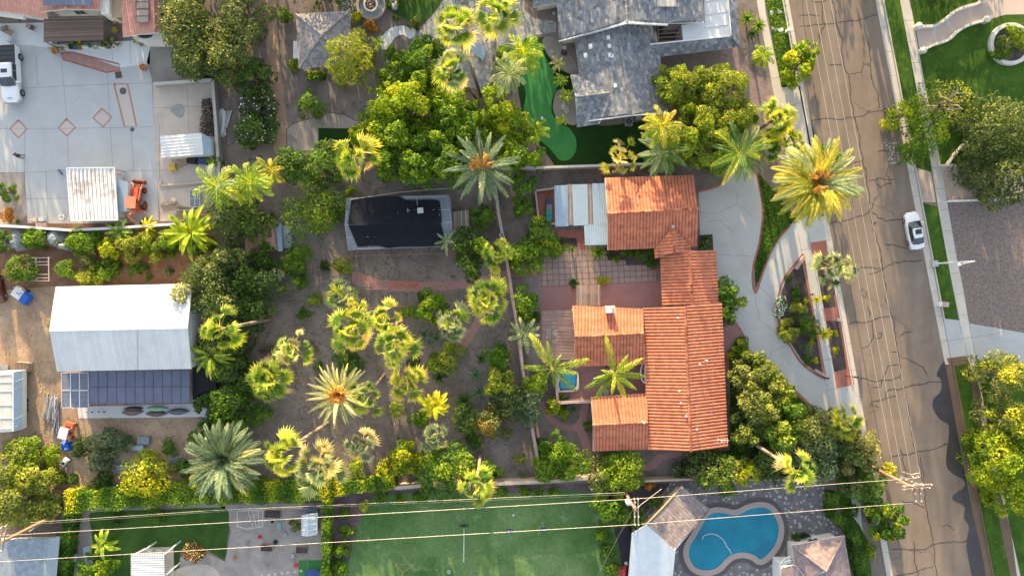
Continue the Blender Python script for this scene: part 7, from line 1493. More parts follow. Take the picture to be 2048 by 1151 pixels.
# dark pond-like tarp right of the lean-to, netted shrubs
m = MB(); m.prism([W(385,730,1.6),W(430,745,1.6),W(432,780,1.6),W(400,785,1.6),W(385,800,1.6)],0,1.6); tag(m.build('black_tank',BLACK),'black covered tank at the right end of the solar lean-to','tank')
NET = None
def netm():
    m,n,b = mat_new('bird_net'); b.inputs['Base Color'].default_value = (.50,.55,.58,1); b.inputs['Roughness'].default_value = .8; t = n.nodes.new('ShaderNodeBsdfTransparent'); x = n.nodes.new('ShaderNodeMixShader'); f = ramp(n,noise(n,2.5,5,.7),[(.3,(.35,) * 3),(.7,(.8,) * 3)]); n.links.new(f.outputs[0],x.inputs[0]); n.links.new(t.outputs[0],x.inputs[1]); n.links.new(b.outputs[0],x.inputs[2]); n.links.new(x.outputs[0],n.nodes['Material Output'].inputs[0]); return m
NET = netm()
for a,b,rx,ry,lb in ((33,481,17,21,'largest shrub wrapped in pale netting at the left'),(111,476,17,18,'shrub wrapped in blue grey netting right of the bushy tree'),(130,492,10,9,'smallest netted shrub beside the blue grey one')):
    t = thing('netted_shrub',lb,'shrub',W(a,b),group='netted shrubs'); c = W(a,b,1.0); rnd = rs(); m = MB(); C = np.array([[c[0],c[1],.9]] * 6) + rnd.normal(size=(6,3)) * [rx / 45,ry / 45,.2]; leaf_cloud(m,rnd,C,np.full((6,3),rx / 28),260,.3); m.build('foliage',LEAF['grey'],t)
    m = MB(); n = 14; V = []; 
    for l in range(7):
        f = l / 6 * math.pi / 2
        for i in range(n): q = i / n * 6.283; k = (1 + rnd.normal() * .1) * math.cos(f); V.append((c[0] + rx / 15 * k * math.cos(q),c[1] + ry / 15 * k * math.sin(q),2.0 * math.sin(f) * (1 + rnd.normal() * .05)))
    m.add(V,[(l * n + i,l * n + (i + 1) % n,(l + 1) * n + (i + 1) % n,(l + 1) * n + i) for l in range(6) for i in range(n)]); m.build('net',NET,t)
# brown bench at the terrace, railing, tree stakes and basins
m = MB(); m.bar(W(579,269,.8),W(594,283,.3),.1,.12); tag(m.build('wooden_post',BROWN),'dark wooden post lying on the grey terrace by the dirt track','post')
m = MB(); m.tube([W(117,340,.1),W(124,347,.5)],.14,8); m.tube([W(124,347,.5),W(134,355,.6)],.025,5); tag(m.build('blue_standpipe',plain('blue_pipe',(.03,.06,.20),.5)),'short blue pipe on the paving at the corner of the canopy','pipe')
for i,(a,b,r) in enumerate(((611,825,13),(640,868,10),(795,505,14),(788,548,12),(962,705,11),(1000,742,15),(826,745,16),(640,760,9),(893,782,12),(700,600,10))):
    m = MB(); rnd = rs(); q = np.linspace(0,6.283,26); c = W(a,b); P = [(r / 15 * (1 + .06 * math.sin(3 * x + i)) * math.cos(x),r / 15 * math.sin(x),.02) for x in q]
    m.tube(P,.05,5,cap=False); o = m.build('watering_basin',ground('damp_soil',(.13,.105,.095),(.20,.165,.15),None,.8,9,.6)); o.location = c; tag(o,'ring of raised damp soil, %s' % ['left of the leaning palm foot','below the leaning palm foot','inside the pipe trellis near its middle','above the brick strip','by the garden path lower end','right of the blue agaves','beneath the low shrub row','right of the cycad clump','below the pale green bush','at the lower left corner of the trellis'][i],'soil ring','soil rings of the orchard')

# ------------------------------------------------------------------ trees, palms and shrubs
def T(label,x,y,r,pal,h,name='tree',**k):
    k.setdefault('leaf',.30 if h > 3.2 else .23); k.setdefault('dens',1.9)
    return tree(label,x,y,r,pal,h,name=name,cat={'tree': 'tree','fruit_tree': 'tree','shrub': 'shrub','pine_tree': 'tree','vine': 'vine','flower_bush': 'shrub'}[name],**k)
gA = 'oaks above the tan slab'
T('tall olive green tree with yellow tips against the pink tiled roof',366,44,52,'olive',8,second=('deep',.4),group=gA)
T('olive tree standing just above the top edge of the tan slab',392,112,50,'deep',7,second=('olive',.6),group=gA)
T('dense tree with a yellow crest right of the tan slab corner',462,92,56,'olive',8,second=('deep',.35),group=gA)
T('dark tree cut by the top edge left of the dirt track',488,22,46,'deep',8,group=gA)
T('narrow dark tree right below the yellow crested one',500,152,34,'dark',6,group=gA)
T('grey green bush with pale flowers beside the dirt track',512,205,32,'deep',3.5,'flower_bush',flowers=('white',.10))
T('wide leafy bush with pale flowers right of the firewood heap',500,255,36,'green',4,'flower_bush',flowers=('white',.08),second=('deep',.5))
T('small green shrub at the head of the dirt track right side',566,28,14,'green',1.5,'shrub'); T('small lime shrub at the lower left corner of the gazebo',586,127,12,'lime',1.3,'shrub')
T('pale silver bush at the top edge left of the fountain',690,6,20,'grey',1.6,'shrub',flowers=('white',.5)); T('orange leafed shrub below the ring fountain',738,48,13,'rust',1.3,'shrub'); T('yellow and orange shrub left of the fountain',712,34,12,'gold',1.5,'shrub',second=('rust',.3))
T('tiny bright green shrub right of the fountain',790,35,7,'green',.9,'shrub'); T('low olive shrub at the edge of the dark turf by the fountain',828,48,13,'olive',1.0,'shrub')
hedge('short lime green hedge along the lower side of the gazebo',[(612,150),(648,150)],1.0,.9,'citrus')
T('tall yellow green needle tree overlapping the gazebo roof',697,108,50,'yelgr',8,'pine_tree',leaf=.45,elong=4,dens=4.5,nl=44,fr=.24,outline=.12,droop=.0)
T('round citrus tree alone on the bare soil above the turf square',619,208,27,'citrus',3.2,'fruit_tree')
gF = 'broad leafed trees of the middle grove'
for x,y,r,p,h,lb in ((850,128,46,'green',7,'grove tree reaching up to the flagstones between the fan palms'),(790,145,34,'green',5,'grove tree right below the curved paving'),(770,205,42,'lime',7.5,'bright lime grove tree right of the citrus tree'),(832,200,48,'lime',8.5,'bright lime grove tree in the middle of the upper grove'),(900,215,44,'citrus',8,'grove tree below the three fan palms'),
    (752,262,36,'lime',7,'lime tufted grove tree above the turf square'),(800,275,46,'citrus',7.5,'grove tree below the brightest lime crowns'),(868,285,46,'green',7.5,'dark green grove tree above the shade house'),(935,262,42,'citrus',7.5,'grove tree between the fan palms and the date palm'),(985,215,36,'lime',7,'lime grove tree beside the feet of the fan palms'),
    (1020,255,40,'lime',7,'lime grove tree at the left edge of the putting green'),(1040,300,36,'citrus',8,'grove tree left of the lower putting green'),(830,330,38,'green',8,'dark grove tree just above the left half of the shade house'),(900,325,40,'green',8.5,'dark grove tree just above the right half of the shade house'),(775,320,30,'green',7.5,'dark grove tree between the fan palm and the shade house')):
    T(lb,x,y,r * 1.12,p,h,group=gF,fr=.2,nl=52,hz=.8,dens=2.3,second=('lime',.25) if p != 'lime' else ('gold',.2),outline=.35)
T('yellow shrub between the two tall fan palm trunks',1000,108,18,'lime',3,'shrub'); T('small shrub under the fan palms left of the lime crown',870,95,17,'green',2.5,'shrub')
fan_palm('tall fan palm with a shaggy crown, left of the pair over the flagstones',908,50,47,15,'fan',26,base=(962,192),second=('fangold',.3),dead=.22); fan_palm('tall fan palm with a shaggy crown, right of the pair over the flagstones',993,26,46,16,'fan',26,base=(980,200),second=('fangold',.3),dead=.2); fan_palm('tall fan palm with a blue green skirt below the flagstone pair',905,138,42,12,'fanblue',28,base=(955,200),second=('fan',.4),dead=.2)
feather_palm('bright yellow green feather palm at the top of the putting green',1048,108,42,6,'queen',22,plume=.45,wl=.3,lw=.07,arch=1.6,nl=30,trunk_r=.14,low=-.1)
feather_palm('grey green feather palm left of the putting green',1018,150,40,7,'date',20,plume=.4,wl=.26,lw=.06,arch=1.5,trunk_r=.14,low=-.2); feather_palm('small feather palm with yellow fronds beside the lower putting green',1072,262,28,4,'queen',16,plume=.4,wl=.3,lw=.06,arch=1.4,trunk_r=.12)
banana('big leafed plant below the curved paving by the needle tree',752,85,16,2,'queen',8); rosette('dark spiky cycad below the curved paving',783,103,22,1.6,'fan',36,w=.08)
for x,y,r,p,lb in ((1116,124,17,'grey','pale leafed plant over the upper stone bed of the putting green'),(1122,158,15,'green','leafy plant right of the putting green waist'),(1133,188,16,'green','leafy plant at the corner of the grey gable'),(1124,238,13,'yelgr','low plant at the foot of the round tan boulder')): banana(lb,x,y,r,2.2,{'grey': 'straw','green': 'queen','yelgr': 'lime'}[p],14,wl=.12,group='broad leafed plants by the putting green',name='leafy_plant')
gY = 'yellow green trees beside the mauve drive'
for x,y,r,lb in ((1348,168,34,'uppermost left of the pale green trees beside the grey roof'),(1398,178,36,'pale green tree in the middle of the mauve drive group'),(1452,178,38,'pale green tree reaching furthest up the mauve drive'),(1462,230,42,'pale green tree on the road side of the mauve drive group'),(1398,232,40,'pale green tree right of the grey roof corner'),(1368,285,36,'lower left pale green tree above the garage roof'),(1425,290,42,'lower middle pale green tree above the driveway head')):
    T(lb,x,y,r * 1.1,'yelgr',7.5,group=gY,second=('lime',.3),fr=.22,nl=44,leaf=.26,dens=2.4)
for x,y,r,lb in ((1497,34,20,'dark spiky cycad, left of two beside the sidewalk top'),(1520,48,19,'dark spiky cycad, right of two beside the sidewalk top')): rosette(lb,x,y,r,2.2,'fan',44,w=.09,group='cycads by the sidewalk')
rosette('dark spiky cycad below the pair beside the sidewalk',1508,66,14,1.6,'cycad',36,w=.08,group='cycads by the sidewalk')
feather_palm('weeping yellow palm beside the sidewalk above the mauve drive bend',1526,112,26,3.5,'queen',18,plume=.4,wl=.3,lw=.06,arch=1.9,trunk_r=.12)
feather_palm('feather palm with yellow fronds left of the pale green trees',1322,256,42,7,'dateyel',22,plume=.35,wl=.28,lw=.06,arch=1.5,trunk_r=.15,second=('queen',.4))
fan_palm('pale yellow fan palm standing at the top edge of the garage roof',1240,318,35,4.5,'fangold',22,second=('straw',.4),dead=.1,droop=.35,fl=.45)
feather_palm('dark feathery palm over the top right of the garage',1322,306,48,5,'cycad',26,wl=.22,nl=30,arch=.9,top=1.1,lw=.06,second=('date',.5)); feather_palm('dark feathery palm hanging over the driveway head',1478,308,56,6,'cycad',28,wl=.24,nl=30,arch=1.1,top=1.1,lw=.06,second=('queen',.4))
fan_palm('large green fan palm beside the road, upper of the clump',1553,236,40,6,'fan',30,second=('fangold',.4),dead=.0,droop=.6,fl=.6); fan_palm('green fan palm beside the road, lower right of the clump',1578,282,30,5,'fan',24,second=('fangold',.3),dead=0); fan_palm('green fan palm beside the road, lower left of the clump',1538,290,32,4.5,'fan',24,dead=0)
T('lime street tree, upper crown overhanging the road',1619,98,21,'lime',5,second=('gold',.3)); T('lime street tree, larger lower crown at the kerb',1600,130,28,'lime',5.5,second=('gold',.3))
T('lime crown showing right above the big golden palm',1662,308,20,'citrus',4.5); T('low citrus shrub left of the big golden palm',1600,300,14,'citrus',2.5,'shrub')
feather_palm('huge golden date palm leaning out over the road edge',1627,368,80,9,'dateyel',115,wl=.18,nl=44,arch=1.15,lw=.085,trunk_r=.42,fruit=5,second=('date',.25),fruitdir=(-1,.25),low=-.5,top=1.4)
fan_palm('blue green fan palm in the verge bed at the kerb',1672,537,38,4,'fanblue',34,second=('straw',.25),dead=.0,droop=.5,fl=.5)
# right side
T('loose lime tree over the far verge, left crown',1822,222,32,'lime',6,second=('gold',.15),dens=1.1,outline=.5); T('loose lime tree over the far sidewalk, lower crown',1858,268,38,'citrus',6,second=('gold',.15),dens=1.2,outline=.5); T('half bare tree with a tangle of pale twigs over the far lawn',1900,205,50,'yelgr',7,dens=.55,bare=24,outline=.3); T('small lime crown hanging to the far kerb below the loose tree',1830,300,24,'citrus',5,dens=1.2)
T('dense dark round tree right of the tan gravel, upper crown',2005,262,66,'deep',9,second=('olive',.6),dens=2.4); T('dense dark round tree right of the tan gravel, lower crown',2012,338,56,'deep',8,second=('olive',.6),dens=2.4)
T('shrub with arching yellow leaves inside the round white planter',2030,72,24,'lime',1.8,'shrub'); T('dark shrub filling the left of the round white planter',2005,98,22,'green',1.4,'shrub')
T('olive yellow tree below the crossing driveway, upper crown',2010,752,44,'olive',7,second=('gold',.2)); T('olive yellow tree below the crossing driveway, lower crown',2022,835,42,'olive',7,second=('gold',.25)); T('bright lime tree over the far sidewalk at the lower right',2002,915,50,'lime',7,second=('gold',.35)); T('lime crown at the lower right corner over the lawn',2030,985,40,'lime',6,second=('gold',.3)); T('dark crown between the olive and the lime trees at the right',2040,880,34,'green',6)
# left yard
T('citrus tree cut by the left edge beside the gravel bed',6,382,22,'citrus',3,'fruit_tree'); T('rust coloured bush at the left edge below the citrus tree',10,428,15,'rust',1.5,'shrub'); rosette('small green agave on the earth at the lower yard edge',34,443,9,.7,'cycad',26,w=.05)
feather_palm('feather palm over the slab edge with yellow green fronds',436,374,50,7,'queen',20,plume=.45,wl=.3,lw=.07,arch=1.5,trunk_r=.15,second=('date',.4)); feather_palm('feather palm right of the slab, second in the row',502,364,44,7,'queen',18,plume=.45,wl=.3,lw=.07,arch=1.4,trunk_r=.15); feather_palm('small golden feather palm with one upright frond',545,342,32,5,'dateyel',11,plume=.3,wl=.3,lw=.08,arch=1.2,trunk_r=.12)
T('dark dense tree between the slab and the orchard shed',462,430,46,'deep',6.5); T('dark tree over the left of the orchard shed',505,440,40,'dark',6); T('small green sapling over the retaining wall',428,322,12,'citrus',3)
gR = 'fruit row under the pale wall'
for x,y,r,p,s,lb in ((6,482,22,'green',None,'dark leafed shrub at the very left of the row under the wall'),(64,480,25,'citrus',None,'bushy tree between the two large netted shrubs'),(165,482,31,'citrus',('lime',.3),'yellow green fruit tree right of the netted shrubs'),(216,495,22,'lime',('gold',.5),'fruit tree with a golden top in the wall row'),(262,496,27,'yelgr',None,'olive yellow fruit tree in the middle of the wall row'),(304,490,28,'yelgr',('lime',.4),'feathery lime fruit tree in the wall row'),(338,484,24,'citrus',('lime',.5),'lime fruit tree left of the banana clump'),(395,488,22,'citrus',('rust',.15),'fruit tree under the right side of the banana clump')): T(lb,x,y,r,p,3.2,'fruit_tree',group=gR,second=s)
banana('sunlit clump of long yellow banana leaves at the right of the pale wall',376,462,50,4,'lime',22,wl=.085,el0=1.1); banana('dark strap leafed clump against the pale wall',236,462,28,2.5,'fan',16,wl=.08,name='strap_leaf_plant'); banana('small golden strap leafed clump left of the banana clump',290,452,18,2.5,'gold',12,wl=.1,name='strap_leaf_plant')
T('leafy vine with reddish tips spread over the square trellis',46,540,36,'olive',2.6,'vine',ry=26,second=('citrus',.5),hz=.3,nl=40,outline=.05,dens=2.6)
gO = 'small fruit trees on the mulch above the barn'
for x,y,r,p,lb in ((132,540,20,'citrus','spindly fruit tree right of the vine trellis'),(175,548,26,'yelgr','pale fruit tree in the mulch row above the barn'),(212,540,25,'citrus','yellow green fruit tree third along the mulch row'),(176,520,15,'olive','small olive shrub over the pale fruit tree'),(267,540,17,'green','low dark fruit bush near the end of the mulch row'),(295,554,8,'green','tiny potted shrub at the end of the mulch row'),(336,543,8,'grey','tiny grey shrub right end of the mulch')): T(lb,x,y,r,p,2.6 if r > 10 else 1,'fruit_tree' if r > 10 else 'shrub',group=gO)
gK = 'dark trees behind the barn'
for x,y,r,p,h,lb in ((408,552,42,'deep',7,'dark tree over the upper right corner of the barn'),(372,596,32,'olive',7,'olive tree spilling over the right end of the barn roof'),(455,525,36,'deep',7,'dark tree above the wooden fence'),(440,598,48,'deep',8,'largest dark tree right of the barn'),(500,560,40,'dark',6.5,'dark tree at the left edge of the orchard soil'),(505,618,32,'dark',6,'dark tree above the leaning trunk of the left fan palm'),(462,668,40,'dark',6,'dark tree below the left fan palm crown'),(425,690,30,'deep',5,'dark bush between the fan palm and the barn'),(455,735,34,'dark',5,'dark green bush above the black tank'),(462,800,38,'green',5,'bright green bush right of the black tank'),(410,812,26,'dark',4,'dark bush at the right end of the boat pad'),(450,845,34,'citrus',4.5,'yellow green bush above the big grey palm'),(405,868,26,'green',3.5,'green bush left above the big grey palm'),(490,770,26,'dark',4,'dark bush left of the big green fan palm'),(515,832,24,'green',3,'round green bush at the left of the orchard soil')): T(lb,x,y,r,p,h,group=gK,second=('olive',.25) if p == 'deep' else None)
fan_palm('fan palm on a long pale trunk leaning left over the dark trees',438,659,38,14,'fan',20,base=(545,637),second=('fangold',.55),dead=.1)
banana('clump of strappy green leaves with orange flowers over the barn corner',413,712,46,5,'queen',26,wl=.06,el0=.8,name='strap_leaf_tree')
# orchard
T('dark bushy tree above the citrus tree left of the shade house',590,328,36,'dark',7.5,second=('green',.4)); T('dark green tree between the two fan palms above the shade house',645,322,38,'green',7.5,second=('olive',.3)); T('bush with dark leaves left of the shade house corner',676,425,20,'dark',2.5,'shrub')
fan_palm('golden fan palm above the left end of the shade house',708,312,43,8,'fangold',26,second=('fan',.4),dead=.12,base=(722,345))
T('citrus tree with a golden crest left of the shade house',622,418,50,'citrus',5,'fruit_tree',second=('gold',.12),dens=1.6,outline=.4); T('small citrus bush at the upper left corner of the shade cloth',700,385,11,'lime',1.5,'shrub')
T('green fruit tree below the orchard shed',528,510,28,'green',3,'fruit_tree'); T('round citrus tree right of the leaning door panel',592,522,32,'citrus',3.2,'fruit_tree'); T('lower lobe of a small citrus below the round one',596,560,17,'citrus',2.2,'fruit_tree'); T('pale leafed round loquat at the trellis corner',688,527,20,'yelgr',3,'fruit_tree'); T('small dark plant on the soil left of the trellis',650,530,10,'dark',.8,'shrub')
feather_palm('large blue grey date palm with orange fruit stalks above the garden wall',966,336,72,9,'datedark',27,second=('date',.25),wl=.15,nl=46,arch=.95,lw=.08,trunk_r=.3,fruit=4,low=-.3,fruitdir=(-.3,1))
T('tall dark column tree with lime tips right of the shade house',936,508,34,'dark',6.5,ry=50,second=('lime',.22),dens=2.4,fr=.24,nl=36,outline=.1); feather_palm('young palm with arching fronds at the lower right of the shade cloth',893,482,24,3,'date',10,wl=.24,plume=.2)
T('green shrub between the date palm and the lath shelter',962,432,26,'green',3,'shrub'); T('green tree in the strip between the walls, upper',1046,372,26,'green',6); T('green tree in the strip between the walls, lower',1044,415,20,'citrus',3.5)
fan_palm('golden green fan palm beside the end of the brick path',997,506,36,6,'fangold',24,second=('fan',.5),dead=0)
T('citrus tree above the patio grid by the metal awning',1084,472,32,'citrus',3.6,'fruit_tree',second=('gold',.15)); T('citrus tree at the left edge of the patio grid',1052,518,36,'citrus',3.8,'fruit_tree',second=('lime',.25)); T('small round lime tree at the corner of the patio grid',1114,492,20,'lime',3,'fruit_tree')
rosette('spiky grey plant below the small lime tree at the patio grid',1144,498,13,1,'grey',30,w=.06); rosette('large green spiky palm at the lower corner of the metal awning',1197,504,22,2,'fan',44,w=.08)
T('large dark clipped ball in the bed below the garage roof',1290,508,16,'green',1.6,'shrub',hz=.8,leaf=.15,dens=2.4,outline=.02,fr=.5); T('small dark clipped ball beside the salmon wall',1306,530,10,'green',1.2,'shrub',hz=.8,leaf=.14,dens=2.4,outline=.02,fr=.5); T('broad leafed plant in the bed below the garage roof',1256,505,13,'green',1.4,'shrub',leaf=.32); T('lime ball in the left of the garage bed',1233,516,8,'citrus',.9,'shrub'); T('lily like plant left of the garage bed',1222,500,10,'dark',1,'shrub')
T('golden leafy pot plant on the patio edge',1207,561,11,'gold',1.1,'shrub'); T('dark square clipped shrub at the top of the lath pergola',1148,567,9,'dark',1.1,'shrub',outline=.02); T('dark plants in the bed at the corner of the garage',1411,485,13,'green',1,'shrub',flowers=('white',.05))
T('leafy tree against the right side of the long roof, upper',1455,586,25,'citrus',4); T('yellow green crown reaching onto the driveway',1478,602,17,'lime',3.5); T('leafy tree against the right side of the long roof, lower',1453,628,20,'green',3.6)
rosette('dark green yucca at the top of the orchard soil',561,577,19,1.2,'fan',40,w=.06); fan_palm('small blue green fan palm above the yucca',548,556,20,2,'fanblue',16,dead=0)
fan_palm('young fan palm with blue green spiky leaves left of the trellis',682,594,34,3.5,'fanblue',30,second=('fan',.4),dead=0,droop=.3,gapped=.15); T('small lime bush left of the young fan palm',626,597,13,'lime',1.6,'shrub',dens=1.2); T('small round green bush below the lime one',606,627,14,'green',1.2,'shrub'); T('rust red bush in front of the young fan palm',694,625,11,'rust',1.2,'shrub')
fan_palm('twin fan palm below the trellis, left crown',703,662,44,9,'fan',26,base=(748,640),second=('fangold',.45),dead=.1); fan_palm('twin fan palm below the trellis, upper crown',768,640,38,8,'fan',20,base=(780,655),second=('fangold',.6),dead=.05); fan_palm('twin fan palm below the trellis, lower green crown',785,690,42,10,'fan',26,base=(796,628),second=('fangold',.25),dead=.05); fan_palm('small golden fan palm above the left twin crown',706,614,22,6,'fangold',14,dead=.1)
fan_palm('pale straw and green fan palm left of the big date palm',586,700,36,9,'straw',20,second=('fan',.45),dead=.1,base=(600,690)); fan_palm('big dark green fan palm at the left of the orchard',537,755,47,5,'fan',36,dead=.1,droop=.5)
feather_palm('pale date palm with an orange heart in the middle of the orchard',681,786,58,8,'datepale',44,wl=.12,nl=46,arch=.75,lw=.06,trunk_r=.28,fruit=7,base=(700,770),fruitdir=(0,1)); fan_palm('fan palm on a thin curved trunk right of the pale date palm',728,795,34,8,'fan',18,base=(768,748),second=('fangold',.3),dead=.05,droop=.4)
T('dark low bush above the pale date palm',697,722,30,'green',2,'shrub',ry=22); T('small green bush left of the pale date palm',635,732,10,'green',1,'shrub'); fan_palm('golden fan palm right of the pale date palm',812,766,38,6,'fangold',22,dead=0,base=(835,750))
T('vivid green tree of rosettes at the lower right of the trellis',854,612,32,'citrus',4,second=('lime',.6),fr=.22,nl=30,dens=2.2); T('small lime bush left of the vivid green tree',810,620,13,'lime',1.6,'shrub'); fan_palm('blue green fan palm under the vivid green tree',905,646,33,4,'fanblue',26,dead=0,second=('fan',.3)); rosette('silver blue agave below the vivid green tree, left',848,668,20,1,'blue',44,w=.07,group='silver agaves'); rosette('silver blue agave below the vivid green tree, right',872,676,16,.9,'blue',40,w=.07,group='silver agaves')
fan_palm('golden fan palm over the garden wall by the red terrace',975,600,44,8,'fangold',28,second=('fan',.5),dead=.05); T('airy pale lime bush in the right half of the orchard',890,718,32,'yelgr',3,'fruit_tree',dens=1.2,second=('lime',.5),outline=.4); rosette('dark green yucca below the airy lime bush',878,755,17,1.2,'cycad',44,w=.07); T('dark ground plant between twin palms and the golden palm',826,722,14,'dark',.7,'shrub')
banana('golden clump of broad leaves in the lower orchard',868,812,30,4,'gold',26,wl=.13,el0=1.1); T('citrus bush left of the golden broad leafed clump',838,838,19,'citrus',2.2,'fruit_tree'); T('small lime bush below the golden fan palm',793,822,15,'lime',1.5,'shrub')
rosette('round blue agave, upper of the pair right of the orchard',950,750,17,1.2,'blue',60,w=.06,group='blue agaves',low=-.3); rosette('round blue agave, lower of the pair right of the orchard',958,785,19,1.3,'blue',60,w=.06,group='blue agaves',low=-.3); rosette('dark spiky cycad left of the blue agaves',928,802,27,1.5,'cycad',56,w=.07)
T('upright citrus tree near the garden wall right of the path',996,712,24,'citrus',3.4,'fruit_tree',ry=30); rosette('dark agave left of the upright citrus',962,718,14,1,'cycad',36,w=.06); T('yellow green tree right of the blue agaves',1000,768,30,'yelgr',4.5,second=('lime',.3)); T('dark olive tree against the garden wall',1012,812,34,'deep',4.5); T('dark green bush below the blue agaves',935,838,31,'dark',3); T('brown green bush with rusty tips by the garden wall',986,845,34,'olive',3.2,second=('rust',.3)); T('grey green tree leaning over the garden wall',1058,808,32,'grey',4)
T('leafy tree left of the red terrace',1050,604,27,'citrus',3.6,second=('lime',.3)); T('small green shrub at the left edge of the red terrace',1074,634,12,'green',1.5,'shrub'); feather_palm('low palm with arching fronds left of the mauve pergola',1050,668,34,3,'date',14,wl=.25,plume=.2,lw=.06)
q1 = [(122,.5,1.25),(14,.45,1.1),(176,.35,1.0),(-42,.35,1.1),(60,.9,.5),(230,.3,.8),(-80,.5,.6),(100,.7,.8),(-10,.7,.8)]
feather_palm('feather palm with a few thick plumes over the spa',1104,738,62,7,'queen',plume=.7,wl=.2,lw=.05,nl=75,arch=.9,trunk_r=.14,azs=q1,vee=.4); q2 = [(103,.45,1.15),(30,.45,.95),(-4,.4,1.0),(205,.4,1.0),(232,.35,.95),(-65,.4,.85),(160,.9,.5),(-100,.8,.6),(60,.8,.7),(190,.7,.7),(-35,.7,.75)]
feather_palm('feather palm with thick plumes in the courtyard between the wings',1229,748,62,7.5,'queen',plume=.7,wl=.2,lw=.05,nl=75,arch=.9,trunk_r=.14,azs=q2,vee=.4)
T('round lime tree left of the spa',1072,768,25,'lime',3.5,'fruit_tree',outline=.08); T('yellow flowering shrub below the spa',1108,812,17,'lime',2,'shrub',second=('gold',.5)); T('lime shrub beside the yellow flowering one',1128,824,13,'lime',1.6,'shrub'); rosette('blue agave by the curved lower walk',1147,818,11,.8,'blue',34,w=.05); T('small dark shrub left of the lowest tiled wing',1176,852,11,'green',1.2,'shrub'); T('low green shrub at the corner of the spa wall',1130,794,9,'green',1,'shrub')
T('flowering shrub bed plant beside the entry walk, upper',1480,700,20,'citrus',1.6,'shrub',second=('gold',.2)); T('green shrub beside the entry walk, lower',1486,725,17,'green',1.3,'shrub')
gE = 'pale green trees right of the long roof'
for x,y,r,p,h,lb in ((1505,752,38,'olive',6,'upper left crown of the trees right of the long roof'),(1540,765,36,'olive',6,'upper right crown near the driveway bend'),(1520,810,44,'olive',7,'large pale green crown halfway down the long roof'),(1575,815,38,'green',6.5,'green crown above the lower driveway edge'),(1500,865,32,'deep',6,'dark crown at the lower right corner of the long roof'),(1560,870,44,'green',7,'green crown around the leaning pale trunk'),(1612,858,36,'olive',6.5,'olive crown below the driveway tip')): T(lb,x,y,r,p,h,group=gE,second=('yelgr',.35),fr=.22,nl=40,dens=2.2)
# verge and crescent beds
T('white flowering shrub along the left edge of the crescent bed',1562,612,11,'green',.9,'flower_bush',ry=22,flowers=('white',.5)); fr = 'round shrubs of the crescent bed'
for x,y,r,p,lb in ((1597,618,15,'yelgr','pale round tufted shrub in the upper crescent bed'),(1580,661,19,'yelgr','largest pale tufted shrub at the left of the crescent bed'),(1618,653,20,'green','dark green tufted shrub in the middle of the crescent bed'),(1615,698,12,'grey','grey green ball in the lower crescent bed'),(1592,581,9,'green','small green ball at the top of the crescent bed'),(1592,596,8,'green','small green ball just below the topmost one'),(1614,721,7,'green','tiny green shrub near the crescent tip'),(1578,556,7,'green','tiny green shrub in the crescent narrow top')): T(lb,x,y,r * 1.15,p,max(.8,r * .1),'shrub',group=fr,leaf=.22,elong=2.5,dens=2.6)
for x,y,lb in ((1611,601,'yellow ball by the path light in the crescent bed'),(1624,686,'yellow ball between the two grey green shrubs'),(1630,720,'yellow ball at the lower tip of the crescent bed'),(1655,596,'yellow ball in the upper verge bed'),(1671,667,'yellow ball beside the golden rosette'),(1673,701,'yellow ball in the lower verge bed'),(1604,645,'small yellow ball left of the dark tufted shrub')): T(lb,x,y,7,'gold',.7,'shrub',leaf=.15,group='yellow clipped balls',outline=.05)
rosette('golden variegated rosette at the sidewalk edge, lower',1651,668,18,1.2,'gold',44,w=.08); rosette('golden variegated rosette at the sidewalk edge, upper',1635,598,12,1,'gold',34,w=.06)
# bottom left
for x,y,r,p,h,lb in ((48,905,34,'lime',4,'bright lime tree at the left edge below the scrap frames'),(20,935,40,'yelgr',5,'yellow green tree at the left edge, second down'),(62,955,38,'yelgr',5,'yellow green tree right of the left edge pair'),(25,1010,44,'yelgr',5.5,'olive yellow tree above the lower left power pole'),(82,1018,30,'yelgr',4.5,'yellow green tree at the start of the long hedge')): T(lb,x,y,r,p,h,group='yellow trees at the lower left',second=('olive',.4))
T('round citrus bush beside the orange soil',100,913,20,'lime',2.2,'fruit_tree')
for x,y,r,p,lb in ((162,892,20,'dark','dark bush right of the blue tarp'),(212,890,34,'grey','grey green bush below the mixer drum'),(198,925,24,'grey','pale grey bush below the larger grey one'),(122,957,13,'green','small green bush left of two on the red soil'),(148,957,12,'green','small green bush right of two on the red soil'),(204,964,20,'dark','dark bush left of the white drum'),(340,892,18,'green','round green bush above the scrap sheets'),(250,885,16,'grey','small grey bush left of the grey cabinet')): T(lb,x,y,r,p,max(1.1,r * .085),'shrub')
T('brilliant yellow flowering bush above the long hedge',292,952,43,'gold',3.8,second=('citrus',.18)); T('yellow topped bush left of the big grey palm',398,962,24,'gold',2.8,second=('citrus',.5)); T('small dark bush at the left foot of the big grey palm',370,935,18,'green',2,'shrub')
feather_palm('big round grey green palm with pale rib ends above the long hedge',455,915,70,4.5,'datedark',105,wl=.19,nl=44,arch=.95,lw=.085,trunk_r=.4,second=('datepale',.1),low=.05,top=1.35)
hedge('long leafy hedge running under the orchard, left part with yellow flowers',[(128,1004),(250,996),(330,990),(480,985),(560,985),(664,980)],2.8,2.2,'citrus',second=('gold',.62,1),dens=1.3); hedge('continuation of the long hedge between the orchard and the lawn',[(664,978),(740,970),(790,965)],1.8,1.8,'citrus',second=('gold',.3,2),dens=1.3)
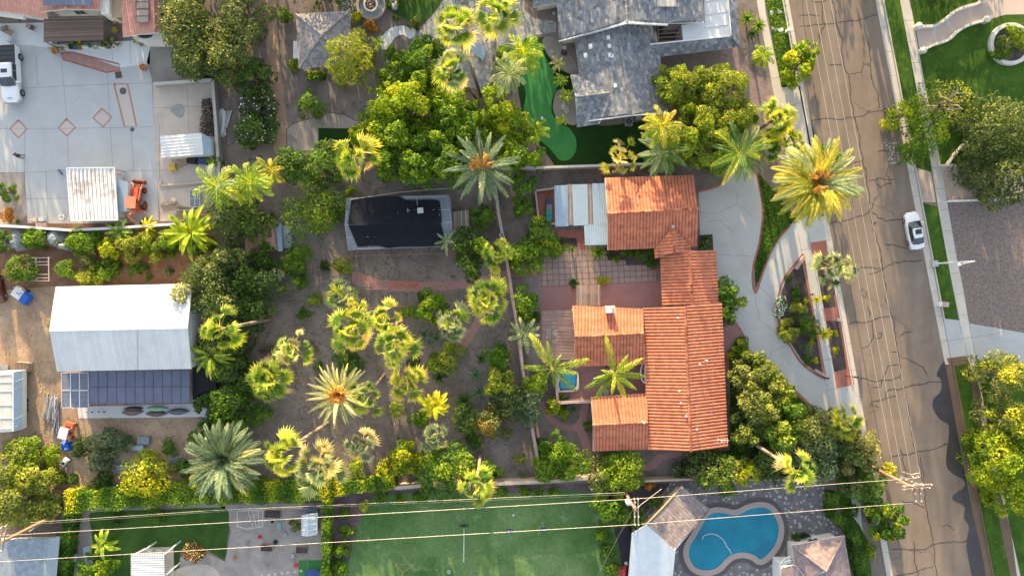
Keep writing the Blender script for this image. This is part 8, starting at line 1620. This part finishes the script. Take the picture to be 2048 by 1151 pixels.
hedge('narrow upright hedge between the gravel yard and the lawn shrubs',[(653,990),(651,1080),(649,1180)],1.1,1.9,'citrus',dens=1.4); hedge('dark hedge between the flat grey roof and the soil path',[(138,1015),(128,1090),(116,1180)],1.5,1.9,'green',dens=1.4); hedge('clipped hedge bordering the upper right of the pool deck',[(1668,985),(1664,1030),(1690,1045),(1716,1080),(1728,1180)],1.3,1.4,'green',dens=1.3)
T('hanging pink and green bush below the long hedge over the dark lawn',310,1030,18,'green',2,'shrub'); T('low green bush on the dark lawn edge',232,1040,12,'dark',1,'shrub')
banana('banana plant with bright leaves at the left of the dark lawn',200,1092,26,3,'queen',11,wl=.13); T('lime bush at the bottom left of the lawn',208,1138,22,'lime',2,'shrub'); T('green bush at the bottom edge beside the lime one',165,1145,24,'citrus',1.8,'shrub'); T('bush covered with orange flowers by the round patio',387,1106,24,'dark',1.8,'flower_bush',ry=17,flowers=('flower',.35)); T('dark low plant right of the white bench box',180,1110,10,'citrus',1,'shrub')
boxy('long narrow white bench with grey openings on the soil path',174,1112,(.7,2.4,.45),8,METAL,'bench','bench',METALB,slats=4)
for x,y,r,lb in ((690,1028,11,'topmost shrub in the mulch strip left of the lawn'),(691,1062,15,'second shrub in the mulch strip left of the lawn'),(682,1096,18,'third and largest shrub in the mulch strip left of the lawn'),(678,1138,18,'lowest shrub in the mulch strip left of the lawn'),(590,1052,12,'round dry bush beside the pale green hatch'),(730,1010,13,'golden shrub at the upper left corner of the lawn'),(800,1000,12,'small pale shrub on the upper lawn edge'),(760,992,13,'green shrub between the hedge end and the lawn'),(842,992,16,'green shrub under the dark lime fringed tree'),(1004,985,12,'low shrub below the tan block wall, first from the left'),(1050,982,11,'low shrub below the tan block wall, second from the left'),(1080,982,10,'low shrub below the tan block wall, third from the left'),(1108,981,11,'low shrub below the tan block wall, fourth from the left')): T(lb,x,y,r,'gold' if 'golden' in lb else ('olive' if 'dry' in lb else 'citrus'),max(.8,r * .07),'shrub',group='shrubs bordering the lawns')
# bottom middle
fan_palm('fan palm crown on the thick pale trunk leaning down left',563,906,42,16,'fan',22,base=(656,845),second=('fangold',.5),dead=.05,trunk_r=.2); fan_palm('wide pale fan palm right of the leaning trunk crown',636,932,50,7,'fanblue',34,second=('straw',.45),dead=.1,fl=.5); fan_palm('thin fan palm with brown and green leaves above the hedge',722,890,34,6,'fanblue',18,second=('straw',.3),dead=.25); T('small lime bush under the thin fan palm',714,934,17,'lime',1.8,'shrub',second=('gold',.2))
T('golden tree by the hedge end, upper crown',806,912,26,'citrus',4,second=('gold',.6),ry=30); T('golden tree by the hedge end, lower left crown',778,944,24,'gold',3.4,second=('citrus',.4)); T('golden bush right of the lower left golden crown',824,935,20,'gold',3,second=('citrus',.4))
T('large dark green tree with lime fringe above the lawn',892,946,50,'green',5.5,second=('lime',.3),dens=2.4); T('green bush right of the leaning palm above the lawn',978,944,26,'citrus',3); fan_palm('golden fan palm with a short grey trunk over the lawn edge',951,972,38,9,'fangold',20,base=(961,905),second=('fan',.35),dead=.03); fan_palm('small blue green fan palm above the dark lime fringed tree',868,874,28,4,'fanblue',22,dead=0); T('small green bush above the green one by the leaning palm',945,878,18,'green',1.6,'shrub')
T('bright green tree above the tan wall, upper crown',1115,898,30,'citrus',4.5,second=('lime',.3)); T('bright green tree above the tan wall, right crown',1140,928,32,'citrus',4.5,second=('lime',.2)); T('bright green tree above the tan wall, left crown',1092,938,26,'citrus',4,second=('lime',.3)); T('round lime tree right of the bright green one',1246,944,40,'lime',4.5,outline=.12,dens=2.4); T('sprawling olive tree left of the round lime one',1200,952,28,'olive',4,dens=1.2,bare=10)
T('small flowering bush alone on the soil near the wall foot',1040,918,13,'yelgr',1.2,'shrub',dens=1.2); rosette('grey twisted agave at the tan wall',1047,950,14,.8,'grey',26,w=.06); T('dark twiggy bush between the wall and the bright green tree',1083,888,15,'dark',1.5,'shrub')
for x,y,r,p,h,lb in ((1215,1010,30,'citrus',4,'green tree left of the transformer pole'),(1240,1030,22,'green',3.5,'dark green crown below the transformer'),(1275,1040,20,'green',3,'green crown under the crossarms of the transformer pole'),(1205,1070,15,'citrus',2.5,'green shrub along the right edge of the lawn, upper'),(1215,1105,16,'green',2.5,'green shrub along the right edge of the lawn, middle'),(1225,1140,18,'citrus',2.5,'green shrub along the right edge of the lawn, lower'),(1240,990,12,'gold',2.5,'yellow crown above the transformer')): T(lb,x,y,r,p,h)
T('pink flowering bush at the bottom edge beside the pool house',1240,1150,17,'pink',1.4,'flower_bush'); T('green bush behind the brown pool house roof corner',1312,1000,16,'dark',2,'shrub'); T('orange flowered bush above the pool house',1300,972,11,'rust',1.2,'shrub')
for x,y,r,p,h,lb in ((1350,940,14,'grey',1.5,'grey ball shrub left of the pale tree above the pool house'),(1372,935,16,'deep',2,'dark shrub left of the pale tree above the pool house'),(1420,935,40,'olive',4.5,'pale leafed tree above the right of the pool house'),(1460,955,32,'olive',4.5,'pale leafed tree above the pool'),(1492,942,28,'gold',4.5,'golden orange tree above the pool'),(1530,930,36,'deep',5,'dark tree left of the fan palm above the pool')): T(lb,x,y,r,p,h,second=('citrus',.4) if p == 'olive' else None)
fan_palm('golden fan palm on a curved pale trunk leaning over the pool deck',1594,945,38,15,'fangold',20,base=(1490,875),second=('fan',.4),dead=.05)
for x,y,r,p,h,lb in ((1632,905,46,'grey',6,'grey green wispy tree above the pool deck corner'),(1660,850,36,'olive',6,'olive tree below the end of the driveway'),(1705,905,36,'deep',6,'dark tree under the pale blossom tree'),(1735,885,34,'straw',6.5,'pale straw coloured blossom tree beside the road'),(1715,925,26,'straw',5.5,'pale blossom crown below the straw coloured tree'),(1745,968,34,'citrus',5,'yellow green tree around the foot of the right power pole'),(1710,960,24,'deep',4.5,'dark crown left of the right power pole'),(1786,942,13,'gold',4,'small golden crown at the kerb by the right power pole')): T(lb,x,y,r,p,h,outline=.35,second=('olive',.3) if p != 'gold' else None)
fan_palm('golden fan palm at the lower tip of the driveway',1690,845,36,5,'fangold',24,dead=0,second=('gold',.4)); T('round green tree with golden balls of new leaf over the bottom kerb',1772,1038,43,'green',5.5,second=('gold',.35),fr=.2,nl=40,dens=2.4); T('small lime bush left of the round green kerb tree',1740,1105,14,'lime',1.5,'shrub')
T('dark shrub at the curve of the clipped hedge by the hip roof',1712,1110,18,'dark',1.5,'shrub',ry=30); T('dark trailing plant on the pool terrace pot',1598,1075,12,'dark',1,'shrub'); pot('black round pot on the white porch by the hip roof',1611,1070,6,BLACK,'dark')
# ground cover
def cover(label,poly,n,pal,h=.18,leaf=.2,name='ground_cover',cat='ground cover'):
    rnd = rs(); P = np.array(poly,float); lo = P.min(0); hi = P.max(0); pts = []
    X = lo + rnd.rand(n * 3,2) * (hi - lo); ins = np.zeros(len(X),bool); k = len(P)
    for i in range(k):
        a,b = P[i],P[(i + 1) % k]; c = ((a[1] > X[:,1]) != (b[1] > X[:,1])) & (X[:,0] < (b[0] - a[0]) * (X[:,1] - a[1]) / (b[1] - a[1] + 1e-9) + a[0]); ins ^= c
    X = X[ins][:n]; n = len(X); Wp = np.c_[(X[:,0] - 1024) / 15,(575.5 - X[:,1]) / 15,.03 + h * rnd.rand(n)]
    N = rnd.normal(size=(n,3)) * .5 + [0,0,1]; N /= np.linalg.norm(N,axis=1)[:,None]; A = np.cross(N,rnd.normal(size=(n,3))); A /= np.linalg.norm(A,axis=1)[:,None]; B = np.cross(N,A); s = leaf * (.6 + .7 * rnd.rand(n))[:,None]
    V = np.stack([Wp - A * s / 2,Wp + B * s / 3,Wp + A * s / 2,Wp - B * s / 3],1).reshape(-1,3); m = MB(); cl = np.sin(Wp[:,0] * 1.3 + np.cos(Wp[:,1])) * .2 + .45
    m.add(V,np.arange(n * 4).reshape(-1,4),0,np.clip(cl + rnd.normal(size=n) * .2,0,1)); tag(m.build(name,LEAF[pal]),label,cat,kind='stuff')
cover('green ivy filling the island inside the circular driveway',[(1514,345),(1545,378),(1575,415),(1592,436),(1562,466),(1538,508),(1520,552),(1512,570),(1509,530),(1520,490),(1526,450),(1527,420),(1522,385)],5200,'green')
cover('dry leaves and chips scattered over the orchard soil',[(500,560),(700,500),(1010,560),(1060,800),(1075,950),(500,960)],5200,'straw',.03,.13,'leaf_litter','leaves')
cover('dark leaf litter scattered over the orchard soil',[(480,380),(690,360),(1010,380),(1060,800),(1075,950),(480,960)],6000,'deep',.03,.16,'leaf_litter','leaves')
cover('wood chips scattered over the left work yard',[(0,570),(100,580),(120,830),(420,840),(390,990),(0,990)],5200,'straw',.04,.14,'wood_chips','chips')
cover('pale fallen blossom on the road below the loose lime tree',[(1768,285),(1800,275),(1815,320),(1780,330)],130,'white',.01,.16,'blossom','petals')
cover('ivy below the driveway bend',[(1462,700),(1485,680),(1497,706),(1520,730),(1560,760),(1600,796),(1652,846),(1690,866),(1690,950),(1560,955),(1400,955),(1460,900)],16000,'green',.25)
cover('grass tufts on the narrow verge by the sidewalk',[(1520,-20),(1566,-20),(1599,170),(1563,174),(1532,0)],2600,'citrus',.1,.16,'grass','grass')
# unseen trees beyond the top edge, added for the shade they throw in
gN = 'unseen shade trees beyond the top edge'
for x,y,r,h,lb in ((-60,-90,60,9,'first'),(40,-110,60,9,'second'),(130,-130,60,9.5,'third'),(220,-110,55,9,'fourth'),(300,-100,60,9,'fifth'),(400,-100,60,10,'sixth'),(480,-120,50,10,'seventh'),(620,-90,55,9,'eighth'),(690,-130,60,9,'ninth'),(780,-110,60,10,'tenth'),(880,-140,60,9,'eleventh'),(980,-120,60,9,'twelfth'),
    (1815,-150,40,15,'thirteenth'),(1840,-240,52,20,'fourteenth'),(1815,-330,55,22,'fifteenth'),(1110,-150,66,10,'eighteenth'),(1200,-170,66,10,'nineteenth'),(1290,-180,66,11,'twentieth'),(1400,-170,60,11,'twenty first'),(1905,-110,60,11,'sixteenth'),(2010,-130,70,10,'seventeenth')):
    T(lb + ' unseen shade tree from the left beyond the top edge',x,y,r * 1.2,'deep',h * (.86 if h < 12 else 1),group=gN,dens=1.6,leaf=.5,hz=.8)
